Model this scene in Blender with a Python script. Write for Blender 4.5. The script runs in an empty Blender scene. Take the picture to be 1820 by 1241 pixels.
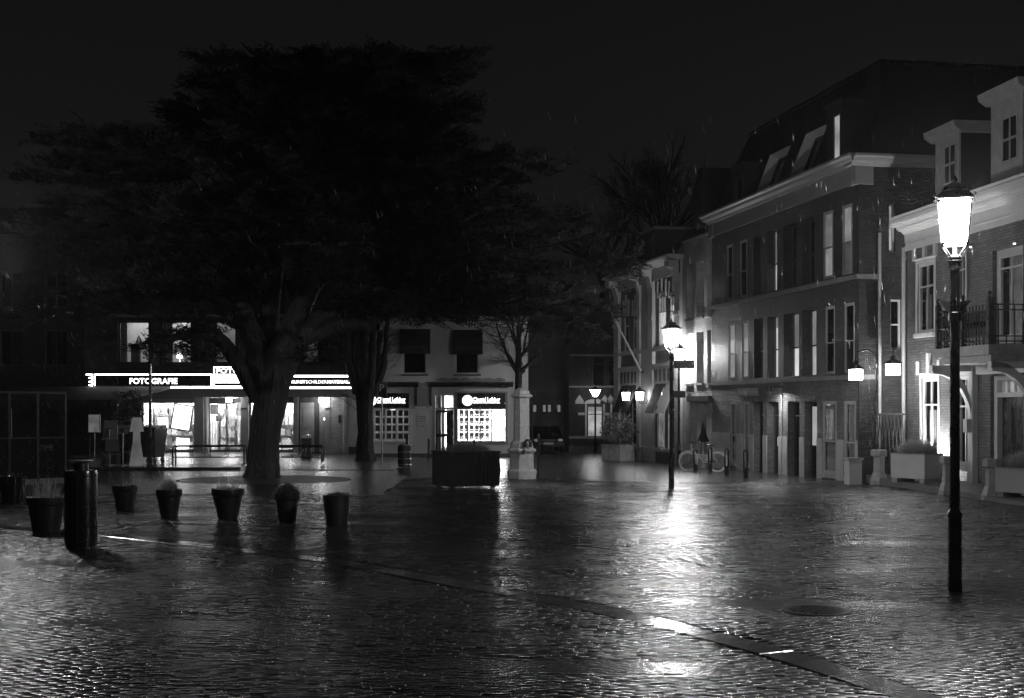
import bpy, math, random
import numpy as np
from mathutils import Vector, Matrix

random.seed(7)
rng = np.random.default_rng(11)
SC = bpy.context.scene
COL = SC.collection
R = math.radians
pi = math.pi

# ---------------------------------------------------------------- camera, sky, exposure
F, CH, U0, V0 = 2400.0, 2.0, 910.0, 720.0      # focal length in photo pixels, eye height, principal column, horizon row
cam_d = bpy.data.cameras.new('camera')
cam_d.sensor_width = 36.0
cam_d.lens = 36.0 * F / 1820.0
cam_d.shift_y = (V0 - 620.5) / 1820.0
cam_d.clip_start = 0.1
cam_d.clip_end = 2000
cam = bpy.data.objects.new('camera', cam_d)
cam.location = (0, 0, CH)
cam.rotation_euler = (R(90), 0, 0)
COL.objects.link(cam)
SC.camera = cam

wd = bpy.data.worlds.new('World')
SC.world = wd
wd.use_nodes = True
nt = wd.node_tree
nt.nodes.clear()
sky = nt.nodes.new('ShaderNodeTexSky')
sky.sky_type = 'NISHITA'
sky.sun_disc = False
sky.sun_elevation = R(35)
sky.sun_rotation = R(180)
sky.air_density = 2.0
sky.dust_density = 3.0
bw = nt.nodes.new('ShaderNodeRGBToBW')
bg = nt.nodes.new('ShaderNodeBackground')
wo = nt.nodes.new('ShaderNodeOutputWorld')
nt.links.new(sky.outputs[0], bw.inputs[0])
nt.links.new(bw.outputs[0], bg.inputs[0])
nt.links.new(bg.outputs[0], wo.inputs[0])
bg.inputs[1].default_value = 0.0012

SC.view_settings.view_transform = 'Standard'
SC.view_settings.look = 'None'
SC.view_settings.exposure = 0.0
SC.view_settings.gamma = 1.0
SC.view_settings.use_curve_mapping = False
cy = SC.cycles
cy.use_denoising = True
cy.max_bounces = 7
cy.diffuse_bounces = 3
cy.glossy_bounces = 4
cy.transmission_bounces = 4
cy.transparent_max_bounces = 12
cy.caustics_reflective = False
cy.caustics_refractive = False
cy.sample_clamp_indirect = 6.0
cy.sample_clamp_direct = 0.0
try:
    cy.use_light_tree = True
except Exception:
    pass

LAMP = 300.0           # luminance of the street lanterns' frosted panes
WALL_LAMP = 38.0

# ---------------------------------------------------------------- geometry of the place
def slope(x):
    t = np.clip((np.asarray(x, float) + 1.0) / 5.0, 0, 1)
    t = t * t * (3 - 2 * t)
    return .006 + .006 * t

def gz(x, y):
    """height of the square: level near the camera, falling gently beyond"""
    d = np.maximum(0, np.asarray(y, float) - 17.0)
    d = np.where(d < 4, d * d / 8.0, d - 2.0)
    return -slope(x) * d

def gp(u, v):
    """point of the square's ground seen at photo pixel u, v"""
    Y = 30.0
    for _ in range(80):
        x = (u - U0) / F * Y
        Y = F * (CH - float(gz(x, Y))) / (v - V0)
    x = (u - U0) / F * Y
    return (x, Y, float(gz(x, Y)))

def P(u, v, Y):
    return ((u - U0) / F * Y, Y, CH + (V0 - v) / F * Y)

# ---------------------------------------------------------------- materials (all greys: the photograph is black and white)
MATS = {}
def mat(name, g, rough=.6, metal=0.0, spec=.5, var=.25, vs=3.0, bump=0.0, bs=40.0, rvar=.1, coat=0.0):
    if name in MATS:
        return MATS[name]
    m = bpy.data.materials.new(name)
    m.use_nodes = True
    n = m.node_tree.nodes
    l = m.node_tree.links
    b = n['Principled BSDF']
    b.inputs['Metallic'].default_value = metal
    b.inputs['Specular IOR Level'].default_value = spec
    b.inputs['Coat Weight'].default_value = coat
    b.inputs['Coat Roughness'].default_value = .08
    tc = n.new('ShaderNodeTexCoord')
    nz = n.new('ShaderNodeTexNoise')
    nz.inputs['Scale'].default_value = vs
    nz.inputs['Detail'].default_value = 6
    nz.inputs['Roughness'].default_value = .65
    l.new(tc.outputs['Object'], nz.inputs['Vector'])
    cr = n.new('ShaderNodeMapRange')
    cr.inputs[1].default_value = .25
    cr.inputs[2].default_value = .75
    cr.inputs[3].default_value = g * (1 - var)
    cr.inputs[4].default_value = g * (1 + var)
    l.new(nz.outputs['Fac'], cr.inputs[0])
    l.new(cr.outputs[0], b.inputs['Base Color'])
    rr = n.new('ShaderNodeMapRange')
    rr.inputs[1].default_value = .3
    rr.inputs[2].default_value = .7
    rr.inputs[3].default_value = max(.02, rough - rvar)
    rr.inputs[4].default_value = min(1, rough + rvar)
    l.new(nz.outputs['Fac'], rr.inputs[0])
    l.new(rr.outputs[0], b.inputs['Roughness'])
    if bump:
        n2 = n.new('ShaderNodeTexNoise')
        n2.inputs['Scale'].default_value = bs
        n2.inputs['Detail'].default_value = 4
        l.new(tc.outputs['Object'], n2.inputs['Vector'])
        bp = n.new('ShaderNodeBump')
        bp.inputs['Strength'].default_value = bump
        bp.inputs['Distance'].default_value = .02
        l.new(n2.outputs['Fac'], bp.inputs['Height'])
        l.new(bp.outputs[0], b.inputs['Normal'])
    MATS[name] = m
    return m

def brick_mat(name, g1, g2, gm, rough=.55, bw_=.215, rh=.065, mort=.011, bump=.6):
    if name in MATS:
        return MATS[name]
    m = bpy.data.materials.new(name)
    m.use_nodes = True
    n = m.node_tree.nodes
    l = m.node_tree.links
    b = n['Principled BSDF']
    tc = n.new('ShaderNodeTexCoord')
    sp = n.new('ShaderNodeSeparateXYZ')
    l.new(tc.outputs['Object'], sp.inputs[0])
    ad = n.new('ShaderNodeMath')
    l.new(sp.outputs[0], ad.inputs[0])
    l.new(sp.outputs[1], ad.inputs[1])
    cb = n.new('ShaderNodeCombineXYZ')
    l.new(ad.outputs[0], cb.inputs[0])
    l.new(sp.outputs[2], cb.inputs[1])
    br = n.new('ShaderNodeTexBrick')
    br.inputs['Scale'].default_value = 1
    br.inputs['Brick Width'].default_value = bw_
    br.inputs['Row Height'].default_value = rh
    br.inputs['Mortar Size'].default_value = mort
    br.inputs['Mortar Smooth'].default_value = .3
    br.inputs['Color1'].default_value = (g1, g1, g1, 1)
    br.inputs['Color2'].default_value = (g2, g2, g2, 1)
    br.inputs['Mortar'].default_value = (gm, gm, gm, 1)
    l.new(cb.outputs[0], br.inputs['Vector'])
    nz = n.new('ShaderNodeTexNoise')
    nz.inputs['Scale'].default_value = .9
    nz.inputs['Detail'].default_value = 7
    l.new(tc.outputs['Object'], nz.inputs['Vector'])
    mr = n.new('ShaderNodeMapRange')
    mr.inputs[1].default_value = .3
    mr.inputs[2].default_value = .7
    mr.inputs[3].default_value = .6
    mr.inputs[4].default_value = 1.3
    l.new(nz.outputs['Fac'], mr.inputs[0])
    mx = n.new('ShaderNodeMix')
    mx.data_type = 'RGBA'
    mx.blend_type = 'MULTIPLY'
    mx.inputs[0].default_value = 1
    l.new(br.outputs['Color'], mx.inputs[6])
    l.new(mr.outputs[0], mx.inputs[7])
    l.new(mx.outputs[2], b.inputs['Base Color'])
    b.inputs['Roughness'].default_value = rough
    iv = n.new('ShaderNodeMath')
    iv.operation = 'SUBTRACT'
    iv.inputs[0].default_value = 1
    l.new(br.outputs['Fac'], iv.inputs[1])
    n3 = n.new('ShaderNodeTexNoise')
    n3.inputs['Scale'].default_value = 22
    l.new(tc.outputs['Object'], n3.inputs['Vector'])
    a2 = n.new('ShaderNodeMath')
    a2.operation = 'MULTIPLY_ADD'
    a2.inputs[1].default_value = .8
    l.new(n3.outputs['Fac'], a2.inputs[0])
    l.new(iv.outputs[0], a2.inputs[2])
    bp = n.new('ShaderNodeBump')
    bp.inputs['Strength'].default_value = bump
    bp.inputs['Distance'].default_value = .012
    l.new(a2.outputs[0], bp.inputs['Height'])
    l.new(bp.outputs[0], b.inputs['Normal'])
    MATS[name] = m
    return m

def emit(name, s, g=1.0, var=0.0, vs=2.0):
    if name in MATS:
        return MATS[name]
    m = bpy.data.materials.new(name)
    m.use_nodes = True
    n = m.node_tree.nodes
    l = m.node_tree.links
    n.clear()
    o = n.new('ShaderNodeOutputMaterial')
    e = n.new('ShaderNodeEmission')
    e.inputs[0].default_value = (g, g, g, 1)
    e.inputs[1].default_value = s
    if var:
        tc = n.new('ShaderNodeTexCoord')
        nz = n.new('ShaderNodeTexNoise')
        nz.inputs['Scale'].default_value = vs
        nz.inputs['Detail'].default_value = 5
        l.new(tc.outputs['Object'], nz.inputs['Vector'])
        mr = n.new('ShaderNodeMapRange')
        mr.inputs[1].default_value = .3
        mr.inputs[2].default_value = .7
        mr.inputs[3].default_value = s * (1 - var)
        mr.inputs[4].default_value = s * (1 + var)
        l.new(nz.outputs['Fac'], mr.inputs[0])
        l.new(mr.outputs[0], e.inputs[1])
    l.new(e.outputs[0], o.inputs[0])
    MATS[name] = m
    return m

def glass_mat():
    if 'glass' in MATS:
        return MATS['glass']
    m = bpy.data.materials.new('glass')
    m.use_nodes = True
    n = m.node_tree.nodes
    l = m.node_tree.links
    n.clear()
    o = n.new('ShaderNodeOutputMaterial')
    t = n.new('ShaderNodeBsdfTransparent')
    t.inputs[0].default_value = (.9, .9, .9, 1)
    g = n.new('ShaderNodeBsdfGlossy')
    g.inputs['Roughness'].default_value = .03
    # reflection rising towards grazing view, the same from both sides of the thin pane
    lw = n.new('ShaderNodeLayerWeight')
    lw.inputs[0].default_value = .5
    pw = n.new('ShaderNodeMath')
    pw.operation = 'POWER'
    pw.inputs[1].default_value = 4.0
    l.new(lw.outputs['Facing'], pw.inputs[0])
    fr = n.new('ShaderNodeMath')
    fr.operation = 'MULTIPLY_ADD'
    fr.inputs[1].default_value = .6
    fr.inputs[2].default_value = .025
    l.new(pw.outputs[0], fr.inputs[0])
    mx = n.new('ShaderNodeMixShader')
    l.new(fr.outputs[0], mx.inputs[0])
    l.new(t.outputs[0], mx.inputs[1])
    l.new(g.outputs[0], mx.inputs[2])
    l.new(mx.outputs[0], o.inputs[0])
    MATS['glass'] = m
    return m

# ---------------------------------------------------------------- mesh helpers
class MB:
    def __init__(s):
        s.v = []
        s.f = []
    def add(s, vs, fs):
        o = len(s.v)
        s.v.extend([tuple(float(c) for c in p) for p in vs])
        s.f.extend([tuple(i + o for i in f) for f in fs])
        return s
    def box(s, x0, x1, y0, y1, z0, z1):
        if x0 > x1: x0, x1 = x1, x0
        if y0 > y1: y0, y1 = y1, y0
        if z0 > z1: z0, z1 = z1, z0
        return s.add([(x0, y0, z0), (x1, y0, z0), (x1, y1, z0), (x0, y1, z0), (x0, y0, z1), (x1, y0, z1), (x1, y1, z1), (x0, y1, z1)],
                     [(0, 3, 2, 1), (4, 5, 6, 7), (0, 1, 5, 4), (1, 2, 6, 5), (2, 3, 7, 6), (3, 0, 4, 7)])
    def quad(s, a, b, c, d):
        return s.add([a, b, c, d], [(0, 1, 2, 3)])
    def ext_xz(s, poly, y0, y1):
        """polygon in x, z (counter-clockwise seen from -y) extruded from y0 (front) to y1"""
        n = len(poly)
        vs = [(x, y0, z) for x, z in poly] + [(x, y1, z) for x, z in poly]
        fs = [tuple(range(n)), tuple(range(2 * n - 1, n - 1, -1))]
        for i in range(n):
            j = (i + 1) % n
            fs.append((i, i + n, j + n, j))
        return s.add(vs, fs)
    def ext_yz(s, poly, x0, x1):
        n = len(poly)
        vs = [(x0, y, z) for y, z in poly] + [(x1, y, z) for y, z in poly]
        fs = [tuple(range(n - 1, -1, -1)), tuple(range(n, 2 * n))]
        for i in range(n):
            j = (i + 1) % n
            fs.append((i, j, j + n, i + n))
        return s.add(vs, fs)
    def ext_xy(s, poly, z0, z1):
        n = len(poly)
        vs = [(x, y, z0) for x, y in poly] + [(x, y, z1) for x, y in poly]
        fs = [tuple(range(n - 1, -1, -1)), tuple(range(n, 2 * n))]
        for i in range(n):
            j = (i + 1) % n
            fs.append((i, j, j + n, i + n))
        return s.add(vs, fs)
    def tube(s, path, rad, n=8, cap=True, star=0.0):
        pts = [Vector(p) for p in path]
        if not hasattr(rad, '__len__'):
            rad = [rad] * len(pts)
        up = None
        rings = []
        for i, p in enumerate(pts):
            if i == 0: t = pts[1] - p
            elif i == len(pts) - 1: t = p - pts[i - 1]
            else: t = pts[i + 1] - pts[i - 1]
            if t.length < 1e-9: t = Vector((0, 0, 1))
            t.normalize()
            if up is None:
                up = Vector((1, 0, 0)) if abs(t.x) < .9 else Vector((0, 1, 0))
            up = up - t * up.dot(t)
            if up.length < 1e-6:
                up = t.orthogonal()
            up.normalize()
            w = t.cross(up)
            ring = []
            for k in range(n):
                a = 2 * pi * k / n
                r = rad[i] * (1 - star * (k % 2))
                ring.append(p + up * (r * math.cos(a)) + w * (r * math.sin(a)))
            rings.append(ring)
        vs = [q for r_ in rings for q in r_]
        fs = []
        for i in range(len(pts) - 1):
            for k in range(n):
                k2 = (k + 1) % n
                fs.append((i * n + k, i * n + k2, (i + 1) * n + k2, (i + 1) * n + k))
        if cap:
            fs.append(tuple(range(n - 1, -1, -1)))
            m = (len(pts) - 1) * n
            fs.append(tuple(range(m, m + n)))
        return s.add(vs, fs)
    def lathe(s, prof, cx=0, cy=0, n=20, rot=0.0, cap=True, sx=1.0, sy=1.0):
        vs = []
        fs = []
        for r, z in prof:
            for k in range(n):
                a = 2 * pi * k / n + rot
                vs.append((cx + sx * r * math.cos(a), cy + sy * r * math.sin(a), z))
        for i in range(len(prof) - 1):
            for k in range(n):
                k2 = (k + 1) % n
                fs.append((i * n + k, i * n + k2, (i + 1) * n + k2, (i + 1) * n + k))
        if cap:
            fs.append(tuple(range(n - 1, -1, -1)))
            m = (len(prof) - 1) * n
            fs.append(tuple(range(m, m + n)))
        return s.add(vs, fs)
    def bar(s, a, b, w, h=None):
        """square bar from a to b"""
        h = h or w
        a = Vector(a); b = Vector(b)
        t = (b - a)
        L = t.length
        t.normalize()
        up = Vector((0, 0, 1)) if abs(t.z) < .95 else Vector((0, 1, 0))
        x = t.cross(up); x.normalize()
        y = x.cross(t)
        vs = []
        for q in (a, b):
            for sx_, sy_ in ((-1, -1), (1, -1), (1, 1), (-1, 1)):
                vs.append(q + x * (sx_ * w / 2) + y * (sy_ * h / 2))
        return s.add(vs, [(3, 2, 1, 0), (4, 5, 6, 7), (0, 1, 5, 4), (1, 2, 6, 5), (2, 3, 7, 6), (3, 0, 4, 7)])
    def wall(s, x0, x1, z0, z1, holes=(), y=0.0):
        """front sheet in the x, z plane facing -y with openings (x0,x1,z0,z1,depth) and their reveals"""
        xs = sorted(set([x0, x1] + [min(max(c, x0), x1) for h in holes for c in h[:2]]))
        zs = sorted(set([z0, z1] + [min(max(c, z0), z1) for h in holes for c in h[2:4]]))
        for i in range(len(xs) - 1):
            for j in range(len(zs) - 1):
                cx = (xs[i] + xs[i + 1]) / 2
                cz = (zs[j] + zs[j + 1]) / 2
                if any(h[0] < cx < h[1] and h[2] < cz < h[3] for h in holes):
                    continue
                s.quad((xs[i], y, zs[j]), (xs[i + 1], y, zs[j]), (xs[i + 1], y, zs[j + 1]), (xs[i], y, zs[j + 1]))
        for a, b, c, d, dep in holes:
            if dep <= 0: continue
            s.quad((a, y, c), (a, y, d), (a, y + dep, d), (a, y + dep, c))
            s.quad((b, y, d), (b, y, c), (b, y + dep, c), (b, y + dep, d))
            s.quad((a, y, d), (b, y, d), (b, y + dep, d), (a, y + dep, d))
            s.quad((b, y, c), (a, y, c), (a, y + dep, c), (b, y + dep, c))
        return s
    def xf(s, fn):
        s.v = [tuple(fn(*p)) for p in s.v]
        return s
    def mesh(s, name, m=None, smooth=False):
        me = bpy.data.meshes.new(name)
        me.from_pydata(s.v, [], s.f)
        if m is not None:
            me.materials.append(m)
        if smooth:
            me.polygons.foreach_set('use_smooth', [True] * len(me.polygons))
            try:
                me.set_sharp_from_angle(angle=R(40))
            except Exception:
                pass
        me.update()
        return me
    def build(s, name, m, parent=None, smooth=False, loc=None, rz=None):
        o = bpy.data.objects.new(name, s.mesh(name, m, smooth))
        COL.objects.link(o)
        if parent is not None:
            o.parent = parent
        if loc is not None:
            o.location = loc
        if rz is not None:
            o.rotation_euler = (0, 0, rz)
        return o

def tag(o, label=None, cat=None, group=None, kind=None):
    if label: o['label'] = label
    if cat: o['category'] = cat
    if group: o['group'] = group
    if kind: o['kind'] = kind
    return o

def thing(name, label, cat, loc=(0, 0, 0), rz=0.0, group=None):
    o = bpy.data.objects.new(name, None)
    o.empty_display_size = .2
    COL.objects.link(o)
    o.location = loc
    o.rotation_euler = (0, 0, rz)
    return tag(o, label, cat, group)

def copy_tree(o, parent=None):
    c = o.copy()
    COL.objects.link(c)
    c.parent = parent
    for ch in list(o.children):
        copy_tree(ch, c)
    return c

def np_mesh(name, V, Q, m, smooth=False):
    """fast mesh from numpy vertices and faces of one size"""
    me = bpy.data.meshes.new(name)
    V = np.asarray(V, np.float32)
    Q = np.asarray(Q, np.int32)
    k = Q.shape[1]
    me.vertices.add(len(V))
    me.vertices.foreach_set('co', V.ravel())
    me.loops.add(Q.size)
    me.loops.foreach_set('vertex_index', Q.ravel())
    me.polygons.add(len(Q))
    me.polygons.foreach_set('loop_start', np.arange(0, Q.size, k, dtype=np.int32))
    me.polygons.foreach_set('loop_total', np.full(len(Q), k, np.int32))
    if smooth:
        me.polygons.foreach_set('use_smooth', np.ones(len(Q), bool))
    me.materials.append(m)
    me.update(calc_edges=True)
    me.validate()
    return me

def link(me, name, parent=None):
    o = bpy.data.objects.new(name, me)
    COL.objects.link(o)
    if parent is not None:
        o.parent = parent
    return o

_fonts = {}
def text_mb(body, x0, x1, z0, z1, y, ext=.01, bold=0.0):
    """lettering fitted into x0..x1, z0..z1 on a plane facing -y"""
    cu = bpy.data.curves.new('lettering', 'FONT')
    cu.body = body
    cu.size = 1
    cu.resolution_u = 2
    cu.offset = bold
    ob = bpy.data.objects.new('lettering', cu)
    COL.objects.link(ob)
    dg = bpy.context.evaluated_depsgraph_get()
    me = bpy.data.meshes.new_from_object(ob.evaluated_get(dg))
    vs = [tuple(v.co) for v in me.vertices]
    fs = [tuple(p.vertices) for p in me.polygons]
    bpy.data.objects.remove(ob)
    bpy.data.curves.remove(cu)
    bpy.data.meshes.remove(me)
    ax = min(v[0] for v in vs); bx = max(v[0] for v in vs)
    az = min(v[1] for v in vs); bz = max(v[1] for v in vs)
    mb = MB()
    mb.add([(x0 + (v[0] - ax) / (bx - ax) * (x1 - x0), y, z0 + (v[1] - az) / (bz - az) * (z1 - z0)) for v in vs], fs)
    return mb

class Frame:
    """a facade: origin, direction of its local x seen from outside left to right, local y inwards"""
    def __init__(s, ox, oy, dx, dy):
        L = math.hypot(dx, dy)
        s.o = (ox, oy)
        s.d = (dx / L, dy / L)
        s.n = (-s.d[1], s.d[0])        # inwards
        s.rz = math.atan2(s.d[1], s.d[0])
    def X(s, u, o=0.0):
        t = (u - U0) / F
        px = s.o[0] - o * s.n[0]
        py = s.o[1] - o * s.n[1]
        return (t * py - px) / (s.d[0] - t * s.d[1])
    def Z(s, u, v, o=0.0):
        x = s.X(u, o)
        Y = s.o[1] + x * s.d[1] - o * s.n[1]
        return CH + (V0 - v) / F * Y
    def W(s, x, y):
        return (s.o[0] + x * s.d[0] + y * s.n[0], s.o[1] + x * s.d[1] + y * s.n[1])

# common materials
M_white = mat('white_paint', .62, .45, var=.12, vs=2)
M_cream = mat('plaster_pale', .5, .7, var=.15, vs=1.2, bump=.25, bs=25)
M_plaster = mat('plaster_grey', .36, .7, var=.18, vs=1.0, bump=.25, bs=25)
M_stone = mat('stone_pale', .34, .55, var=.35, vs=4, bump=.35, bs=30)
M_stone_d = mat('stone_dark', .1, .4, var=.3, vs=3, bump=.3, bs=30)
M_black = mat('black_paint', .012, .28, var=.2, coat=.3)
M_iron = mat('black_iron', .02, .32, var=.3, vs=10)
M_dark = mat('dark_cloth', .018, .8, var=.3, vs=5)
M_darkwood = mat('dark_wood', .03, .5, var=.4, vs=6)
M_frame_d = mat('window_frame_dark', .05, .45)
M_room = mat('dark_room', .01, .9, spec=.1)
M_steel = mat('galvanised_steel', .42, .35, metal=.8, var=.2, vs=8)
M_slate = mat('roof_slate', .012, .55, var=.4, vs=2, bump=.3, bs=15)
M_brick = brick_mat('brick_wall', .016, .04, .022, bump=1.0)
M_brick_lit = brick_mat('brick_ground_floor_lit', .1, .17, .07, bump=.9)  # upper-floor brick made paler: ground-floor lamplight painted into the colour
M_brick_d = brick_mat('brick_dark', .05, .08, .045)
M_brick_p = brick_mat('brick_pale', .42, .55, .3)
M_brick_t = brick_mat('brick_white_painted', .5, .6, .42, rough=.6)
M_glass = glass_mat()

# ================================================================ GROUND
def paver_mat(name, g, rlo, rhi, bump):
    m = bpy.data.materials.new(name)
    m.use_nodes = True
    n = m.node_tree.nodes
    l = m.node_tree.links
    b = n['Principled BSDF']
    ge = n.new('ShaderNodeNewGeometry')
    oi = n.new('ShaderNodeObjectInfo')
    ad = n.new('ShaderNodeMath')
    l.new(ge.outputs['Random Per Island'], ad.inputs[0])
    l.new(oi.outputs['Random'], ad.inputs[1])
    fr = n.new('ShaderNodeMath')
    fr.operation = 'FRACT'
    l.new(ad.outputs[0], fr.inputs[0])
    c = n.new('ShaderNodeMapRange')
    c.inputs[3].default_value = g * .6
    c.inputs[4].default_value = g * 1.5
    l.new(fr.outputs[0], c.inputs[0])
    l.new(c.outputs[0], b.inputs['Base Color'])
    # puddly wetness: a slow noise over the square decides how glossy the bricks are
    nz = n.new('ShaderNodeTexNoise')
    nz.inputs['Scale'].default_value = .55
    nz.inputs['Detail'].default_value = 5
    l.new(ge.outputs['Position'], nz.inputs['Vector'])
    r = n.new('ShaderNodeMapRange')
    r.inputs[1].default_value = .3
    r.inputs[2].default_value = .7
    r.inputs[3].default_value = rlo
    r.inputs[4].default_value = rhi
    l.new(nz.outputs['Fac'], r.inputs[0])
    a3 = n.new('ShaderNodeMath')
    a3.operation = 'MULTIPLY_ADD'
    a3.inputs[1].default_value = .07
    l.new(fr.outputs[0], a3.inputs[0])
    l.new(r.outputs[0], a3.inputs[2])
    l.new(a3.outputs[0], b.inputs['Roughness'])
    b.inputs['Specular IOR Level'].default_value = .5
    n2 = n.new('ShaderNodeTexNoise')
    n2.inputs['Scale'].default_value = 13
    n2.inputs['Detail'].default_value = 5
    n2.inputs['Roughness'].default_value = .62
    l.new(ge.outputs['Position'], n2.inputs['Vector'])
    bp = n.new('ShaderNodeBump')
    bp.inputs['Strength'].default_value = bump
    bp.inputs['Distance'].default_value = .014
    l.new(n2.outputs['Fac'], bp.inputs['Height'])
    l.new(bp.outputs[0], b.inputs['Normal'])
    return m

M_paver = paver_mat('wet_clinker_brick', .022, .14, .29, .5)
M_ground = brick_mat('wet_paving_far', .026, .036, .015, rough=.24, bw_=.205, rh=.058, mort=.006, bump=.6)
# the far paving lies flat, so its brick pattern reads x and y
_n = M_ground.node_tree.nodes; _l = M_ground.node_tree.links
_cb = [q for q in _n if q.type == 'COMBXYZ'][0]
_sp = [q for q in _n if q.type == 'SEPXYZ'][0]
_l.new(_sp.outputs[0], _cb.inputs[0]); _l.new(_sp.outputs[1], _cb.inputs[1])
M_kerb = mat('wet_kerb_stone', .04, .19, var=.35, vs=5, rvar=.06, bump=.12, bs=18)
M_soil = mat('wet_soil', .06, .42, var=.5, vs=9, bump=.8, bs=30)

xs = np.concatenate([np.linspace(-220, -30, 12), np.linspace(-27, 27, 55), np.linspace(30, 220, 12)])
ys = np.concatenate([np.linspace(-60, 8, 10), np.linspace(10, 90, 81), np.linspace(95, 600, 20)])
XX, YY = np.meshgrid(xs, ys)
ZZ = gz(XX, np.minimum(YY, 120)) - .007
nx_, ny_ = len(xs), len(ys)
Vg = np.stack([XX.ravel(), YY.ravel(), ZZ.ravel()], 1)
ii = (np.arange(ny_ - 1)[:, None] * nx_ + np.arange(nx_ - 1)[None, :]).ravel()
Qg = np.stack([ii, ii + 1, ii + 1 + nx_, ii + nx_], 1)
ground = link(np_mesh('ground', Vg, Qg, M_ground, True), 'ground')
tag(ground, 'wet brick paved square and street', kind='structure')

# --- the kerb band that curves across the foreground
band_px = [(-160, 926), (0, 936), (175, 949), (270, 959), (500, 986), (640, 1004), (800, 1036), (1000, 1070), (1200, 1113), (1400, 1166), (1600, 1229), (1720, 1272), (1900, 1345)]
band = np.array([gp(u, v)[:2] for u, v in band_px])
band = band[np.argsort(band[:, 0])]
def band_y(x):
    return np.interp(x, band[:, 0], band[:, 1])
def band_half(x):
    e = .15
    sl = (band_y(x + e) - band_y(x - e)) / (2 * e)
    return .185 * np.sqrt(1 + sl * sl)
# resample by length
seg = np.hypot(*np.diff(band, axis=0).T)
cum = np.concatenate([[0], np.cumsum(seg)])
def band_at(t):
    return np.array([np.interp(t, cum, band[:, 0]), np.interp(t, cum, band[:, 1])])
kerb = tag(bpy.data.objects.new('kerb_band', None), 'band of smooth dark kerbstones curving across the paving', kind='structure')
COL.objects.link(kerb)
t = 0.0
while t < cum[-1] - .3:
    L = .95 + random.uniform(-.05, .08)
    a = band_at(t + .006); b = band_at(min(t + L - .006, cum[-1]))
    d = b - a
    d /= np.hypot(*d)
    nn = np.array([-d[1], d[0]])
    dz = random.uniform(-.002, .003) + .004
    mb = MB()
    w = .17
    c1 = .012
    V = []
    for (e, z) in ((w, -.06), (w, -.006), (w - c1, 0)):
        for q, s_ in ((a, -1), (b, 1)):
            cc = q - d * s_ * (0 if z < -.001 else c1)
            V.append((*(cc - nn * e), 0)); V.append((*(cc + nn * e), 0))
    zs_ = [-.06] * 4 + [-.006] * 4 + [0] * 4
    tx, ty = random.uniform(-.004, .004), random.uniform(-.004, .004)
    ctr = (a + b) / 2
    V = [(x, y, float(gz(x, y)) + dz + z + (x - ctr[0]) * tx + (y - ctr[1]) * ty) for (x, y, _), z in zip(V, zs_)]
    def ring(o): return [o, o + 2, o + 3, o + 1]
    fs = [tuple(ring(8))]
    for lo, hi in ((0, 4), (4, 8)):
        A, B = ring(lo), ring(hi)
        for k in range(4):
            fs.append((A[k], A[(k + 1) % 4], B[(k + 1) % 4], B[k]))
    mb.add(V, fs)
    mb.build('kerb_stone', M_kerb, kerb)
    t += L

# --- manhole cover set in the paving
mh = gp(1451, 1085)
bed_c = gp(470, 853)
ROW = Frame(10.07, 39.3, .187, -1.0)             # the row of houses on the right
HSE = Frame(11.6, 39.5, .126, -1.0)              # the balcony house at the far right
terr = [gp(1545, 859)[:2], gp(1680, 879)[:2], gp(1820, 900)[:2], (10.95, 20.0), (20, 20.0), (20, 40.5), ROW.W(-.2, .3)]

def gutter_pts(px):
    return np.array([gp(u, v)[:2] for u, v in px])
GUT = [gutter_pts([(872, 958), (1000, 968), (1100, 980), (1200, 995), (1330, 1016), (1480, 1050)]),
       gutter_pts([(1010, 866), (1110, 878), (1195, 893), (1330, 917), (1480, 925)]),
       gutter_pts([(130, 946), (300, 931), (520, 938), (640, 946)])]

def brick_field(ang, x0, x1, y0, y1, keep, bl=.2, bwid=.053, joint=.005):
    """running bond rows; returns centres"""
    c, s = math.cos(ang), math.sin(ang)
    corners = [(x * c + y * s, -x * s + y * c) for x in (x0, x1) for y in (y0, y1)]
    a0 = min(p[0] for p in corners); a1 = max(p[0] for p in corners)
    b0 = min(p[1] for p in corners); b1 = max(p[1] for p in corners)
    pa, pb = bl + joint, bwid + joint
    na, nb = int((a1 - a0) / pa) + 2, int((b1 - b0) / pb) + 2
    A, B = np.meshgrid(np.arange(na), np.arange(nb))
    rowoff = rng.uniform(-.03, .03, nb)
    wob = .02
    la = a0 + (A + .5 * (B % 2)) * pa + rowoff[B]
    lb = b0 + B * pb + wob * np.sin(la * .9 + B * .21)
    la = la.ravel(); lb = lb.ravel()
    x = la * c - lb * s
    y = la * s + lb * c
    k = keep(x, y)
    return x[k], y[k], np.full(k.sum(), ang)

def common_keep(x, y):
    k = (y > 8.0) & (y < np.where(x > -3, 39.5, 31.5)) & (np.abs(x) < .379 * y + 1.6)
    k &= np.hypot(x - mh[0], y - mh[1]) > .36
    k &= ~((y > 44.6) & (x < -3.9))
    k &= np.hypot(x - bed_c[0], (y - bed_c[1])) > 2.45
    k &= x < np.where(y > 39.0, 10.0 - .187 * (y - 39.3), 10.28 + .036 * (39 - y))
    for g in GUT:
        gy = np.interp(x, g[:, 0], g[:, 1], left=-99, right=-99)
        k &= np.abs(y - gy) > .1
    return k
def keepA(x, y):
    return common_keep(x, y) & (y < band_y(x) - band_half(x) - .012) & (y > 8.0)
def keepB(x, y):
    return common_keep(x, y) & (y > band_y(x) + band_half(x) + .012)
xa, ya, aa = brick_field(R(-7), -9, 9, 8, 20, keepA)
xb, yb, ab = brick_field(R(7), -19, 19, 8, 46, keepB)
bxs = np.concatenate([xa, xb]); bys = np.concatenate([ya, yb]); bas = np.concatenate([aa, ab])
NB = len(bxs)
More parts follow.
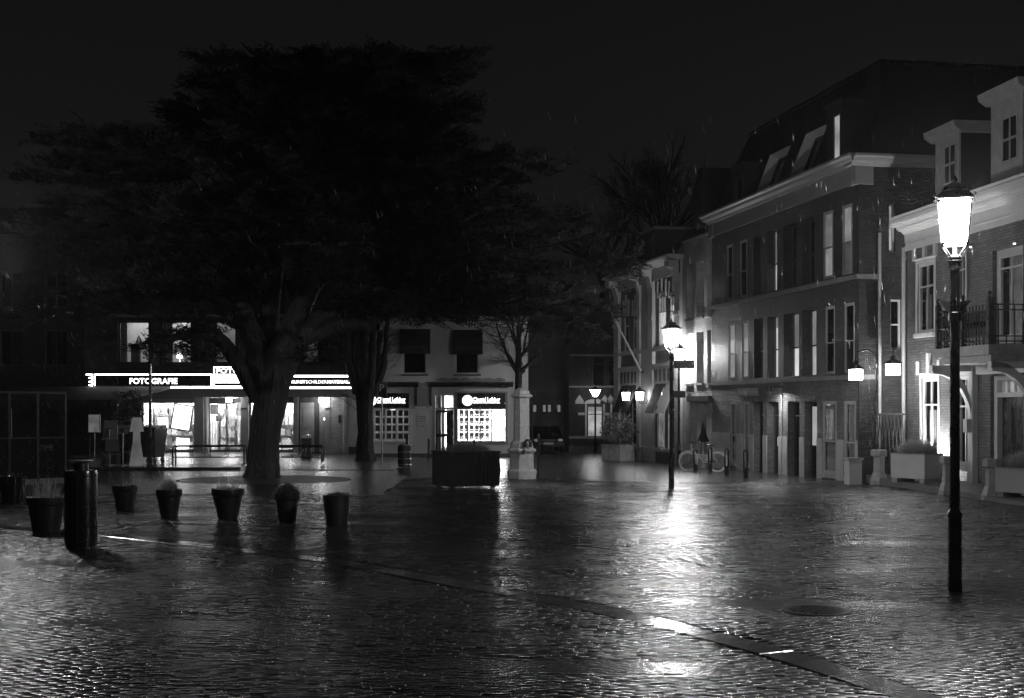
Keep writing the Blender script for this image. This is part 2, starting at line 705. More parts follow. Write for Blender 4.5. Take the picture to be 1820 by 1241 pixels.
# unevenness: slow undulation of the surface plus each brick's own tilt
und = lambda x, y: .004 * np.sin(x * .7 + y * 1.6) + .004 * np.sin(y * 2.3 - x * .5) + .002 * np.sin(x * 1.1 + y * 4.7)
bzs = gz(bxs, bys) + und(bxs, bys) + rng.normal(0, .001, NB)
e = .05
gx_ = (und(bxs + e, bys) - und(bxs - e, bys)) / (2 * e)
gy_ = (und(bxs, bys + e) - und(bxs, bys - e)) / (2 * e) + (gz(bxs, bys + e) - gz(bxs, bys - e)) / (2 * e)
out_ = np.where(rng.random(NB) < np.where(bys > 17, .22, .13), np.where(bys > 17, .034, .024), .005)
tx = gx_ + rng.normal(0, 1, NB) * out_
ty = gy_ + rng.normal(0, 1, NB) * out_
ba = bas + rng.normal(0, .012, NB)
hl, hw = .1, .0265
tmpl = []
for ins, z in ((0.0, -.05), (0.0, -.0018), (.0035, 0.0)):
    tmpl += [(-hl + ins, -hw + ins, z), (hl - ins, -hw + ins, z), (hl - ins, hw - ins, z), (-hl + ins, hw - ins, z)]
tmpl = np.array(tmpl)
bq = [(8, 9, 10, 11)]
for lo in (0, 4):
    for k in range(4):
        bq.append((lo + k, lo + (k + 1) % 4, lo + 4 + (k + 1) % 4, lo + 4 + k))
bq = np.array(bq)
uu = U0 + F * bxs / bys
vv = V0 + F * (CH - bzs) / bys
inview = (uu > -10) & (uu < 1830) & (vv < 1250)
order = np.argsort(np.where(inview, bys, 999))
single = order[:300]
rest = np.setdiff1d(np.arange(NB), single)
cc, ss = np.cos(ba[rest]), np.sin(ba[rest])
lx = tmpl[None, :, 0] * cc[:, None] - tmpl[None, :, 1] * ss[:, None]
ly = tmpl[None, :, 0] * ss[:, None] + tmpl[None, :, 1] * cc[:, None]
lz = tmpl[None, :, 2] + lx * tx[rest][:, None] + ly * ty[rest][:, None]
VB = np.stack([lx + bxs[rest][:, None], ly + bys[rest][:, None], lz + bzs[rest][:, None]], 2).reshape(-1, 3)
QB = (bq[None] + (np.arange(len(rest)) * 12)[:, None, None]).reshape(-1, 4)
pv = link(np_mesh('paving_bricks', VB, QB, M_paver), 'paving_bricks', ground)
tag(pv, kind='stuff')
brick_me = np_mesh('brick', tmpl, bq, M_paver)
for i in single:
    o = link(brick_me, 'brick', ground)
    o.location = (bxs[i], bys[i], bzs[i])
    o.rotation_euler = (math.atan(ty[i]) * math.cos(ba[i]) - 0 * tx[i], -math.atan(tx[i]), ba[i])

# gutters: sunk strips of smooth setts running through the square
for g in GUT:
    mb = MB()
    for i in range(len(g) - 1):
        a, b = g[i], g[i + 1]
        q = [(a[0], a[1] - .07), (b[0], b[1] - .07), (b[0], b[1] + .07), (a[0], a[1] + .07)]
        mb.quad(*[(x, y, float(gz(x, y)) - .006) for x, y in q])
    tag(mb.build('gutter', mat('gutter_stone', .03, .3, bump=.3, bs=30)), 'sunken gutter line of dark stone in the square', kind='structure')

# manhole cover
mc = thing('manhole_cover', 'round cast iron manhole cover set in the wet bricks', 'manhole cover', (mh[0], mh[1], mh[2]))
MB().lathe([(.33, -.03), (.33, .004), (.285, .004), (.28, -.004)], n=28, cap=False).build('rim', M_iron, mc)
mb = MB().lathe([(.278, -.03), (.278, .001), (0.001, .001)], n=28)
for i in range(-5, 6):
    for j in range(-5, 6):
        x, y = i * .046, j * .046
        if math.hypot(x, y) < .25:
            mb.box(x - .016, x + .016, y - .009, y + .009, .001, .006)
mb.build('lid', M_iron, mc)

# tree bed round the big trunk
bed = thing('tree_bed', 'round earth bed with low edging at the foot of the big tree', 'tree bed', (bed_c[0], bed_c[1], bed_c[2]))
mb = MB()
n = 40
vs = [(0, 0, .05)]
fs = []
for rr_, zz_ in ((.9, .05), (1.6, .025), (2.36, -.004)):
    for k in range(n):
        a = 2 * pi * k / n
        vs.append((rr_ * math.cos(a), rr_ * math.sin(a), zz_ + random.uniform(-.015, .015)))
for k in range(n):
    fs.append((0, 1 + k, 1 + (k + 1) % n))
for r_ in range(2):
    for k in range(n):
        fs.append((1 + r_ * n + k, 1 + (r_ + 1) * n + k, 1 + (r_ + 1) * n + (k + 1) % n, 1 + r_ * n + (k + 1) % n))
mb.add(vs, fs).build('soil', M_soil, bed, True)
mb = MB()
mb.lathe([(2.36, -.05), (2.36, .004), (2.44, .004), (2.45, -.05)], n=56, cap=False).build('edging', mat('edging_dark', .02, .6), bed)

# pavement in front of the shops, a kerb step above the square
SIDE_Y = 44.7
zs1 = lambda x, y: float(gz(x, y)) + (.09 if x < -9.7 else .012)
mb = MB()
xs_ = np.array([-60, -50, -40, -30, -20, -14, -11, -9.71, -9.4, -8, -6, -3.9])
ys_ = [SIDE_Y + .16, 50, 56, 64]
for i in range(len(xs_) - 1):
    for j in range(3):
        q = [(xs_[i], ys_[j]), (xs_[i + 1], ys_[j]), (xs_[i + 1], ys_[j + 1]), (xs_[i], ys_[j + 1])]
        mb.quad(*[(x, y, zs1(x, y)) for x, y in q])
q = [(-3.9, SIDE_Y), (-3.9, 64)]
mb.quad((-3.9, SIDE_Y + .16, zs1(-3.9, SIDE_Y)), (-3.9, SIDE_Y + .16, -1), (-3.9, 64, -1), (-3.9, 64, zs1(-3.9, 64)))
M_side = brick_mat('wet_pavement_tiles', .07, .09, .035, rough=.24, bw_=.3, rh=.3, mort=.006, bump=.35)
_n = M_side.node_tree.nodes; _l = M_side.node_tree.links
_cb = [q for q in _n if q.type == 'COMBXYZ'][0]; _sp = [q for q in _n if q.type == 'SEPXYZ'][0]
_l.new(_sp.outputs[0], _cb.inputs[0]); _l.new(_sp.outputs[1], _cb.inputs[1])
pave = tag(mb.build('pavement', M_side), 'raised wet pavement in front of the shops', kind='structure')
x = -34.0
while x < -4.6:
    z = zs1(x, SIDE_Y)
    MB().box(x + .006, x + .994, SIDE_Y, SIDE_Y + .155, z - .3, z + .004).build('kerb_stone', M_kerb, pave)
    x += 1.0
MB().box(x + .006, -3.9, SIDE_Y, SIDE_Y + .155, -.4, zs1(x, SIDE_Y) + .004).build('kerb_stone', M_kerb, pave)

# low terrace in front of the balcony house
mb = MB()
tz = -.03
mb.ext_xy([(p[0], p[1]) for p in terr], -.6, tz)
tag(mb.build('terrace', mat('terrace_stone', .12, .35, var=.3, vs=2, bump=.3, bs=20)), 'low paved terrace in front of the balcony house', kind='structure')

# ================================================================ BUILDINGS
E_lit = emit('lit_curtain', .55, var=.35, vs=1.5)
E_lit_b = emit('lit_blind', 1.1, var=.3, vs=1.2)
E_dim = emit('dim_lit_room', .05, var=.6, vs=2.5)
M_curtain = mat('curtain', .3, .9, var=.2, vs=4)

def folds(x0, x1, z0, z1, y, amp=.02, pitch=.09):
    """a hanging curtain with vertical folds"""
    n = max(4, int((x1 - x0) / pitch * 4))
    vs = []
    fs = []
    for i in range(n + 1):
        x = x0 + (x1 - x0) * i / n
        yy = y + amp * math.sin((x - x0) / pitch * 2 * pi) + .3 * amp * math.sin(x * 37)
        vs += [(x, yy, z0), (x, yy, z1)]
    for i in range(n):
        fs.append((2 * i, 2 * i + 2, 2 * i + 3, 2 * i + 1))
    return MB().add(vs, fs)

def window(par, x0, x1, z0, z1, d, m=M_white, fw=.07, nx=1, nz=1, lit=None, back='blind', bars=.035, sill=None, zt=None):
    """frame with panes set at depth d of an opening; lit = material of a glowing curtain behind"""
    mb = MB()
    y0, y1 = max(d - .07, .004), d
    mb.box(x0, x0 + fw, y0, y1, z0, z1).box(x1 - fw, x1, y0, y1, z0, z1)
    mb.box(x0 + fw, x1 - fw, y0, y1, z0, z0 + fw).box(x0 + fw, x1 - fw, y0, y1, z1 - fw, z1)
    ix0, ix1, iz0, iz1 = x0 + fw, x1 - fw, z0 + fw, z1 - fw
    for i in range(1, nx):
        c = ix0 + (ix1 - ix0) * i / nx
        mb.box(c - bars / 2, c + bars / 2, y0 + .004, y1 - .004, iz0, iz1)
    zc = [iz0 + (iz1 - iz0) * j / nz for j in range(1, nz)]
    if zt is not None:
        zc.append(zt)
    for c in zc:
        mb.box(ix0, ix1, y0 + .002, y1 - .002, c - bars / 2 - .006, c + bars / 2 + .006)
    w = mb.build('window', m, par)
    MB().box(ix0, ix1, (y0 + y1) / 2 - .003, (y0 + y1) / 2 + .003, iz0, iz1).build('pane', M_glass, w)
    if lit is not None:
        folds(x0, x1, z0, z1, d + .018, .01).build('curtain', lit, w)
        zb_l = z1 - (z1 - z0) * random.choice((.18, .3, .42, .55))
        MB().box(x0, x1, d + .001, d + .005, zb_l, z1).build('roller_blind', emit('blind_glow_%d' % random.randrange(3), random.choice((.1, .2, .3)), var=.3), w)
        MB().quad((x0, d + .12, z0), (x1, d + .12, z0), (x1, d + .12, z1), (x0, d + .12, z1)).build('room', M_room, w)
    else:
        mb = MB()
        mb.wall(x0, x1, z0, z1, [], d + .5)
        mb.quad((x0, d, z0), (x0, d, z1), (x0, d + .5, z1), (x0, d + .5, z0))
        mb.quad((x1, d, z1), (x1, d, z0), (x1, d + .5, z0), (x1, d + .5, z1))
        mb.quad((x0, d, z1), (x1, d, z1), (x1, d + .5, z1), (x0, d + .5, z1))
        mb.build('room', M_room, w)
    if sill is not None:
        MB().box(x0 - .06, x1 + .06, -.08, d - .072, z0 - .09, z0 - .003).build('sill', sill, w)
    return w

# ---------------------------------------------------------------- the photography shop (faces the camera)
SH = Frame(0, 62.0, 1, 0)
k = 62.0 / F
sx = lambda u: (u - U0) * k
sz = lambda v: CH + (V0 - v) * k
SG = float(gz(-12, 62)) + .09
shop = thing('photo_shop', 'dark brick shop building with glowing photography signs behind the big tree', 'shop', (0, 62, 0))
XL, XR = sx(150), sx(636)
ztop = sz(430)
W1 = [(209, 265), (290, 346), (370, 426), (450, 505), (527, 573)]
holes = [(sx(a), sx(b), sz(646), sz(571), .22) for a, b in W1]
W2 = [(215, 262), (290, 340), (364, 420), (450, 500), (517, 573)]
holes += [(sx(a), sx(b), sz(515), sz(455), .22) for a, b in W2]
zh = sz(706)
GX = [(250, 345), (362, 428), (442, 522), (530, 578)]     # shop window, entrance, second window, house door
holes_g = [(sx(a), sx(b), SG - .05 + (.12 if i in (0, 2) else 0), zh, .35) for i, (a, b) in enumerate(GX)]
MB().wall(XL, XR, SG - .3, ztop, holes + holes_g).build('wall', M_brick_d, shop)
MB().box(XL, XR, 4.0, 4.1, SG - .3, ztop).box(XL - .0, XL + .2, .0021, 8, SG - .3, ztop).box(XR - .2, XR, .0021, 8, SG - .3, ztop).build('rear_wall', M_room, shop)
# plastered piers of the shop front, proud of the brick
for a, b in ((345, 362), (428, 442), (522, 530), (578, 587)):
    MB().box(sx(a), sx(b), -.06, -.004, SG - .2, zh).build('pier', M_plaster, shop)
MB().box(sx(587), sx(620), -.035, -.004, SG - .2, zh).build('brick_pier', M_brick_p, shop)
MB().box(sx(620), sx(636), -.05, -.004, SG + .25, zh).build('pier', M_cream, shop)
MB().tube([(sx(611), -.09, SG), (sx(611), -.09, zh)], .035, 8).build('downpipe', M_white, shop)
MB().box(sx(602), sx(606), -.1, -.036, sz(752), sz(738)).build('letter_box', M_frame_d, shop)
# fascia beam under the signs
MB().box(sx(172), sx(634), -.5, -.07, sz(706), sz(691.5)).build('fascia', M_plaster, shop)
MB().box(XL, XR, -.12, -.003, sz(436), sz(430)).build('cornice', M_plaster, shop)
for u in (278, 358, 438, 511):
    MB().box(sx(u - 4), sx(u + 5), -.14, -.003, sz(650), sz(438)).build('pilaster', mat('pilaster_stone', .1, .6), shop)
MB().box(sx(196), sx(580), -.1, -.003, sz(564), sz(559)).build('string_course', M_plaster, shop)
E_room1 = emit('lit_living_room', .32, var=.45, vs=.9)
for i, (a, b) in enumerate(W1):
    w = window(shop, sx(a), sx(b), sz(646), sz(571), .2, M_frame_d, .07, 1 if i else 1, 1, lit=None)
    # a real little room behind each first floor window
    x0, x1, z0, z1 = sx(a), sx(b), sz(646), sz(571)
    br = [1.2, 1.6, .4, .1, .22][i]
    rm = MB()
    rm.wall(x0 - .2, x1 + .2, z0 - .1, z1 + .2, [], 2.4)
    rm.quad((x0 - .2, .3, z0 - .1), (x0 - .2, .3, z1 + .2), (x0 - .2, 2.4, z1 + .2), (x0 - .2, 2.4, z0 - .1))
    rm.quad((x1 + .2, .3, z1 + .2), (x1 + .2, .3, z0 - .1), (x1 + .2, 2.4, z0 - .1), (x1 + .2, 2.4, z1 + .2))
    rm.quad((x0 - .2, .3, z0 - .1), (x0 - .2, 2.4, z0 - .1), (x1 + .2, 2.4, z0 - .1), (x1 + .2, .3, z0 - .1))
    for ch in list(w.children):
        if ch.name.startswith('room'):
            bpy.data.objects.remove(ch)
    rm.build('room', M_cream, w)
    MB().box(x0 - .1, x1 + .1, .5, 2.3, z1 + .15, z1 + .19).build('ceiling_light', emit('room_light_%d' % i, br * 2.6), w)
    folds(x0, x0 + .32, z0, z1, .45).build('curtain', M_curtain, w)
    if i:
        folds(x1 - .3, x1, z0, z1, .45).build('curtain', M_curtain, w)
    if i == 0:   # a model sailing boat on the window sill
        bx, bz = sx(238), sz(612)
        mb = MB().ext_xz([(bx - .16, bz - .02), (bx + .12, bz - .02), (bx + .2, bz + .1), (bx - .2, bz + .1)], .8, .95)
        mb.add([(bx - .02, .87, bz + .12), (bx - .15, .87, bz + .14), (bx - .02, .87, bz + .5)], [(0, 1, 2), (2, 1, 0)])
        mb.add([(bx + .01, .88, bz + .12), (bx + .17, .88, bz + .14), (bx + .01, .88, bz + .42)], [(0, 1, 2), (2, 1, 0)])
        mb.box(bx - .008, bx + .004, .86, .885, bz + .1, bz + .52)
        mb.build('model_boat', M_white, w)
        MB().box(bx - .35, bx + .05, .75, 1.0, z0, bz - .02).build('side_table', M_frame_d, w)
    if i == 1:
        MB().lathe([(.05, z0), (.02, z0 + .25), (.16, z0 + .28), (.1, z0 + .55)], sx(312), .8, 14).build('table_lamp', emit('table_lamp_glow', 5.0), w)
for a, b in W2:
    window(shop, sx(a), sx(b), sz(515), sz(455), .2, M_frame_d, .07, 2, 1)
# shop rooms
def shop_room(par, x0, x1, z0, z1, y0, y1, light, wallm):
    mb = MB()
    mb.wall(x0, x1, z0, z1, [], y1)
    mb.quad((x0, y0, z0), (x0, y0, z1), (x0, y1, z1), (x0, y1, z0))
    mb.quad((x1, y0, z1), (x1, y0, z0), (x1, y1, z0), (x1, y1, z1))
    mb.quad((x0, y0, z0), (x0, y1, z0), (x1, y1, z0), (x1, y0, z0))
    mb.quad((x0, y1, z1), (x0, y0, z1), (x1, y0, z1), (x1, y1, z1))
    rm = mb.build('interior', wallm, par)
    n = max(1, int((x1 - x0) / .9))
    for i in range(n):
        c = x0 + (i + .5) * (x1 - x0) / n
        MB().box(c - .08, c + .08, y0 + .3, y1 - .3, z1 - .06, z1 - .02).build('strip_light', light, rm)
    return rm
M_int = mat('shop_interior_white', .7, .7, var=.1)
E_strip = emit('shop_strip_light', 150.0)
goods = [mat('goods_%d' % i, g, .5) for i, g in enumerate((.1, .3, .5, .65, .8))]
for gi in (0, 2):
    a, b = GX[gi]
    x0, x1 = sx(a), sx(b)
    rm = shop_room(shop, x0 + .01, x1 - .01, SG + .1, zh - .02, .36, 2.6, E_strip, M_int)
    # shelves with boxes
    for s_ in range(4):
        z = SG + .25 + s_ * .5
        MB().box(x0 + .1, x1 - .1, 1.9, 2.4, z - .03, z).build('shelf', M_steel, rm)
        mbs = [MB() for _ in goods]
        x = x0 + .14
        while x < x1 - .25:
            w_ = random.uniform(.08, .24)
            mbs[random.randrange(5)].box(x, x + w_, 1.9 + random.uniform(0, .1), 2.3, z, z + random.uniform(.12, .4))
            x += w_ + random.uniform(.01, .08)
        for q, mm in zip(mbs, goods):
            if q.v: q.build('shelf_goods', mm, rm)
    fr = MB()
    fw = .06
    fr.box(x0, x0 + fw, .24, .32, SG + .1, zh).box(x1 - fw, x1, .24, .32, SG + .1, zh)
    fr.box(x0 + fw, x1 - fw, .24, .32, SG + .07, SG + .13).box(x0 + fw, x1 - fw, .24, .32, zh - .28, zh - .02)
    win = fr.build('shop_window', M_frame_d if gi else M_plaster, shop)
    MB().box(x0 + fw, x1 - fw, .275, .281, SG + .13, zh - .28).build('pane', M_glass, win)
    # diamond security grille behind the glass
    g = MB()
    z0, z1 = SG + .14, zh - .3
    p = .155
    X0, X1 = x0 + fw, x1 - fw
    for sgn in (1, -1):
        c = X0 - (z1 - z0)
        while c < X1 + (z1 - z0):
            pts = []
            # line x = c + sgn*(z-z0)
            for z in (z0, z1):
                pts.append((c + sgn * (z - z0), z))
            (ax, az), (bx, bz) = pts
            # clip in x
            def clip(ax, az, bx, bz):
                if ax > bx: ax, az, bx, bz = bx, bz, ax, az
                if bx <= X0 or ax >= X1: return None
                if ax < X0: az += (bz - az) * (X0 - ax) / (bx - ax); ax = X0
                if bx > X1: bz = az + (bz - az) * (X1 - ax) / (bx - ax); bx = X1
                return ax, az, bx, bz
            r_ = clip(ax, az, bx, bz)
            if r_: g.bar((r_[0], .42 + .01 * sgn, r_[1]), (r_[2], .42 + .01 * sgn, r_[3]), .022, .012)
            c += p
    g.build('security_grille', mat('grille_grey', .18, .5), win)
    if gi == 0:
        # tilted poster and two small boards hung in the window
        def board(cx, cz, w_, h_, rot, y, nm, m_):
            mb = MB().box(-w_ / 2, w_ / 2, y, y + .02, -h_ / 2, h_ / 2)
            c_, s_ = math.cos(rot), math.sin(rot)
            mb.xf(lambda x, yy, z: (cx + x * c_ - z * s_, yy, cz + x * s_ + z * c_))
            return mb.build(nm, m_, win)
        board(sx(320), sz(742), .95, 1.2, R(-9), .36, 'poster_frame', mat('frame_grey', .35))
        board(sx(320), sz(742), .8, 1.08, R(-9), .345, 'poster', emit('backlit_poster', 4.0, var=.2, vs=1.2))
        board(sx(321), sz(790), .6, .55, R(-3), .36, 'poster', emit('backlit_small_poster', 4.0, var=.3))
        board(sx(286), sz(752), .45, .5, R(2), .37, 'poster', emit('backlit_small_poster2', 5.0, var=.3))
        for q in range(5):
            board(sx(262 + q * 15), sz(798), .3, .3, R(random.uniform(-4, 4)), .5, 'price_board', goods[random.choice((2, 3, 4))])
# entrance with folding gate
a, b = GX[1]
x0, x1 = sx(a), sx(b)
rm = shop_room(shop, x0, x1, SG, zh - .02, 1.0, 3.6, E_strip, M_int)
for i in range(4):
    for s_ in range(4):
        mm = goods[random.randrange(5)]
        xx = x0 + .15 + i * .4
        MB().box(xx, xx + random.uniform(.2, .34), 2.9, 3.3, SG + .1 + s_ * .52, SG + .1 + s_ * .52 + random.uniform(.2, .45)).build('shelf_goods', mm, rm)
mb = MB().box(x0, x0 + .05, .36, 1.0, SG, zh).box(x1 - .05, x1, .36, 1.0, SG, zh)
mb.build('door_reveal', M_plaster, shop)
mb = MB()
dz = zh - .3
for c in (x0 + .06, (x0 + x1) / 2, x1 - .06):
    mb.box(c - .035, c + .035, .93, 1.0, SG, dz)
mb.box(x0 + .05, x1 - .05, .93, 1.0, dz, zh - .03).box(x0 + .1, x1 - .1, .93, 1.0, SG, SG + .08)
door = mb.build('door', M_frame_d, shop)
MB().box(x0 + .1, x1 - .1, .96, .966, SG + .08, dz).build('pane', M_glass, door)
gt = MB()
nb = 13
for i in range(nb):
    c = x0 + .08 + i * (x1 - x0 - .16) / (nb - 1)
    gt.box(c - .009, c + .009, .84, .86, SG + .02, dz - (.0 if i % 3 else .0))
    if i < nb - 1:
        c2 = x0 + .08 + (i + 1) * (x1 - x0 - .16) / (nb - 1)
        for z in (SG + .1, SG + .42, SG + .74, SG + 1.06):
            gt.bar((c, .85, z), (c2, .87, z + .3), .012, .008)
            gt.bar((c, .87, z + .3), (c2, .85, z), .012, .008)
gt.build('folding_gate', M_steel, door)
for u, v, w_, h_ in ((373, 728, .32, .45), (382, 744, .3, .25), (395, 733, .2, .3), (417, 722, .22, .35)):
    MB().box(sx(u) - w_ / 2, sx(u) + w_ / 2, .9, .92, sz(v) - h_ / 2, sz(v) + h_ / 2).build('notice', goods[3], door)
E_cube = emit('door_lamp_glow', 60.0)
for u in (408.5, 573):
    MB().box(sx(u - 4.5), sx(u + 4.5), -.3, -.08, sz(714.5), sz(708)).build('door_lamp', E_cube, shop)
# second house door with two panels, sidelight and bell light
a, b = GX[3]
x0, x1 = sx(a), sx(b)
M_wood = mat('pale_wood_door', .26, .5, var=.3, vs=4)
mb = MB().box(x0 + .05, sx(557), .27, .33, SG, zh - .25)
d2 = mb.build('door', M_wood, shop)
for z0, z1 in ((SG + .2, SG + .95), (SG + 1.1, SG + 1.95)):
    MB().box(sx(537), sx(554), .245, .269, z0, z1).build('door_panel', M_wood, d2)
MB().box(sx(558), sx(565), .28, .3, SG, zh - .25).build('sidelight', M_frame_d, d2)
MB().box(sx(566), x1, .26, .34, SG, zh - .02).build('door_post', M_wood, d2)
MB().box(x0, x1, .26, .34, zh - .24, zh - .02).build('transom', M_frame_d, d2)
MB().box(sx(574), sx(576), .22, .258, sz(747), sz(743)).build('bell_light', emit('bell_glow', 4.0), d2)
MB().quad((x0, .345, SG), (x1, .345, SG), (x1, .345, zh), (x0, .345, zh)).build('backing', M_room, d2)
MB().lathe([(.03, 0), (.03, .02)], 0, 0, 8).xf(lambda x, y, z: (sx(555) + x, .24 - z, SG + 1.05 + y)).build('knob', M_steel, d2)
for u, w_ in ((434, .25), (583, .25)):
    MB().box(sx(u) - w_ / 2, sx(u) + w_ / 2, -.075, -.062, sz(728), sz(725)).build('house_number', M_frame_d, shop)

# signs
E_sign = emit('sign_light', 9.0)
E_letter = emit('sign_letters', 3.0)
def sign_box(label, u0, u1, v0, v1, o0=.42, o1=.06):
    t_ = thing('shop_sign', label, 'sign', (0, 62, 0))
    MB().box(sx(u0), sx(u1), -o0, -o1, sz(v1), sz(v0)).build('case', M_black, t_)
    return t_
def strip(t_, u0, u1, v0, v1, nm='light_strip', m_=E_sign, o=.425):
    return MB().box(sx(u0), sx(u1), -o - .004, -o + .006, sz(v1), sz(v0)).build(nm, m_, t_)
s1 = sign_box('long black illuminated sign reading FOTOGRAFIE with white border', 172, 381, 665, 691)
strip(s1, 172.3, 380.7, 665.4, 667.2); strip(s1, 172.3, 380.7, 687.2, 690.6); strip(s1, 172.3, 174, 668.3, 686); strip(s1, 378.6, 380.7, 668.3, 686)
text_mb('FOTOGRAFIE', sx(235), sx(319.5), sz(683), sz(672.5), -.43, bold=.02).build('lettering', E_letter, s1)
s2 = sign_box('tall illuminated sign reading FOTOVAK behind the tree trunk', 383, 513, 652, 691.3, .44)
strip(s2, 383.4, 512.6, 652.3, 654.3, o=.445); strip(s2, 383.4, 385, 654.6, 691, o=.445)
strip(s2, 385.4, 512.6, 665.3, 681.4, 'white_panel', emit('sign_panel', 4.0), o=.445)
strip(s2, 385.4, 512.6, 686.5, 691, o=.445)
strip(s2, 385.4, 512.6, 654.7, 664.9, 'letter_band', mat('sign_grey', .12), o=.443)
text_mb('FOTOVAK', sx(388), sx(462), sz(664), sz(655.8), -.452, bold=.03).build('lettering', E_letter, s2)
text_mb('Camera Video', sx(404), sx(500), sz(679), sz(670), -.452).build('lettering', mat('sign_faint', .5), s2)
s3 = sign_box('black illuminated sign reading KUNSTSCHILDERMATERIALEN above the house door', 515, 634, 666, 691.5, .43)
strip(s3, 515.3, 633.7, 667.5, 670.6, o=.435); strip(s3, 515.3, 633.7, 687.6, 691.2, o=.435)
text_mb('KUNST', sx(521), sx(545.5), sz(682), sz(676.4), -.441, bold=.03).build('lettering', E_letter, s3)
text_mb('SCHILDER', sx(546.3), sx(583), sz(682), sz(676.4), -.441).build('lettering', E_letter, s3)
text_mb('MATERIALEN', sx(583.8), sx(632), sz(682), sz(676.4), -.441, bold=.03).build('lettering', E_letter, s3)
s4 = sign_box('short dark return of the shop sign at the left corner with white edge strips', 150, 169.5, 665, 691)
strip(s4, 158, 169.2, 665.2, 667.4); strip(s4, 167.6, 169.2, 667.6, 690.6)
for v in (671, 678, 684):
    strip(s4, 163, 167.3, v, v + 2)

# neighbour at the far left, only a dark mass
nb_ = thing('dark_house', 'unlit brick house at the left edge beside the photography shop', 'house', (0, 62.6, 0))
x0, x1 = sx(-160), sx(150) - .02
hl_ = [(sx(u), sx(u + 42), sz(v1), sz(v0), .2) for u in (-90, -10, 70) for v0, v1 in ((480, 545), (585, 650))]
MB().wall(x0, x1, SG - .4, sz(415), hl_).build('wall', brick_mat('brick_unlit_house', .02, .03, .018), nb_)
for h in hl_:
    window(nb_, h[0], h[1], h[2], h[3], .18, M_frame_d, .07, 2, 1)
MB().ext_yz([(-.35, sz(415)), (4.5, sz(340)), (9, sz(415))], x0, x1).build('roof', M_slate, nb_)
MB().ext_yz([(-.35, ztop + .001), (4.5, ztop + 3.0), (9, ztop)], XL, XR + .0).build('roof', M_slate, shop)

# ---------------------------------------------------------------- the estate agent's white house
CY = 58.5
kc = CY / F
cx_ = lambda u: (u - U0) * kc
cz_ = lambda v: CH + (V0 - v) * kc
CG = float(gz(-2, CY))
ag = thing('estate_agent_house', 'low white plastered house with dark awnings and two lit agency signs', 'house', (0, CY, 0))
UWIN = [(716, 758), (809, 851)]
holes = [(cx_(a), cx_(b), cz_(665), cz_(600), .16) for a, b in UWIN]
GWL = (664, 727, 727, 784)
GWR = (813, 898, 727, 784)
DOOR = (771, 808, 700, 814)
holes += [(cx_(GWL[0] - 6), cx_(GWL[1]), cz_(784), cz_(698), .2), (cx_(GWR[0]), cx_(GWR[1]), cz_(784), cz_(698), .2), (cx_(DOOR[0]), cx_(DOOR[1]), CG - .02, cz_(698), .25)]
x0, x1 = cx_(637), cx_(939)
M_agent = mat('agent_wall_plaster', .74, .75, var=.12, vs=.8, bump=.2, bs=20)
MB().wall(x0, x1, CG - .4, cz_(572), holes).build('wall', M_agent, ag)
MB().quad((x1, 0, CG - .4), (x1, 9, CG - .4), (x1, 9, cz_(572)), (x1, 0, cz_(572))).quad((x0, 9, CG - .4), (x0, 0, CG - .4), (x0, 0, cz_(572)), (x0, 9, cz_(572))).build('side_wall', M_agent, ag)
MB().box(x0 - .05, x1 + .05, -.22, .2, cz_(572), cz_(563)).build('cornice', M_plaster, ag)
MB().ext_yz([(-.15, cz_(563) + .002), (4.0, cz_(563) + 2.2), (9, cz_(563) + .002)], x0, x1).build('roof', M_slate, ag)
for a, b in ((637, 770), (809, 939)):
    MB().box(cx_(a), cx_(b), -.03, -.002, CG - .3, cz_(806)).build('plinth', M_stone_d, ag)
for a, b in UWIN:
    w = window(ag, cx_(a), cx_(b), cz_(665), cz_(600), .12, M_white, .06, 1, 1)
    MB().box(cx_(a - 3), cx_(b + 4), -.12, -.002, cz_(668), cz_(665.3)).build('sill', M_stone_d, w)
# wavy plaster frieze over the right hand window
mb = MB()
pts = []
n = 60
for i in range(n + 1):
    uu_ = 778 + (898 - 778) * i / n
    pts.append((cx_(uu_), cz_(678) + .09 + .07 * abs(math.sin(i * pi / 10))))
poly = [(cx_(778), cz_(678))] + [(cx_(898), cz_(678))] + pts[::-1]
mb.ext_xz(poly, -.06, -.002).build('frieze', M_plaster, ag)
# ground floor windows
def agent_window(g, lit, nm):
    a, b, v0, v1 = g
    x0, x1 = cx_(a), cx_(b)
    z0, z1 = cz_(v1), cz_(v0)
    mb = MB()
    fw = .06
    mb.box(x0 - .1, x0, -.04, .14, z0 - .05, cz_(697)).box(x1, x1 + .1, -.04, .14, z0 - .05, cz_(697))
    mb.box(x0, x1, -.04, .14, cz_(699), cz_(696)).box(x0, x1, -.0, .14, z1 - .03, z1 + .05)
    mb.box(x0 - .14, x1 + .14, -.1, .14, z0 - .08, z0)
    w = mb.build('shop_window', M_agent if not lit else M_plaster, ag)
    MB().box(x0, x1, .1, .106, z0, z1).build('pane', M_glass, w)
    rm = shop_room(w, x0 + .01, x1 - .01, z0 - .02, z1 + .02, .21, 1.7, emit('agent_strip' + nm, 150.0 if lit else 7.0), M_int)
    return w, x0, x1, z0, z1
w, x0, x1, z0, z1 = agent_window(GWR, True, '_bright')
mcard = [mat('card_%d' % i, g, .5, var=.6, vs=14) for i, g in enumerate((.25, .4, .55))]
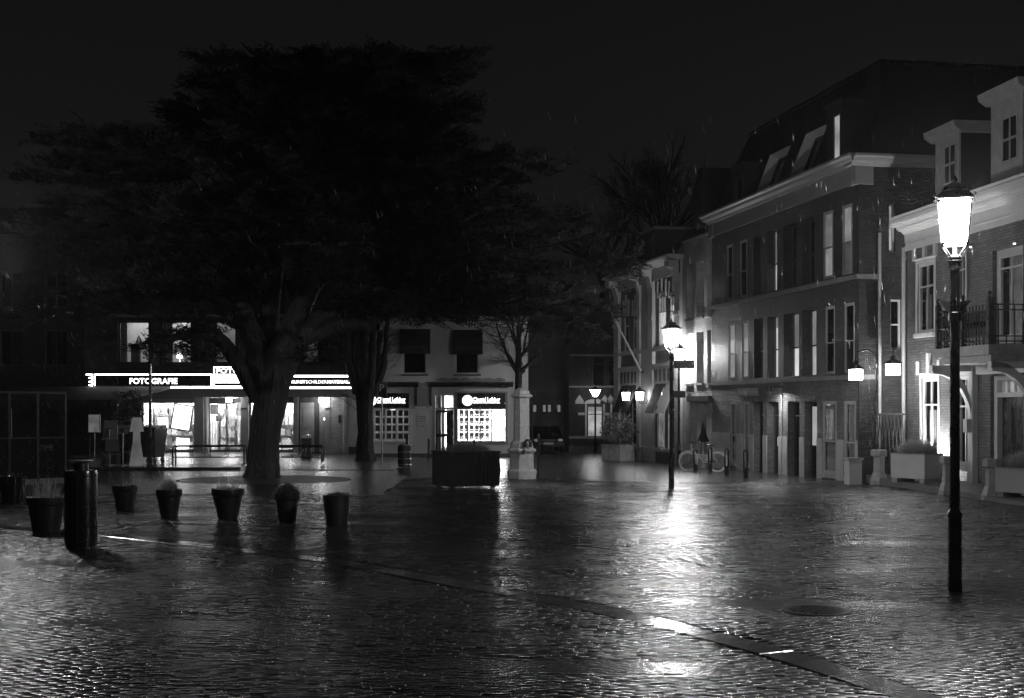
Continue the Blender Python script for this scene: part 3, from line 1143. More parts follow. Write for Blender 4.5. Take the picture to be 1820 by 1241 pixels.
for r_ in range(4):
    for c_ in range(6):
        uu_ = 816 + c_ * 9.2
        vv_ = 729 + r_ * 13.5
        MB().box(cx_(uu_), cx_(uu_ + 7.4), .3, .31, cz_(vv_ + 7.4), cz_(vv_)).build('listing_card', mcard[(r_ + c_ * 2) % 3], w)
        MB().box(cx_(uu_), cx_(uu_ + 7.4), .3, .31, cz_(vv_ + 11), cz_(vv_ + 8)).build('caption_card', mcard[2], w)
for u in (829, 851.5):
    MB().box(cx_(u), cx_(u + 2.5), .33, .36, z0, z1).build('hanger', M_frame_d, w)
MB().box(cx_(872.5), cx_(875), .1, .2, z0, z1).build('mullion', M_plaster, w)
MB().box(cx_(876), cx_(896.5), .5, .53, z0 + .05, z1 - .03).build('light_panel', emit('window_light_panel', 34.0), w)
w, x0, x1, z0, z1 = agent_window(GWL, False, '_dim')
for r_ in range(4):
    for c_ in range(6):
        uu_ = 666 + c_ * 10.2
        vv_ = 729.5 + r_ * 13.6
        MB().box(cx_(uu_), cx_(uu_ + 8), .3, .31, cz_(vv_ + 10), cz_(vv_)).build('listing_card', mat('card_dim_%d' % ((r_ + c_) % 2), (.07, .1)[(r_ + c_) % 2], .5, var=.5, vs=9), w)
for u in (683.5, 703):
    MB().box(cx_(u), cx_(u + 2.4), .07, .13, z0, z1).build('mullion', M_agent, w)
for v in (742, 756, 770.5):
    MB().box(x0, x1, .27, .29, cz_(v + .8), cz_(v)).build('glass_rail', M_steel, w)
# door
a, b = cx_(DOOR[0]), cx_(DOOR[1])
zd = cz_(727)
mb = MB().box(a, a + .07, -.02, .2, CG, cz_(698)).box(b - .05, b, -.02, .2, CG, cz_(698)).box(a + .07, b - .05, -.02, .2, cz_(703), cz_(698)).box(a + .07, b - .05, .02, .2, zd - .04, zd + .06)
fr = mb.build('door_frame', M_agent, ag)
MB().box(a + .07, b - .05, .1, .106, zd + .06, cz_(703)).build('transom_pane', M_glass, fr)
mb = MB()
x0, x1 = a + .08, b - .06
for c0, c1 in ((x0, x0 + .07), (x1 - .3, x1)):
    mb.box(c0, c1, .05, .11, CG + .03, zd - .05)
zm = cz_(773)
mb.box(x0 + .07, x1 - .3, .05, .11, CG + .03, CG + .12).box(x0 + .07, x1 - .3, .05, .11, zm - .09, zm + .05).box(x0 + .07, x1 - .3, .05, .11, zd - .17, zd - .05)
dr = mb.build('door', M_black, ag)
MB().box(x0 + .07, x1 - .3, .08, .085, CG + .12, zd - .17).build('pane', M_glass, dr)
MB().box(cx_(783), cx_(796), .035, .048, cz_(772.5), cz_(770.5)).build('letter_slot', M_steel, dr)
MB().tube([(x1 - .1, .02, CG + .9), (x1 - .1, -.02, CG + .9), (x1 - .1, -.02, CG + 1.25), (x1 - .1, .02, CG + 1.25)], .012, 6).build('handle', M_steel, dr)
mb = MB()
mb.wall(a, b, CG, cz_(698), [], 1.3)
mb.quad((a, .25, CG), (a, .25, cz_(698)), (a, 1.3, cz_(698)), (a, 1.3, CG)).quad((b, .25, cz_(698)), (b, .25, CG), (b, 1.3, CG), (b, 1.3, cz_(698)))
mb.build('hallway', M_int, dr)
folds(cx_(774), cx_(783), CG + .1, cz_(702), .4, .03, .12).build('curtain', M_curtain, dr)
folds(cx_(783.5), cx_(789), CG + .1, cz_(702), .5, .03, .16).build('curtain', M_white, dr)
MB().box(cx_(790), cx_(797), .9, 1.1, cz_(702), cz_(699)).box(cx_(789.5), cx_(791), 1.15, 1.25, CG + .2, cz_(705)).build('hall_light', emit('hall_light_glow', 16.0), dr)
# wall plaque and downpipe
pq = MB().box(cx_(743), cx_(759), -.025, -.002, cz_(761), cz_(737)).build('plaque', M_agent, ag)
for v in (740, 743.5, 748, 757):
    MB().box(cx_(744.5), cx_(757), -.03, -.026, cz_(v + .8), cz_(v)).build('plaque_line', M_frame_d, pq)
# agency signs
def agency_sign(u0, cu, tu0, tu1, label):
    t_ = thing('agency_sign', label, 'sign', (0, CY, 0))
    MB().box(cx_(u0), cx_(u0 + 85 if u0 > 800 else 727), -.03, .09, cz_(725), cz_(699.3)).build('board', M_black, t_)
    mb = MB().lathe([(9.3 * kc, 0), (9.3 * kc, .02)], 0, 0, 32)
    mb.xf(lambda x, y, z: (cx_(cu) + x, -.031 - z, cz_(712) + y))
    mb.f = [tuple(reversed(f)) for f in mb.f]
    mb.build('round_emblem', E_letter, t_)
    text_mb('Chantal Lefeber', cx_(tu0), cx_(tu1), cz_(713.9), cz_(706.2), -.036, bold=.025).build('lettering', E_letter, t_)
    text_mb('MAKELAARS IN DE BOLLENSTREEK', cx_(tu0), cx_(tu1), cz_(717.2), cz_(714.6), -.036, bold=.02).build('lettering', E_letter, t_)
agency_sign(813, 831, 841, 889, 'black agency sign with white disc above the bright shop window')
agency_sign(656, 660, 670.5, 721, 'black agency sign with white disc half hidden behind the pollarded tree')
# awnings
M_awn = mat('awning_canvas', .014, .75, var=.3, vs=6)
M_awn_t = mat('awning_print', .09, .8)
def barrel_awning(u0, u1, v0, v1, label):
    t_ = thing('window_awning', label, 'awning', (0, CY, 0))
    x0, x1 = cx_(u0), cx_(u0 + (u1 - u0) * .84)
    z0, z1 = cz_(v1), cz_(v0)
    hgt = z1 - z0 - .12
    dep = .62
    prof = [(-.01, z0 + .12)] + [(-dep * math.cos(a), z0 + .12 + hgt * math.sin(a)) for a in np.linspace(0, pi / 2, 9)]
    MB().ext_yz(prof[::-1], x0, x1).build('hood', M_awn, t_)
    # scalloped valance
    mb = MB()
    n = 18
    for side in range(3):
        if side == 0: A, B = (x0, -dep), (x1, -dep)
        elif side == 1: A, B = (x0, -.02), (x0, -dep)
        else: A, B = (x1, -dep), (x1, -.02)
        for i in range(n):
            t0, t1 = i / n, (i + 1) / n
            p0 = (A[0] + (B[0] - A[0]) * t0, A[1] + (B[1] - A[1]) * t0)
            p1 = (A[0] + (B[0] - A[0]) * t1, A[1] + (B[1] - A[1]) * t1)
            s0 = .03 * abs(math.sin(i * .9)); s1 = .03 * abs(math.sin((i + 1) * .9))
            mb.quad((*p0, z0 - s0), (*p1, z0 - s1), (*p1, z0 + .118), (*p0, z0 + .118))
    mb.build('valance', M_awn, t_)
    for a in (.12, .55, 1.0):
        y, z = -dep * math.cos(a) - .004, z0 + .12 + hgt * math.sin(a)
        MB().box(x0 + .02, x1 - .02, y - .004, y + .01, z - .006, z + .006).build('seam', M_awn_t, t_)
    sc = lambda q: x0 + (x1 - x0) * q
    zt = z0 + .2
    text_mb('CHANTAL', sc(.2), sc(.5), zt, zt + .11, -dep - .004).build('lettering', M_awn_t, t_)
    text_mb('LEFEBER', sc(.64), sc(.94), zt, zt + .11, -dep - .004).build('lettering', M_awn_t, t_)
    mb = MB()
    for q in range(3):
        mb.bar((sc(.57) + (q - 1) * .015, -dep - .006, zt), (sc(.57) + (q - 1) * .06, -dep - .006, zt + .2), .012, .004)
    mb.build('emblem', M_awn_t, t_)
barrel_awning(712, 775, 585, 629, 'dark rounded awning over the left upper window of the white house')
barrel_awning(805, 868, 586.5, 630, 'dark rounded awning over the right upper window of the white house')
def rolled_awning(u0, u1, label, drops):
    t_ = thing('rolled_awning', label, 'awning', (0, CY, 0))
    x0, x1 = cx_(u0), cx_(u1)
    MB().tube([(x0, -.16, cz_(684)), (x1, -.16, cz_(684))], .1, 10).build('roll', M_awn, t_)
    MB().box(x0 - .02, x1 + .02, -.3, -.004, cz_(681.5), cz_(679)).build('cover', M_frame_d, t_)
    for ud in drops:
        MB().ext_yz([(-.02, cz_(722)), (-.02, cz_(684)), (-.24, cz_(684)), (-.26, cz_(716))], cx_(ud), cx_(ud) + .05).build('side_flap', M_awn, t_)
        MB().box(cx_(ud) - .06, cx_(ud) - .02, -.05, -.004, cz_(726), cz_(686)).build('bracket', M_white, t_)
rolled_awning(660, 744, 'rolled up dark awning above the dim left agency window', (739,))
rolled_awning(762, 912, 'long rolled up dark awning above the agency door and bright window', (765,))

# ---------------------------------------------------------------- the tall brick house with the mansard roof
RX = lambda u, o=0.0: ROW.X(u, o)
RZ = lambda u, v, o=0.0: ROW.Z(u, v, o)
RG = -.75                                       # bottom of the walls, below the falling ground
bh = thing('brick_house', 'tall dark brick house with white cornice, mansard roof and narrow windows', 'house', (10.07, 39.3, 0), ROW.rz)
BX0 = RX(1265)
ztp = RZ(1525, 325)                             # underside of the white frieze
zc0, zc1 = RZ(1525, 296), RZ(1525, 277)
zs1_, zs2_ = RZ(1526, 487), RZ(1526, 666)
cols3 = [(1292, 1303), (1315, 1328), (1339, 1353), (1363, 1381), (1392, 1415), (1425, 1447), (1463, 1481), (1497, 1515)]
cols2 = [(1295, 1307), (1319, 1331), (1340, 1356), (1364, 1383), (1393, 1420), (1426, 1451), (1467, 1484), (1501, 1519)]
cols1 = [(1298, 1309), (1321, 1332), (1340, 1356), (1364, 1384), (1400, 1421), (1430, 1452), (1462, 1487), (1500, 1521)]
DEEP = (2, 3, 4, 5)
DEP = (.05, .05, .33, .31, .38, .345, .05, .05)
z3t, z3b = RZ(1497, 367), zs1_ + .06
z2t, z2b = RZ(1501, 540), zs2_ + .06
z1t, z1b = RZ(1500, 713), RZ(1500, 846)
holes = []
for i in range(8):
    dep = DEP[i]
    holes.append((RX(cols3[i][0]), RX(cols3[i][1]), z3b, z3t, dep))
    holes.append((RX(cols2[i][0]), RX(cols2[i][1]), z2b, z2t, dep))
    d1 = .3 if i in DEEP else .08
    holes.append((RX(cols1[i][0]), RX(cols1[i][1]), z1b if i not in DEEP else -.42, z1t, d1))
lo_h = [h for h in holes if h[3] <= zs2_]
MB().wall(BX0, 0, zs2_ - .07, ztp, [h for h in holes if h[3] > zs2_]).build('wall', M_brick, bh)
MB().wall(BX0, 0, RG, zs2_ - .07, lo_h).build('ground_floor_wall', M_brick_lit, bh)
# rendered base of the ground floor, proud of the brick
zpl = RZ(1500, 782)
edges = [BX0] + [c for i in range(8) for c in (RX(cols1[i][0]) - .02, RX(cols1[i][1]) + .02)] + [0]
for i in range(0, len(edges), 2):
    if edges[i + 1] - edges[i] > .05:
        MB().box(edges[i], edges[i + 1], -.025, -.003, RG, zpl).build('plinth', mat('plinth_render', .42, .6, var=.3, vs=1.5), bh)
# gable end, facing the camera
gdep = 11.0
gw = [(1580, 1592, 362, 447), (1583, 1603, 532, 622)]
YW = lambda u: 0.0
def gy(u):
    # local y on the gable plane x=0 for a photo column
    t = (u - U0) / F
    n = ROW.n
    return (t * 39.3 - 10.07) / (n[0] - t * n[1])
def gzz(u, v):
    y = gy(u)
    return CH + (V0 - v) / F * (39.3 + y * ROW.n[1])
gh = [(gy(a), gy(b), gzz(a, d), gzz(a, c), .2) for a, b, c, d in gw]
mb = MB().wall(0, gdep, RG, ztp + .6, gh)
mb.xf(lambda x, y, z: (-y, x, z))
mb.build('gable_wall', M_brick, bh)
MB().box(-.012, .06, .0, .42, RG, ztp).build('corner_pier', M_brick, bh)
for (a, b, c, d, dep), lit in zip(gh, (True, False)):
    tmp = thing('window_group', None, None)
    w = window(tmp, a, b, c, d, .18, M_white, .06, 1, 2, lit=E_lit if lit else None)
    for o in [w] + list(w.children):
        me = o.data
        for q in me.vertices:
            x, y, z = q.co
            q.co = (-y, x, z)
    w.parent = bh
    bpy.data.objects.remove(tmp)
# string courses
for z in (zs1_, zs2_):
    MB().box(BX0, .04, -.07, -.003, z - .14, z).box(.004, .07, -.07, .6, z - .14, z).build('string_course', mat('string_stone', .16, .6, var=.35, vs=2), bh)
# frieze and cornice
M_frz = mat('frieze_paint', .26, .5, var=.12, vs=1)
MB().box(BX0 - .02, -.44, -.05, .3, ztp, zc0).build('frieze', M_frz, bh)
for a, b in ((BX0 - .06, BX0 + .36), (-.44, .09)):
    MB().box(a, b, -.12, .44, ztp - .05, zc0).build('frieze_block', M_frz, bh)
prof = [(-.16, zc0 + .002), (-.2, zc0 + .07), (-.36, zc0 + .12), (-.4, zc0 + .2), (-.5, zc1 - .07), (-.5, zc1), (.4, zc1), (.4, zc0 + .002)]
mb = MB().ext_yz(prof[::-1], BX0 - .1, .0)
mb.add([(.0, p[0], p[1]) for p in prof] + [(-p[0], p[0], p[1]) for p in prof], [tuple(range(8, 16))] + [(i, (i + 1) % 8, 8 + (i + 1) % 8, 8 + i) for i in range(8)])
mb.build('cornice', M_frz, bh)
gp_ = [(.16, zc0 + .01), (.2, zc0 + .07), (.36, zc0 + .12), (.4, zc0 + .2), (.5, zc1 - .07), (.5, zc1), (-.3, zc1 - .004), (-.3, zc0 + .01)]
mb = MB().ext_xz(gp_, -.3, gdep)
mb.build('cornice', M_frz, bh)
# windows
E_bright = emit('lit_blind_bright', 1.0, var=.25, vs=1.0)
lit3 = {6: emit('lit_curtain_upper', .45, var=.3), 7: emit('lit_curtain_dim', .13, var=.3), 3: E_lit}
lit2 = {0: emit('lit_curtain_left', .6, var=.25), 1: emit('lit_curtain_left2', .42, var=.25), 3: E_bright, 4: E_bright, 5: E_lit}
for i in range(8):
    dep = DEP[i]
    for cols, zb, zt_, lit, fl in ((cols3, z3b, z3t, lit3, 3), (cols2, z2b, z2t, lit2, 2)):
        x0, x1 = RX(cols[i][0]), RX(cols[i][1])
        fm = M_plaster if i not in DEEP else M_frame_d
        w = window(bh, x0, x1, zb, zt_, dep - .004, fm, .09 if i not in DEEP else .02, 1, 1, lit=lit.get(i), zt=zb + .95)
        if i not in DEEP:
            MB().box(x0 + .03, x1 - .03, -.03, -.022, zb, zb + .95).build('glass_balustrade', M_glass, w)
    x0, x1 = RX(cols1[i][0]), RX(cols1[i][1])
    if i in DEEP:
        # recessed shop doors with etched glass
        z0 = -.4
        w = window(bh, x0, x1, z0, z1t, .29, M_frame_d, .05, 1, 1, zt=z0 + 2.05)
        if i in (4, 5):
            cxx = x1 - .3
            mb = MB()
            zc = 1.2 if i == 4 else .55
            mb.tube([(cxx - .12, 0.2, zc - .35), (cxx + .02, 0.2, zc + .1), (cxx + .1, 0.2, zc + .4)], .014, 5)
            mb.tube([(cxx + .1, 0.2, zc + .4), (cxx + .2, 0.2, zc + .28), (cxx + .08, 0.2, zc + .05), (cxx + .16, 0.2, zc - .12), (cxx + .1, 0.2, zc - .4), (cxx - .02, 0.2, zc - .42), (cxx - .04, 0.2, zc - .3)], .014, 5)
            mb.build('etched_monogram', M_cream, w)
        if i == 5:
            MB().box(x0 + .25, x1 - .03, .16, .18, .72, 1.95).build('notice_board', emit('lit_notice', .35, var=.15), w)
        if i == 3:
            MB().box(x0 + .5, x1 - .02, .16, .18, .6, .9).build('notice_board', M_white, w)
    else:
        w = window(bh, x0, x1, z1b, z1t, .07, M_plaster, .1, 1, 1, zt=z1b + 1.0)
        folds(x0 + .1, x1 - .1, z1b, z1t, .12).build('curtain', M_curtain, w)
        MB().box(x0 - .04, x1 + .04, -.07, -.026, z1b - .12, z1b).build('sill', M_stone, w)
# pale vertical pipe in the middle of the front and the lamp over the entrance
MB().box(RX(1391) - .02, RX(1391) + .03, -.05, -.026, -.3, zs2_ - .15).build('pipe', M_stone, bh)
MB().tube([(.09, gy(1561), -.2), (.09, gy(1561), zs1_ + 1.2)], .05, 8).build('downpipe', M_stone, bh)
MB().box(RX(1510), RX(1516), -.14, -.026, .3, .34).build('bracket', M_frame_d, bh)
# mansard roof: tilted lower slopes with two recessed roof windows
a_t = math.atan2(1.2, RZ(1565, 110, -1.2) - zc1 - .0)
zr0, yr0 = zc1 + .0, .1
ztopr = CH + (V0 - 110) / F * 40.7
Lr = math.hypot(1.2, ztopr - zr0)
a_t = math.asin(1.2 / Lr)
def tilt(x, y, z):
    return (x, yr0 + z * math.sin(a_t) + y * math.cos(a_t), zr0 + z * math.cos(a_t) - y * math.sin(a_t))
rw = [(RX(1341, -.15), RX(1379, -.2), .1, 1.75, .42), (RX(1400, -.15), RX(1441, -.2), .1, 1.9, .42)]
XF = RX(1330, -1.2)
mb = MB()
XN = -1.2
mb.wall(BX0 + .1, -.12, 0, Lr, [(a, b, c, d, 0) for a, b, c, d, e_ in rw])
mb.v = [((XN if x > XN and z > Lr - .01 else (XF if x < XF and z > Lr - .01 else x)), y, z) for x, y, z in mb.v]
mb.xf(tilt)
# hip towards the camera, far hip, flat top
A = tilt(-.12, 0, 0); B = tilt(XN, 0, Lr)
mb.quad((-.12, A[1], A[2]), (-.12, gdep, A[2]), (XN, gdep, B[2]), (XN, B[1], B[2]))
C = tilt(BX0 + .1, 0, 0); D = tilt(XF, 0, Lr)
mb.quad((C[0], C[1], C[2]), (D[0], D[1], D[2]), (D[0], gdep, D[2]), (C[0], gdep, C[2]))
mb.quad((XF, B[1], B[2]), (XN, B[1], B[2]), (XN, gdep, B[2]), (XF, gdep, B[2]))
roof = mb.build('roof', M_slate, bh)
# ridge tiles along the edges of the flat top
def ridge_run(a, b, n):
    for i in range(n):
        p = Vector(a).lerp(Vector(b), (i + .08) / n); q = Vector(a).lerp(Vector(b), (i + .92) / n)
        MB().tube([p, p.lerp(q, .5) + Vector((0, 0, .015)), q], [.1, .085, .085], 7).build('ridge_tile', M_slate, roof)
ridge_run((XF, B[1], B[2]), (XN, B[1], B[2]), 30)
ridge_run((XN, B[1], B[2]), (XN, 9.5, B[2]), 24)
for a, b, c, d, e_ in rw:
    mb = MB()
    mb.quad((a, 0, c), (a, 0, d), (a, e_, d), (a, e_, c)).quad((b, 0, d), (b, 0, c), (b, e_, c), (b, e_, d)).quad((a, 0, d), (b, 0, d), (b, e_, d), (a, e_, d)).quad((b, 0, c), (a, 0, c), (a, e_, c), (b, e_, c))
    mb.xf(tilt)
    w = mb.build('roof_window', M_white, bh)
    fm = MB().box(a, a + .06, e_ - .06, e_, c, d).box(b - .06, b, e_ - .06, e_, c, d).box(a + .06, b - .06, e_ - .06, e_, d - .08, d).box((a + b) / 2 - .05, (a + b) / 2 + .05, e_ - .06, e_, c, d - .08)
    fm.xf(tilt); fm.build('frame', M_frame_d, w)
    gl = MB().box(a, b, e_ - .01, e_ - .004, c, d); gl.xf(tilt); gl.build('pane', M_glass, w)
    gl = MB().quad((a, e_ + .3, c), (b, e_ + .3, c), (b, e_ + .3, d), (a, e_ + .3, d)); gl.xf(tilt); gl.build('room', M_room, w)
# box dormers
def box_dormer(x0, x1, ztop_, litw):
    t_ = MB().box(x0, x1, .12, 1.6, zr0 - .05, ztop_).box(x0 - .08, x1 + .08, .04, 1.62, ztop_ + .002, ztop_ + .1)
    dm = t_.build('dormer', mat('dormer_zinc', .03, .5), bh)
    xa, xb = x0 + (x1 - x0) * .55, x1 - .12
    MB().box(xa - .06, xa, .06, .118, zr0 + .1, ztop_ - .35).box(xb, xb + .06, .06, .118, zr0 + .1, ztop_ - .35).box(xa, xb, .06, .118, ztop_ - .4, ztop_ - .35).build('window_frame', M_frame_d, dm)
    MB().quad((xa, .1, zr0 + .1), (xb, .1, zr0 + .1), (xb, .1, ztop_ - .4), (xa, .1, ztop_ - .4)).build('window_glow', litw, dm)
    return dm
dm = box_dormer(RX(1462, 0), RX(1492, 0), RZ(1492, 178), emit('dormer_lit', .3, var=.5, vs=1.1))
dm2 = box_dormer(RX(1297, 0), RX(1318, 0), RZ(1318, 292), M_room)
MB().box(RX(1290) - .2, RX(1290) + .25, 1.8, 2.3, zc1 - .5, zc1 + 2.7).box(RX(1290) - .28, RX(1290) + .33, 1.72, 2.38, zc1 + 2.702, zc1 + 2.85).build('chimney', M_brick_d, bh)
# name plate on the front
pl = thing('name_plate', 'small grey name plate on the brick front above the shop doors', 'sign', (10.07, 39.3, 0), ROW.rz)
x0, x1 = RX(1313), RX(1350)
z0, z1 = RZ(1331, 704), RZ(1331, 690)
MB().box(x0, x1, -.05, -.004, z0, z1).build('plate', mat('plate_grey', .16, .5), pl)
xm = x0 + (x1 - x0) * .5
text_mb('Anneke', x0 + .08, xm, z0 + .07, z1 - .05, -.053, bold=.01).build('lettering', M_cream, pl)
text_mb('Pieterse', xm + .02, x1 - .08, z0 + .07, z1 - .05, -.053).build('lettering', M_plaster, pl)

# ---------------------------------------------------------------- the narrow white painted house
wh = thing('white_house', 'narrow pale house with tall recessed windows between brick and ornate houses', 'house', (10.07, 39.3, 0), ROW.rz)
x0, x1 = RX(1214), BX0
wt = RZ(1240, 424)
niches = []
for (ua, ub) in ((1221, 1232), (1238, 1251), (1257, 1264)):
    niches.append((RX(ua), RX(ub), RZ(1230, 566), RZ(1230, 470), .35))
    niches.append((RX(ua), RX(ub), RZ(1230, 682), RZ(1230, 592), .35))
for (ua, ub) in ((1229, 1238), (1244, 1256)):
    niches.append((RX(ua), RX(ub), -.5, RZ(1240, 716), .35))
MB().wall(x0, x1, RG, wt, niches).build('wall', M_brick_t, wh)
MB().quad((x0, 0, wt), (x1, 0, wt), (x1, 8, wt), (x0, 8, wt)).build('flat_roof', M_slate, wh)
MB().box(x0, x1, -.06, .3, wt + .002, wt + .09).build('coping', M_plaster, wh)
for i, (a, b, c, d, dep) in enumerate(niches):
    h_ = (d - c)
    w = window(wh, a, b, c, c + h_ * (.55 if i < 6 else .8), dep - .02, M_plaster if i < 6 else M_white, .06)
    MB().quad((a, dep, c), (b, dep, c), (b, dep, d), (a, dep, d)).build('niche_back', M_brick_t, w)
    if i < 6:
        MB().box(a - .05, b + .05, -.09, -.003, c - .08, c).build('sill', M_stone, w)
MB().box(RX(1226), RX(1265), -.14, -.003, RZ(1245, 714), RZ(1245, 704)).build('canopy', M_frame_d, wh)

# ---------------------------------------------------------------- the ornate house with pilasters
oh = thing('ornate_house', 'ornate house with white pilasters, bracketed cornice and trident window hoods', 'house', (10.07, 39.3, 0), ROW.rz)
x0, x1 = RX(1096), RX(1213.5)
ot = RZ(1150, 478)
zf = RZ(1104, 519)
zst1, zst2 = RZ(1100, 630), RZ(1100, 655)
zsill = .12
uw = [(1110, 1118), (1126, 1134), (1171, 1184), (1191, 1204)]
lw = [(1108, 1119), (1123, 1134), (1168, 1182), (1187, 1202)]
oholes = [(RX(a), RX(b), zst1 + .1, RZ(a, 560 if a < 1150 else 528), .065) for a, b in uw]
oholes += [(RX(a), RX(b), zsill, RZ(1120, 690), .065) for a, b in lw]
MB().wall(x0, x1, RG, ot - .1, oholes).build('wall', M_brick_d, oh)
MB().quad((x0, 0, RG), (x0, 0, ot), (x0, 8, ot), (x0, 8, RG)).build('side_wall', M_brick_d, oh)
pil = [(1096, 1104), (1136.5, 1142), (1157, 1165), (1204.5, 1213.5)]
M_band = mat('pilaster_plaster', .46, .65, var=.15, vs=1.5, bump=.2, bs=20)
for a, b in pil:
    xa, xb = RX(a), RX(b)
    MB().box(xa, xb, -.14, -.003, RG, zf).build('pilaster', M_band, oh)
    for z in np.arange(.3, zf - .3, .55):
        MB().box(xa - .012, xb + .012, -.152, -.141, z, z + .49).build('pilaster_block', M_band, oh)
    # bracket under the cornice
    MB().ext_yz([(-.16, zf - .3), (-.16, ot - .16), (-.62, ot - .16), (-.58, ot - .4), (-.3, zf + .2)], xa + .05, xb - .05).build('bracket', M_band, oh)
    MB().box(xa - .05, xb + .05, -.2, -.153, RZ(1150, 572), RZ(1150, 566)).build('capital', M_band, oh)
MB().box(x0, x1, -.1, -.004, zf + .002, ot - .15).build('frieze', M_band, oh)
op = [(-.2, ot - .148), (-.5, ot - .08), (-.68, ot), (-.7, ot + .08), (.3, ot + .08), (.3, ot - .148)]
MB().ext_yz(op[::-1], x0 - .25, x1 + .1).build('cornice', M_white, oh)
for z in (zst1, zst2):
    MB().box(x0, x1, -.18, -.155, z - .12, z + .02).build('string_course', M_band, oh)
MB().box(x0, x1, -.16, -.004, -.02, zsill - .003).build('sill_band', M_band, oh)
xa, xb = RX(1142), RX(1157)
MB().box(xa, xb, -.08, -.004, RG, zf).build('niche_panel', M_band, oh)
xm = (xa + xb) / 2
zn = RZ(1150, 508)
MB().ext_xz([(xa + .25, RZ(1150, 628)), (xb - .25, RZ(1150, 628)), (xb - .25, zn - .7), (xm + .25, zn - .25), (xm, zn), (xm - .25, zn - .25), (xa + .25, zn - .7)], -.1, -.081).build('pointed_niche', M_plaster, oh)
E_ow = emit('ornate_lit_window', .9, var=.25)
for i, (a, b) in enumerate(uw):
    h = oholes[i]
    lit = E_ow if i > 1 else None
    zt_ = h[3] - (h[3] - h[2]) * .32
    w = window(oh, h[0], h[1], h[2], h[3], .06, M_white, .07, 1, 1, lit=lit, zt=zt_)
    for q in (1, 2):
        c = h[0] + (h[1] - h[0]) * q / 3
        MB().box(c - .02, c + .02, .0, .008, zt_, h[3]).build('glazing_bar', M_frame_d, w)
    # trident hood mould
    xl, xr = h[0] - .12, h[1] + .12
    zt_ = h[3] + .06
    mb = MB()
    xmid = (xl + xr) / 2
    mb.box(xl, xl + .14, -.07, -.004, zt_ - .1, zt_ + .62).box(xr - .14, xr, -.07, -.004, zt_ - .1, zt_ + .62).box(xmid - .07, xmid + .07, -.07, -.004, zt_ + .16, zt_ + .85)
    mb.ext_xz([(xl + .14, zt_ - .1), (xmid, zt_ + .04), (xr - .14, zt_ - .1), (xr - .14, zt_ + .06), (xmid, zt_ + .159), (xl + .14, zt_ + .06)], -.06, -.004)
    mb.build('hood_mould', M_band, oh)
    MB().box(xl - .05, xr + .05, -.12, -.004, h[2] - .1, h[2] - .003).build('sill', M_band, oh)
for i, (a, b) in enumerate(lw):
    h = oholes[4 + i]
    w = window(oh, h[0], h[1], h[2], h[3], .06, M_white, .07, 1, 1, zt=h[3] - 1.0, lit=emit('ornate_lit_low', .25, var=.5) if i == 2 else None)
    # tilted shutter blind in front of the upper light
    z0, z1 = h[3] - 1.15, h[3] + .12
    MB().ext_yz([(-.03, z1), (-.05, z1), (-.55, z0), (-.53, z0)], h[0] - .06, h[1] + .06).build('awning_blind', M_plaster if i == 3 else M_awn, w)
    MB().box(h[0] - .1, h[1] + .1, -.2, -.161, zsill - .05, zsill + .02).build('sill', M_band, w)
nb = 9
for side in ((1105, 1136), (1166, 1204)):
    xa, xb = RX(side[0]), RX(side[1])
    za, zb_ = zst2 - .75, zst2 - .22
    MB().box(xa, xb, -.09, -.004, za - .1, zst2 - .121).build('panel_band', M_band, oh)
    for q in range(5):
        c = xa + (q + .5) * (xb - xa) / 5
        MB().ext_xz([(c - .13, za), (c + .13, za), (c + .22, zb_), (c - .22, zb_)], -.1, -.091).build('dark_panel', M_brick_d, oh)
# roof and dormer
mb = MB()
mb.quad((x0, -.1, ot + .081), (x1, -.1, ot + .081), (x1, 3.2, ot + 2.6), (x0, 3.2, ot + 2.6)).quad((x0, 3.2, ot + 2.6), (x1, 3.2, ot + 2.6), (x1, 8, ot), (x0, 8, ot))
mb.add([(x1, -.1, ot + .081), (x1, 8, ot), (x1, 3.2, ot + 2.6), (x0, -.1, ot + .081), (x0, 8, ot), (x0, 3.2, ot + 2.6)], [(0, 1, 2), (3, 5, 4)])
mb.build('roof', M_slate, oh)
xa, xb = RX(1143, -.6), RX(1166, -.6)
zd0, zd1 = ot + .1, RZ(1166, 408, -.6)
dmo = MB().box(xa, xb, .6, 3.0, zd0, zd1).build('dormer', mat('dormer_zinc', .03, .5), oh)
MB().box(xa - .15, xb + .15, .45, 3.1, zd1 + .002, zd1 + .14).build('dormer_cornice', M_plaster, dmo)
MB().box(xa + .25, xb - .25, .57, .598, zd0 + .2, zd1 - .25).build('dormer_window', M_frame_d, dmo)
MB().box(RX(1236, -2), RX(1250, -2), 2.0, 6.0, wt, RZ(1245, 300, -2)).build('stair_tower', mat('dormer_zinc', .03, .5), wh)
MB().tube([(RX(1212.5), -.1, -.4), (RX(1212.5), -.1, ot)], .05, 8).build('downpipe', M_iron, oh)

# flagpole on the ornate front
fp0 = ROW.W(RX(1147), -.2)
z0 = RZ(1147, 660)
tip = P(1083, 548, 62.0)
fl = thing('flagpole', 'white flagpole slanting up from the ornate house front', 'flagpole', (fp0[0], fp0[1], z0))
d = (tip[0] - fp0[0], tip[1] - fp0[1], tip[2] - z0)
MB().tube([(0, 0, 0), d], [.05, .03], 8).build('pole', M_white, fl)
MB().lathe([(.01, -.06), (.06, 0), (.01, .06)], d[0], d[1], 10).xf(lambda x, y, z: (x, y, z + d[2])).build('knob', M_white, fl)
MB().tube([(0, 0, 0), (.12, .05, -.05)], .07, 8).build('holder', M_iron, fl)

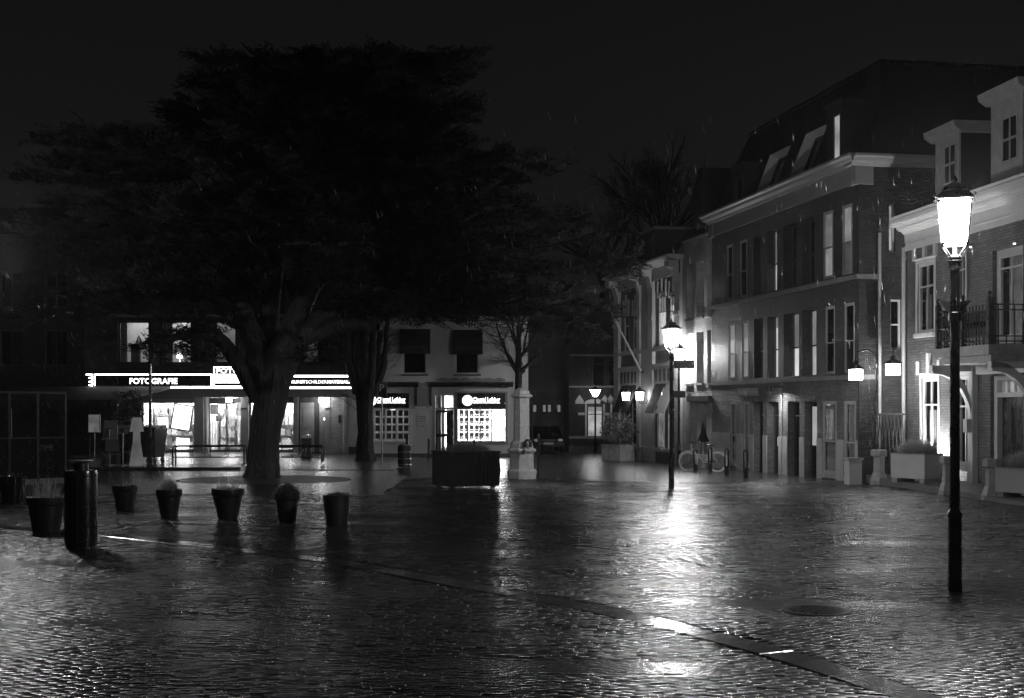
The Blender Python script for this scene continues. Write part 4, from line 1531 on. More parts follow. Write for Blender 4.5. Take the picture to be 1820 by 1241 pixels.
# ---------------------------------------------------------------- the balcony house at the right edge
HX = lambda u, o=0.0: HSE.X(u, o)
HZ = lambda u, v, o=0.0: HSE.Z(u, v, o)
hh = thing('balcony_house', 'brick house with white cornice, dormers, balcony and arched porch brackets', 'house', (11.6, 39.5, 0), HSE.rz)
x0, x1 = HX(1611), 16.0
hz0, hz1 = HZ(1640, 430), HZ(1606, 396, .45)
gA = (1638, 1668, 672, 812)
gB = (1701, 1727, 668, 828)
uA = (1631, 1661, 466, 592)
uB = (1699, 1717, 450, 535)
UD = (1764, 1818, 440, 610)
GD = (1760, 1818, 668, 880)
def hr(t_, dep):
    a, b, c, d = t_
    um = (a + b) / 2
    return (HX(a), HX(b), HZ(um, d), HZ(um, c), dep)
hA, hB, hC, hD, hE, hF = hr(gA, .12), hr(gB, .12), hr(uA, .12), hr(uB, .12), hr(UD, .2), hr(GD, .35)
M_hbrick = brick_mat('brick_balcony_house', .12, .2, .09, rough=.5, bw_=.22, rh=.075, mort=.014, bump=1.0)
MB().wall(x0, x1, RG, hz0, [hA, hB, hC, hD, hE, hF]).build('wall', M_hbrick, hh)
# moulded cornice
hz1 = hz0 + .8
M_corn = mat('cornice_white', .78, .4, var=.08, vs=2)
steps = [(.0, .06, .05), (.052, .1, .33), (.332, .16, .37), (.372, .2, .41), (.412, .3, .45), (.452, .36, .53), (.532, .42, .56), (.562, .5, .6), (.602, .55, .7), (.702, .5, .72), (.722, .58, .8)]
for za, dep_, zb2 in steps:      # the cornice's mouldings, one strip each
    MB().ext_yz([(-dep_ + .02, hz0 + za), (-dep_, hz0 + zb2), (.3, hz0 + zb2), (.3, hz0 + za)][::-1], x0 - .25 - dep_ * .3, x1).build('cornice_moulding', M_corn, hh)
MB().box(x0 - .02, x1, -.09, -.061, hz0 - .16, hz0 - .003).build('architrave', M_corn, hh)
MB().quad((x0, .35, hz1), (x1, .35, hz1), (x1, 4.5, hz1 + 4.2), (x0, 4.5, hz1 + 4.2)).build('roof', M_slate, hh)
MB().quad((x0, 0, RG), (x0, 0, hz0), (x0, 8, hz0), (x0, 8, RG)).build('side_wall', M_hbrick, hh)
for h, nz_, lit in ((hA, 1, None), (hB, 1, None), (hC, 1, None), (hD, 1, None)):
    w = window(hh, h[0], h[1], h[2], h[3], .1, M_white, .1, 2, 1, zt=h[3] - (h[3] - h[2]) * .34)
    folds(h[0] + .1, h[0] + .55, h[2], h[3] - .9, .2).build('curtain', M_curtain, w)
    MB().box(h[0] - .08, h[1] + .08, -.1, -.003, h[2] - .12, h[2] - .003).build('sill', M_white, w)
    MB().box(h[0] - .09, h[0], -.03, -.003, h[2], h[3] + .1).box(h[1], h[1] + .09, -.03, -.003, h[2], h[3] + .1).box(h[0], h[1], -.03, -.003, h[3] + .003, h[3] + .1).build('surround', M_white, w)
    if h in (hA, hC):
        mb = MB()
        for c, t1 in ((h[0] - .14, .48), ((h[0] + h[1]) / 2, .7), (h[1] + .14, .48)):
            mb.box(c - .08, c + .08, -.08, -.004, h[3] + .14, h[3] + t1)
        mb.box(h[0] - .22, h[1] + .22, -.07, -.004, h[3] + .1, h[3] + .139)
        mb.build('hood_mould', M_white, hh)
# balcony door, lit inside
w = window(hh, hE[0], hE[1], hE[2], hE[3], .18, M_white, .22, 2, 1, zt=hE[2] + 1.9)
folds(hE[0] + .3, hE[1], hE[2], hE[3], .3).build('curtain', emit('balcony_room_glow', .12, var=.5), w)
# porch door
mb = MB().box(hF[0], hF[0] + .18, .1, .34, hF[2], hF[3]).box(hF[1] - .1, hF[1], .1, .34, hF[2], hF[3])
zdt = HZ(1790, 706)
mb.box(hF[0] + .18, hF[1] - .1, .1, .34, zdt, zdt + .12).box(hF[0] + .18, hF[1] - .1, .1, .34, hF[3] - .1, hF[3])
fr = mb.build('door_frame', M_white, hh)
# gothic fanlight
mb = MB()
xa, xb = hF[0] + .18, hF[1] - .1
n = 4
for i in range(n + 1):
    c = xa + (xb - xa) * i / n
    mb.box(c - .03, c + .03, .2, .26, zdt + .12, hF[3] - .1)
    if i < n:
        c2 = xa + (xb - xa) * (i + 1) / n
        cm = (c + c2) / 2
        for sgn in (-1, 1):
            e0 = c if sgn < 0 else c2
            mb.tube([(e0, .23, zdt + .2), (e0 + (cm - e0) * .35, .23, zdt + .42), (cm, .23, hF[3] - .12)], .03, 5)
mb.build('fanlight', M_white, fr)
MB().quad((xa, .32, zdt + .12), (xb, .32, zdt + .12), (xb, .32, hF[3] - .1), (xa, .32, hF[3] - .1)).build('fanlight_glow', emit('fanlight_lit', .3, var=.3), fr)
xm = (xa + xb) / 2
for a, b in ((xa, xm - .01), (xm + .01, xb)):
    dl = MB().box(a, b, .24, .3, hF[2], zdt - .002).build('door_leaf', M_black, hh)
    MB().box(a + .12, b - .12, .225, .239, hF[2] + .15, hF[2] + .75).build('door_panel', M_black, dl)
    zt0, zt1 = hF[2] + .95, zdt - .3
    MB().box(a + .16, b - .16, .228, .236, zt0, zt1).build('door_pane', emit('door_pane_glow', .2, var=.3, vs=5), dl)
    mb = MB()
    for q in range(6):
        c = a + .16 + (b - a - .32) * q / 5
        mb.box(c - .042, c + .042, .212, .226, zt0, zt1)
    for q in range(10):
        c = zt0 + (zt1 - zt0) * q / 9
        mb.box(a + .16, b - .16, .205, .2115, c - .075, c + .075)
    mb.build('door_grille', M_black, dl)
MB().quad((hF[0], .345, hF[2]), (hF[1], .345, hF[2]), (hF[1], .345, hF[3]), (hF[0], .345, hF[3])).build('hall', M_room, hh)
# white posts either side of the porch with curved brackets carrying the balcony
BO = 1.35                                         # how far the balcony stands out
bx0, bx1 = HX(1662, BO), HX(1757, BO)
bz1 = HZ(1757, 612, BO)
bz0 = HZ(1757, 642, BO)
slab = MB().box(bx0, bx1, -BO, -.004, bz0 + .16, bz1).box(bx0 + .08, bx1 - .08, -BO + .1, -.004, bz0, bz0 + .158)
slab.build('balcony_slab', M_stone, hh)
for c in (HX(1734), bx1 - .2):
    MB().box(c - .14, c + .14, -.16, -.004, -.1, bz0).build('porch_post', M_white, hh)
    pts_o, pts_i = [], []
    for q in np.linspace(0, pi / 2, 10):
        pts_o.append((-.16 - (BO - .35) * (1 - math.cos(q)), bz0 - 1.15 + 1.15 * math.sin(q)))
    for q in np.linspace(0, pi / 2, 10):
        pts_i.append((-.16 - (BO - .35) * (1 - math.cos(q)) * .98 + .0, bz0 - 1.5 + 1.28 * math.sin(q)))
    mb = MB()
    poly = pts_o + [(-BO + .15, bz0), (-BO + .15, bz0 - .22)] + pts_i[::-1]
    mb.ext_yz(poly, c - .09, c + .09)
    mb.box(c - .09, c + .09, -BO + .12, -.16, bz0 - .16, bz0 - .002).box(c - .1, c + .1, -.3, -.16, bz0 - 1.75, bz0 - 1.4)
    mb.build('porch_bracket', M_white, hh)
MB().box(bx0 + .1, bx1 - .1, -.3, -.165, bz0 - .25, bz0 - .003).build('porch_beam', M_white, hh)
# railing
def rail_run(a, b, nbar, dense):
    mb = MB()
    for z in (bz1 + .08, bz1 + .2, bz1 + .82, bz1 + .95):
        mb.bar((*a, z), (*b, z), .035, .03)
    for i in range(nbar + 1):
        t_ = i / nbar
        p = (a[0] + (b[0] - a[0]) * t_, a[1] + (b[1] - a[1]) * t_)
        mb.bar((*p, bz1), (*p, bz1 + .95), .022)
        if dense and i < nbar:
            q = (a[0] + (b[0] - a[0]) * (t_ + .5 / nbar), a[1] + (b[1] - a[1]) * (t_ + .5 / nbar))
            mb.bar((*q, bz1 + .2), (*q, bz1 + .82), .05, .02)
            mb.lathe([(.01, bz1 + .42), (.06, bz1 + .5), (.01, bz1 + .58)], q[0], q[1], 6)
    mb.build('railing', M_iron, hh)
rail_run((bx0 + .06, -BO + .06), (bx1 - .06, -BO + .06), 16, True)
rail_run((bx1 - .06, -BO + .06), (bx1 - .06, -.05), 6, False)
rail_run((bx0 + .06, -BO + .06), (bx0 + .06, -.05), 6, False)
for px in (bx0 + .06, (bx0 + bx1) / 2, bx1 - .06):
    MB().box(px - .06, px + .06, -BO - .0, -BO + .12, bz1, bz1 + 1.1).lathe([(.07, bz1 + 1.1), (.02, bz1 + 1.14), (.06, bz1 + 1.2), (.01, bz1 + 1.28)], px, -BO + .06, 10).build('railing_post', M_iron, hh)
# two small spots in the ceiling over the balcony
for u, v in ((1725, 440), (1803, 434)):
    o = .5
    MB().lathe([(.03, 0), (.03, .02)], HX(u, o), -o, 10).xf(lambda x, y, z: (x, y, HZ(u, v, o) + z)).build('ceiling_spot', emit('spot_glow', 6.0), hh)
# downpipe
MB().tube([(x0 + .06, -.12, -.1), (x0 + .06, -.12, hz0 - .05)], .06, 10).build('downpipe', M_plaster, hh)
# dormers
M_dorm = mat('dormer_white', .5, .5)
for ua, ub, va, vb, wu0, wu1, wv0, wv1, side in ((1666, 1708, 245, 345, 1683, 1703, 258, 325, 1768), (1765, 1822, 175, 300, 1787, 1813, 207, 285, 1900)):
    o = -.7
    xa, xb = HX(ua, o), HX(ub, o)
    z0, z1 = hz1 + .25, HZ((ua + ub) / 2, va, o)
    dm = MB().box(xa, xb, -o, 4.0, z0, z1).build('dormer', M_slate, hh)
    MB().box(xa - .002, xb + .004, -o - .06, -o - .003, z0, z1).build('dormer_front', M_dorm, dm)
    MB().ext_yz([(-o - .1, z1 + .002), (-o - .3, z1 + .14), (-o - .34, z1 + .3), (4.2, z1 + .3), (4.2, z1 + .002)][::-1], xa - .22, xb + .25).build('dormer_cornice', M_dorm, dm)
    wa, wb = HX(wu0, o), HX(wu1, o)
    wz0, wz1 = HZ((wu0 + wu1) / 2, wv1, o), HZ((wu0 + wu1) / 2, wv0, o)
    MB().box(wa, wb, -o - .066, -o - .062, wz0, wz1).build('dormer_pane', M_room, dm)
    mb = MB()
    for c in (wa, (wa + wb) / 2, wb):
        mb.box(c - .03, c + .03, -o - .09, -o - .067, wz0, wz1)
    for c in (wz0, (wz0 + wz1) / 2, wz1):
        mb.box(wa, wb, -o - .086, -o - .0672, c - .03, c + .03)
    mb.build('window_frame', M_dorm, dm)
    MB().box(xa - .1, xb + .1, -o - .12, -o - .0605, z0 - .1, z0 + .05).build('dormer_sill', M_dorm, dm)

# ---------------------------------------------------------------- far end of the street
FY = 77.0
kf = FY / F
fx = lambda u: (u - U0) * kf
fz = lambda v: CH + (V0 - v) * kf
FG = float(gz(4, FY))
fh = thing('street_house', 'small brick house with lit lace window at the end of the street', 'house', (0, FY, 0))
fw_ = [(1043, 1072), (1088, 1120)]
up = [(1052, 1076), (1080, 1100)]
fholes = [(fx(a), fx(b), fz(778), fz(721), .15) for a, b in fw_] + [(fx(a), fx(b), fz(687), fz(632), .12) for a, b in up]
MB().wall(fx(1011), fx(1180), FG - .3, fz(600), fholes).build('wall', M_brick, fh)
E_fw = emit('far_lit_window', .5, var=.5, vs=1.4)
for i, h in enumerate(fholes):
    w = window(fh, h[0], h[1], h[2], h[3], .12, M_frame_d if i < 2 else M_frame_d, .08, 1, 1, lit=E_fw if i < 2 else None, zt=h[3] - .5)
    if i < 2:
        MB().box(h[0] - .1, h[0], -.04, -.003, h[2] - .05, h[3] + .1).box(h[1], h[1] + .1, -.04, -.003, h[2] - .05, h[3] + .1).build('surround', M_white, fh)
        xm = (h[0] + h[1]) / 2
        pts = [(xm + (h[1] - xm + .15) * math.cos(q), h[3] + .12 + .25 * math.sin(q)) for q in np.linspace(0, pi, 9)]
        MB().ext_xz([(h[0] - .15, h[3] + .101), (h[1] + .15, h[3] + .101)] + pts, -.05, -.003).build('arched_lintel', M_white, fh)
        for c in (h[0] - .42, h[1] + .42):
            MB().ext_xz([(c - .25, h[3] + .1), (c + .25, h[3] + .1), (c + .22, h[3] + .3), (c, h[3] + .62), (c - .22, h[3] + .3)], -.05, -.003).build('ornament', M_white, fh)
            MB().box(c - .08, c + .3 if c < h[0] else c + .08, -.04, -.003, h[3] - .55, h[3] - .4).build('band_stone', M_white, fh)
for v0, v1 in ((686, 689), (775, 780), (630, 633)):
    MB().box(fx(1011), fx(1180), -.05, -.003, fz(v1), fz(v0)).build('string_course', M_stone, fh)
MB().box(fx(1011), fx(1180), -.05, -.003, FG - .3, fz(793)).build('plinth', M_stone_d, fh)
MB().ext_yz([(-.2, fz(600) + .002), (4, fz(540)), (8, fz(600))], fx(1011), fx(1180)).build('roof', M_slate, fh)
fb = thing('plain_dark_building', 'tall plain dark building with small lit openings behind the stone pump', 'building', (0, FY + 1, 0))
kb = (FY + 1) / F
bx_ = lambda u: (u - U0) * kb
bz_ = lambda v: CH + (V0 - v) * kb
bholes = [(bx_(u), bx_(u + 5), bz_(732), bz_(720), .15) for u in (948, 965, 974, 991)]
MB().wall(bx_(880), bx_(1011) - .3, FG - .3, bz_(560), bholes).build('wall', M_brick_d, fb)
for h in bholes:
    MB().box(h[0], h[1], .12, .14, h[2], h[3]).build('lit_opening', emit('far_lit_opening', .16), fb)
mb = MB().box(bx_(967), bx_(968), -.06, -.003, FG, bz_(757)).box(bx_(973), bx_(974), -.06, -.003, FG, bz_(757)).box(bx_(967), bx_(974), -.06, -.003, bz_(757), bz_(756))
mb.build('door_frame', M_stone, fb)
MB().ext_yz([(-.1, bz_(560) + .002), (5, bz_(520)), (10, bz_(560))], bx_(880), bx_(1011) - .3).build('roof', M_slate, fb)

# ================================================================ STREET FURNITURE
E_lamp = emit('lantern_pane_lit', LAMP)
E_wall = emit('wall_lantern_lit', WALL_LAMP)
def make_lantern(par, zb, s=1.0, lit=E_lamp, support=True, nm='pane'):
    """square tapering lantern; zb = height of the bottom of the glass"""
    wb, wt, h = .128 * s, .168 * s, .455 * s
    fr = MB()
    zt = zb + h
    for sx_ in (-1, 1):
        for sy_ in (-1, 1):
            fr.bar((sx_ * wb, sy_ * wb, zb), (sx_ * wt, sy_ * wt, zt), .016 * s)
    for w_, z in ((wb, zb), (wt, zt)):
        for a, b in (((-w_, -w_), (w_, -w_)), ((w_, -w_), (w_, w_)), ((w_, w_), (-w_, w_)), ((-w_, w_), (-w_, -w_))):
            fr.bar((*a, z), (*b, z), .022 * s)
    frame = fr.build('lantern_frame', M_iron, par)
    i = .93
    for k in range(4):
        a0 = pi / 4 + k * pi / 2
        c0, s0 = math.copysign(1, math.cos(a0)), math.copysign(1, math.sin(a0))
        c1, s1 = math.copysign(1, math.cos(a0 + pi / 2)), math.copysign(1, math.sin(a0 + pi / 2))
        MB().quad((c0 * wb * i, s0 * wb * i, zb + .01), (c1 * wb * i, s1 * wb * i, zb + .01), (c1 * wt * i, s1 * wt * i, zt - .01), (c0 * wt * i, s0 * wt * i, zt - .01)).build(nm, lit if lit else M_glass, frame)
    # roof: brim, stepped hood and finial
    q = math.sqrt(2)
    rf = MB().lathe([(.18 * s * q, zt + .005), (.2 * s * q, zt + .02), (.185 * s * q, zt + .045), (.13 * s * q, zt + .11)], n=4, rot=pi / 4)
    rf.lathe([(.105 * s, zt + .108), (.14 * s, zt + .13), (.13 * s, zt + .165), (.03 * s, zt + .215)], n=12)
    rf.lathe([(.012 * s, zt + .213), (.034 * s, zt + .24), (.012 * s, zt + .275), (.004 * s, zt + .29)], n=8)
    for sx_ in (-1, 1):
        for sy_ in (-1, 1):
            rf.tube([(sx_ * .185 * s, sy_ * .185 * s, zt + .02), (sx_ * .21 * s, sy_ * .21 * s, zt + .045), (sx_ * .195 * s, sy_ * .195 * s, zt + .08)], [.014 * s, .012 * s, .006 * s], 5)
    rf.build('lantern_hood', M_iron, par)
    if support:
        sp = MB()
        for sx_ in (-1, 1):
            for sy_ in (-1, 1):
                sp.tube([(sx_ * wb, sy_ * wb, zb), (sx_ * wb * .75, sy_ * wb * .75, zb - .06 * s), (sx_ * .045 * s, sy_ * .045 * s, zb - .13 * s)], .012 * s, 6)
        sp.lathe([(.05, zb - .16 * s), (.075, zb - .15 * s), (.075, zb - .135 * s), (.045, zb - .12 * s)], n=14)
        sp.lathe([(.022, zb - .13 * s), (.022, zb + .05)], n=8)
        sp.build('lantern_cradle', M_iron, par)

def make_lamp(loc, label, lit=E_lamp, zb=3.73, rz=0.0, base=True):
    t_ = thing('street_lamp', label, 'street lamp', loc, rz, 'lantern street lamps of the square')
    make_lantern(t_, zb, 1.0, lit)
    z1 = zb - .16
    MB().tube([(0, 0, .86), (0, 0, z1 - .1)], [.053, .05], 20, star=.1).build('pole', M_black, t_)
    MB().lathe([(.052, z1 - .12), (.075, z1 - .1), (.06, z1 - .05), (.08, z1 - .02), (.055, z1)], n=18).build('collar', M_black, t_)
    MB().lathe([(.078, -.05), (.075, .03), (.072, .78), (.08, .8), (.08, .83), (.056, .87)], n=18).build('base', M_black, t_)
    return t_

b = gp(1697, 1050)
lamp1 = make_lamp((b[0], b[1], b[2]), 'nearest street lamp with bright lantern standing alone at the right', zb=3.73, rz=R(-17), lit=emit('near_lantern_lit', 480.0))
# two small shields clamped on the nearest post
for sgn, m_ in ((-1, M_white), (1, M_iron)):
    MB().ext_xz([(sgn * .05, 3.0), (sgn * .055, 3.11), (sgn * .17, 3.12), (sgn * .09, 3.02)][::sgn], -.06, .02).build('shield', m_, lamp1)
MB().lathe([(.06, 2.9), (.07, 2.91), (.07, 2.99), (.06, 3.0)], n=16).build('clamp', M_iron, lamp1)
lamp2 = make_lamp((4.19, 35.5, float(gz(4.19, 35.5))), 'middle street lamp with a direction board, before the ornate house', rz=R(16))
lamp3 = make_lamp((6.75, 54.6, -.42), 'street lamp close to the front of the white house', zb=4.22, rz=R(8))
sg = MB().box(.04, .62, -.09, -.06, 3.16, 3.38).build('direction_board', mat('board_grey', .2, .5), lamp2)
text_mb('Museum', .1, .36, 3.3, 3.36, -.094).build('lettering', M_white, sg)
text_mb('de Zwarte Tulp', .12, .54, 3.19, 3.27, -.094).build('lettering', M_white, sg)
MB().box(.565, .585, -.094, -.0905, 3.25, 3.33).box(.545, .605, -.097, -.0945, 3.28, 3.3).build('mark', M_white, sg)
MB().box(.05, .36, -.09, -.06, 2.39, 2.57).build('notice_board', mat('board_grey', .2, .5), lamp2)
# lamp just past the left edge of the view, whose light falls on the foreground paving
lamp0 = make_lamp((-10.9, 28.0, float(gz(-11, 28))), 'street lamp just beyond the left edge lighting the near paving', lit=emit('side_lantern_lit', 330.0), zb=5.12, rz=R(20))
b = gp(267, 833)
lamp5 = make_lamp((b[0], b[1], b[2] + .09), 'unlit street lamp in front of the photography sign', lit=None, rz=R(10))
# small lamp at the end of the street
fl_ = (fx(1058) * 75.0 / FY, 75.0, float(gz(4.6, 75.0)))
t_ = thing('end_street_lamp', 'small street lamp with conical lantern in front of the far brick house', 'street lamp', fl_)
zt_ = CH + (V0 - 693) / F * 75 - fl_[2]
zb_ = CH + (V0 - 705) / F * 75 - fl_[2]
MB().lathe([(.1, zb_), (.31, zt_)], n=6, cap=True).build('lantern_glass', emit('end_lantern_lit', 22.0), t_)
MB().lathe([(.35, zt_ + .004), (.3, zt_ + .06), (.06, zt_ + .16), (.02, zt_ + .25)], n=6).build('lantern_hood', M_iron, t_)
MB().lathe([(.1, 0), (.09, .8), (.055, .85), (.05, zb_ - .1), (.1, zb_ - .004)], n=12).build('pole', M_black, t_)

# pair of lanterns on the ornate house
for u, lab in ((1133, 'left wall lantern beside the pointed niche of the ornate house'), (1158, 'right wall lantern beside the pointed niche of the ornate house')):
    w_ = ROW.W(RX(u), -.55)
    zb_ = RZ(u, 712, .55)
    t_ = thing('wall_lantern', lab, 'wall lantern', (w_[0], w_[1], 0), ROW.rz + R(25), 'wall lanterns')
    make_lantern(t_, zb_, .85, emit('ornate_lantern_lit', 14.0), False)
    MB().tube([(0, 0, zb_ - .01), (0, .02, zb_ - .12), (.1, .3, zb_ - .1), (.15, .42, zb_ + .1)], .02, 6).build('wall_arm', M_iron, t_)
# curved-arm post lamp at the corner of the terrace
b = gp(1557, 861)
t_ = thing('arched_lamp_post', 'black lamp post with one curled arm and hanging lantern at the terrace corner', 'street lamp', (b[0], b[1], b[2]))
kk = b[1] / F
zb_ = CH + (V0 - 676) * kk - b[2]
zt_ = CH + (V0 - 622) * kk - b[2]
lxp = -36 * kk
sub = MB()
arc = [(0, 0, zt_ - .55)] + [(lxp / 2 - lxp / 2 * math.cos(a), 0, zt_ - .3 + .3 * math.sin(a)) for a in np.linspace(0, pi, 12)] + [(lxp, 0, zb_ + .62)]
arc = [(0 if i < 2 else p[0], p[1], p[2]) for i, p in enumerate(arc)]
sub.tube(arc, .022, 7)
sub.tube([(-.02, 0, zt_ - .5), (-.14, 0, zt_ - .56), (-.2, 0, zt_ - .42), (-.12, 0, zt_ - .3), (-.3, 0, zt_ - .22), (-.42, 0, zt_ - .3), (-.5, 0, zt_ - .24)], .012, 5)
sub.build('curled_arm', M_iron, t_)
MB().lathe([(.07, -.03), (.065, .7), (.045, .75), (.035, zt_ - .5)], n=12).build('pole', M_black, t_)
def box_lantern(par, x, y, zb, s, lit, rot=0.25):
    s = s * .86
    c_, s_ = math.cos(rot), math.sin(rot)
    h = .36 * s
    w_ = .165 * s
    def tr(px, py, pz): return (x + px * c_ - py * s_, y + px * s_ + py * c_, pz)
    fr = MB()
    for a in (-1, 1):
        for b_ in (-1, 1):
            fr.bar((a * w_, b_ * w_, zb), (a * w_, b_ * w_, zb + h), .02 * s)
    for z in (zb, zb + h):
        fr.bar((-w_, -w_, z), (w_, -w_, z), .02 * s).bar((w_, -w_, z), (w_, w_, z), .02 * s).bar((w_, w_, z), (-w_, w_, z), .02 * s).bar((-w_, w_, z), (-w_, -w_, z), .02 * s)
    fr.xf(tr)
    f_ = fr.build('lantern_frame', M_iron, par)
    j = w_ * .94
    for p0, p1 in (((-j, -j), (j, -j)), ((j, -j), (j, j)), ((j, j), (-j, j)), ((-j, j), (-j, -j))):
        q = MB().quad((*p0, zb + .01), (*p1, zb + .01), (*p1, zb + h - .01), (*p0, zb + h - .01))
        q.xf(tr)
        q.build('pane', lit, f_)
    rf = MB().lathe([(.27 * s, zb + h + .01), (.25 * s, zb + h + .04), (.09 * s, zb + h + .13), (.06 * s, zb + h + .22), (.02 * s, zb + h + .26)], n=4, rot=pi / 4)
    rf.xf(tr)
    rf.build('lantern_hood', M_iron, par)
box_lantern(t_, lxp, 0, zb_, 1.0, E_wall, R(22))
# lantern on a wall arm at the brick gable
wl = P(1587, 667, 38.6)
t_ = thing('gable_lantern', 'hanging wall lantern on the brick gable beside the drainpipe', 'wall lantern', (wl[0], wl[1], 0))
box_lantern(t_, 0, 0, wl[2], 1.05, E_wall, R(22))
MB().tube([(0, 0, wl[2] + .62), (.03, .02, wl[2] + .78), (.14, .1, wl[2] + .84), (.3, .6, wl[2] + .8), (.36, 1.0, wl[2] + .78)], .016, 6).build('wall_arm', M_iron, t_)

# ---------------------------------------------------------------- flower pots
M_pot = mat('pot_dark', .02, .45, var=.3, vs=6)
M_pot_g = mat('pot_glazed', .02, .12, var=.2, vs=4)
def grass_mat(name, g):
    m = mat(name, g, .7, var=.4, vs=8)
    n = m.node_tree.nodes
    l = m.node_tree.links
    tr_ = n.new('ShaderNodeBsdfTranslucent')
    mr_ = [q for q in n if q.type == 'MAP_RANGE'][0]
    l.new(mr_.outputs[0], tr_.inputs[0])
    mx = n.new('ShaderNodeMixShader')
    mx.inputs[0].default_value = .5
    l.new(n['Principled BSDF'].outputs[0], mx.inputs[1])
    l.new(tr_.outputs[0], mx.inputs[2])
    l.new(mx.outputs[0], n['Material Output'].inputs[0])
    return m
M_grass = grass_mat('grass_dry', .45)
M_grass_d = grass_mat('grass_dark', .16)
def blades(n, r, h, spread, z0, droop=.3, w=.006, seed=1, sx_=1.0, sy_=1.0):
    rd = random.Random(seed)
    mb = MB()
    for i in range(n):
        a = rd.uniform(0, 2 * pi)
        q = r * math.sqrt(rd.random())
        x, y = q * math.cos(a) * sx_, q * math.sin(a) * sy_
        ang = rd.uniform(0, 2 * pi)
        hh_ = h * rd.uniform(.35, 1.1) * (1.1 - .55 * (q / r) ** 2)
        lean = spread * rd.uniform(.1, 1)
        ox, oy = math.cos(ang) * lean, math.sin(ang) * lean
        px, py = -math.sin(ang) * w, math.cos(ang) * w
        p0 = (x, y, z0)
        p1 = (x + ox * .35, y + oy * .35, z0 + hh_ * .65)
        p2 = (x + ox, y + oy, z0 + hh_ * (1 - droop * rd.random() * lean / max(spread, .01)))
        vs = [(p0[0] - px, p0[1] - py, p0[2]), (p0[0] + px, p0[1] + py, p0[2]), (p1[0] + px * .8, p1[1] + py * .8, p1[2]), (p1[0] - px * .8, p1[1] - py * .8, p1[2]), p2]
        mb.add(vs, [(0, 1, 2, 3), (3, 2, 4)])
    return mb
def make_pot(u, vb, wtop, wbot, vt, label, plant, m_=M_pot, rim=True):
    b = gp(u, vb)
    kk = b[1] / F
    rt, rb, h = wtop / 2 * kk, wbot / 2 * kk, (vb - vt) * kk
    t_ = thing('flower_pot', label, 'flower pot', b, random.uniform(0, 6), 'flower pots on the square')
    if rim:
        prof = [(rb, 0), (rb + (rt - rb) * .75, h * .76), (rt * .96, h * .77), (rt, h * .8), (rt, h), (rt * .9, h), (rt * .88, h * .86), (.01, h * .86)]
    else:
        prof = [(rb, 0), (rb + (rt - rb) * .6, h * .5), (rt, h), (rt * .9, h), (rt * .88, h * .9), (.01, h * .9)]
    MB().lathe(prof, n=28).build('pot', m_, t_, True)
    MB().lathe([(rt * .87, h * .87), (.001, h * .885)], n=20, cap=False).build('soil', M_soil, t_)
    if plant == 'wisps':
        blades(210, rt * .75, h * .8, rt * .9, h * .86, .1, .0026, int(u)).build('grass', M_grass, t_)
    elif plant == 'sparse':
        blades(30, rt * .7, h * .38, rt * .8, h * .86, .2, .003, int(u)).build('grass', M_grass, t_)
    elif plant == 'tuft':
        blades(1500, rt * .62, h * .62, rt * .6, h * .84, .25, .0032, int(u)).build('grass', M_grass, t_)
    elif plant == 'mop':
        mb = blades(2200, rt * .7, h * .62, rt * 1.15, h * .86, 1.6, .0034, int(u))
        mb.build('grass', M_grass_d, t_)
    elif plant == 'low':
        blades(1100, rt * .85, h * .3, rt * .5, h * .86, .8, .004, int(u)).build('grass', M_grass_d, t_)
    return t_
make_pot(22, 894, 48, 34, 846, 'shiny dark pot at the far left edge of the square', 'sparse', M_pot_g, False)
make_pot(82, 945, 67, 46, 883, 'large dark pot with dry grass half behind the square ash bin', 'wisps')
make_pot(222, 908, 45, 30, 863, 'dark pot with a few thin stalks right of the ash bin', 'sparse')
make_pot(300.5, 922, 46, 29, 870, 'dark pot with a pale upright grass tuft', 'tuft')
make_pot(405, 923, 59, 34, 869, 'dark pot with tall wispy grass in front of the big trunk', 'wisps')
make_pot(510.5, 928, 45, 30, 876, 'dark pot with drooping mop of dark grass', 'mop')
make_pot(598.5, 935, 50, 37, 880, 'plain tapering pot with low dark plants, rightmost of the row', 'low', M_pot, False)

# square ash bin with a dish on top
b = gp(144, 974)
kk = b[1] / F
w_ = 28 * kk
h = (974 - 836) * kk
t_ = thing('ash_bin', 'tall black round ash bin with a shallow dish on top', 'bin', b, R(9))
MB().lathe([(w_ * .97, .04), (w_, .06), (w_, h - .03), (w_ * .97, h), (w_ * .6, h + .004), (.01, h + .005)], n=32).build('body', M_black, t_, True)
MB().lathe([(w_ * .9, -.02), (w_ * .9, .04)], n=24).build('foot', M_iron, t_)
for a_ in (-1.62, -.35, -2.9):
    MB().box(-.004, .004, -.003, .003, .08, h - .05).xf(lambda x, y, z: ((w_ + .001) * math.cos(a_) + x, (w_ + .001) * math.sin(a_) + y, z)).build('panel_seam', M_frame_d, t_)
for z in (.1, h - .08):
    MB().lathe([(w_ + .001, z), (w_ + .006, z + .008), (w_ + .001, z + .016)], n=32, cap=False).build('band', M_iron, t_)
MB().lathe([(w_ * .48, h + .004), (w_ * .45, h + .1)], n=20).build('neck', M_black, t_)
MB().lathe([(w_ * .4, h + .1), (w_ * .72, h + .12), (w_ * .78, h + .14), (w_ * .7, h + .135), (w_ * .1, h + .11)], n=28).build('dish', M_steel, t_, True)

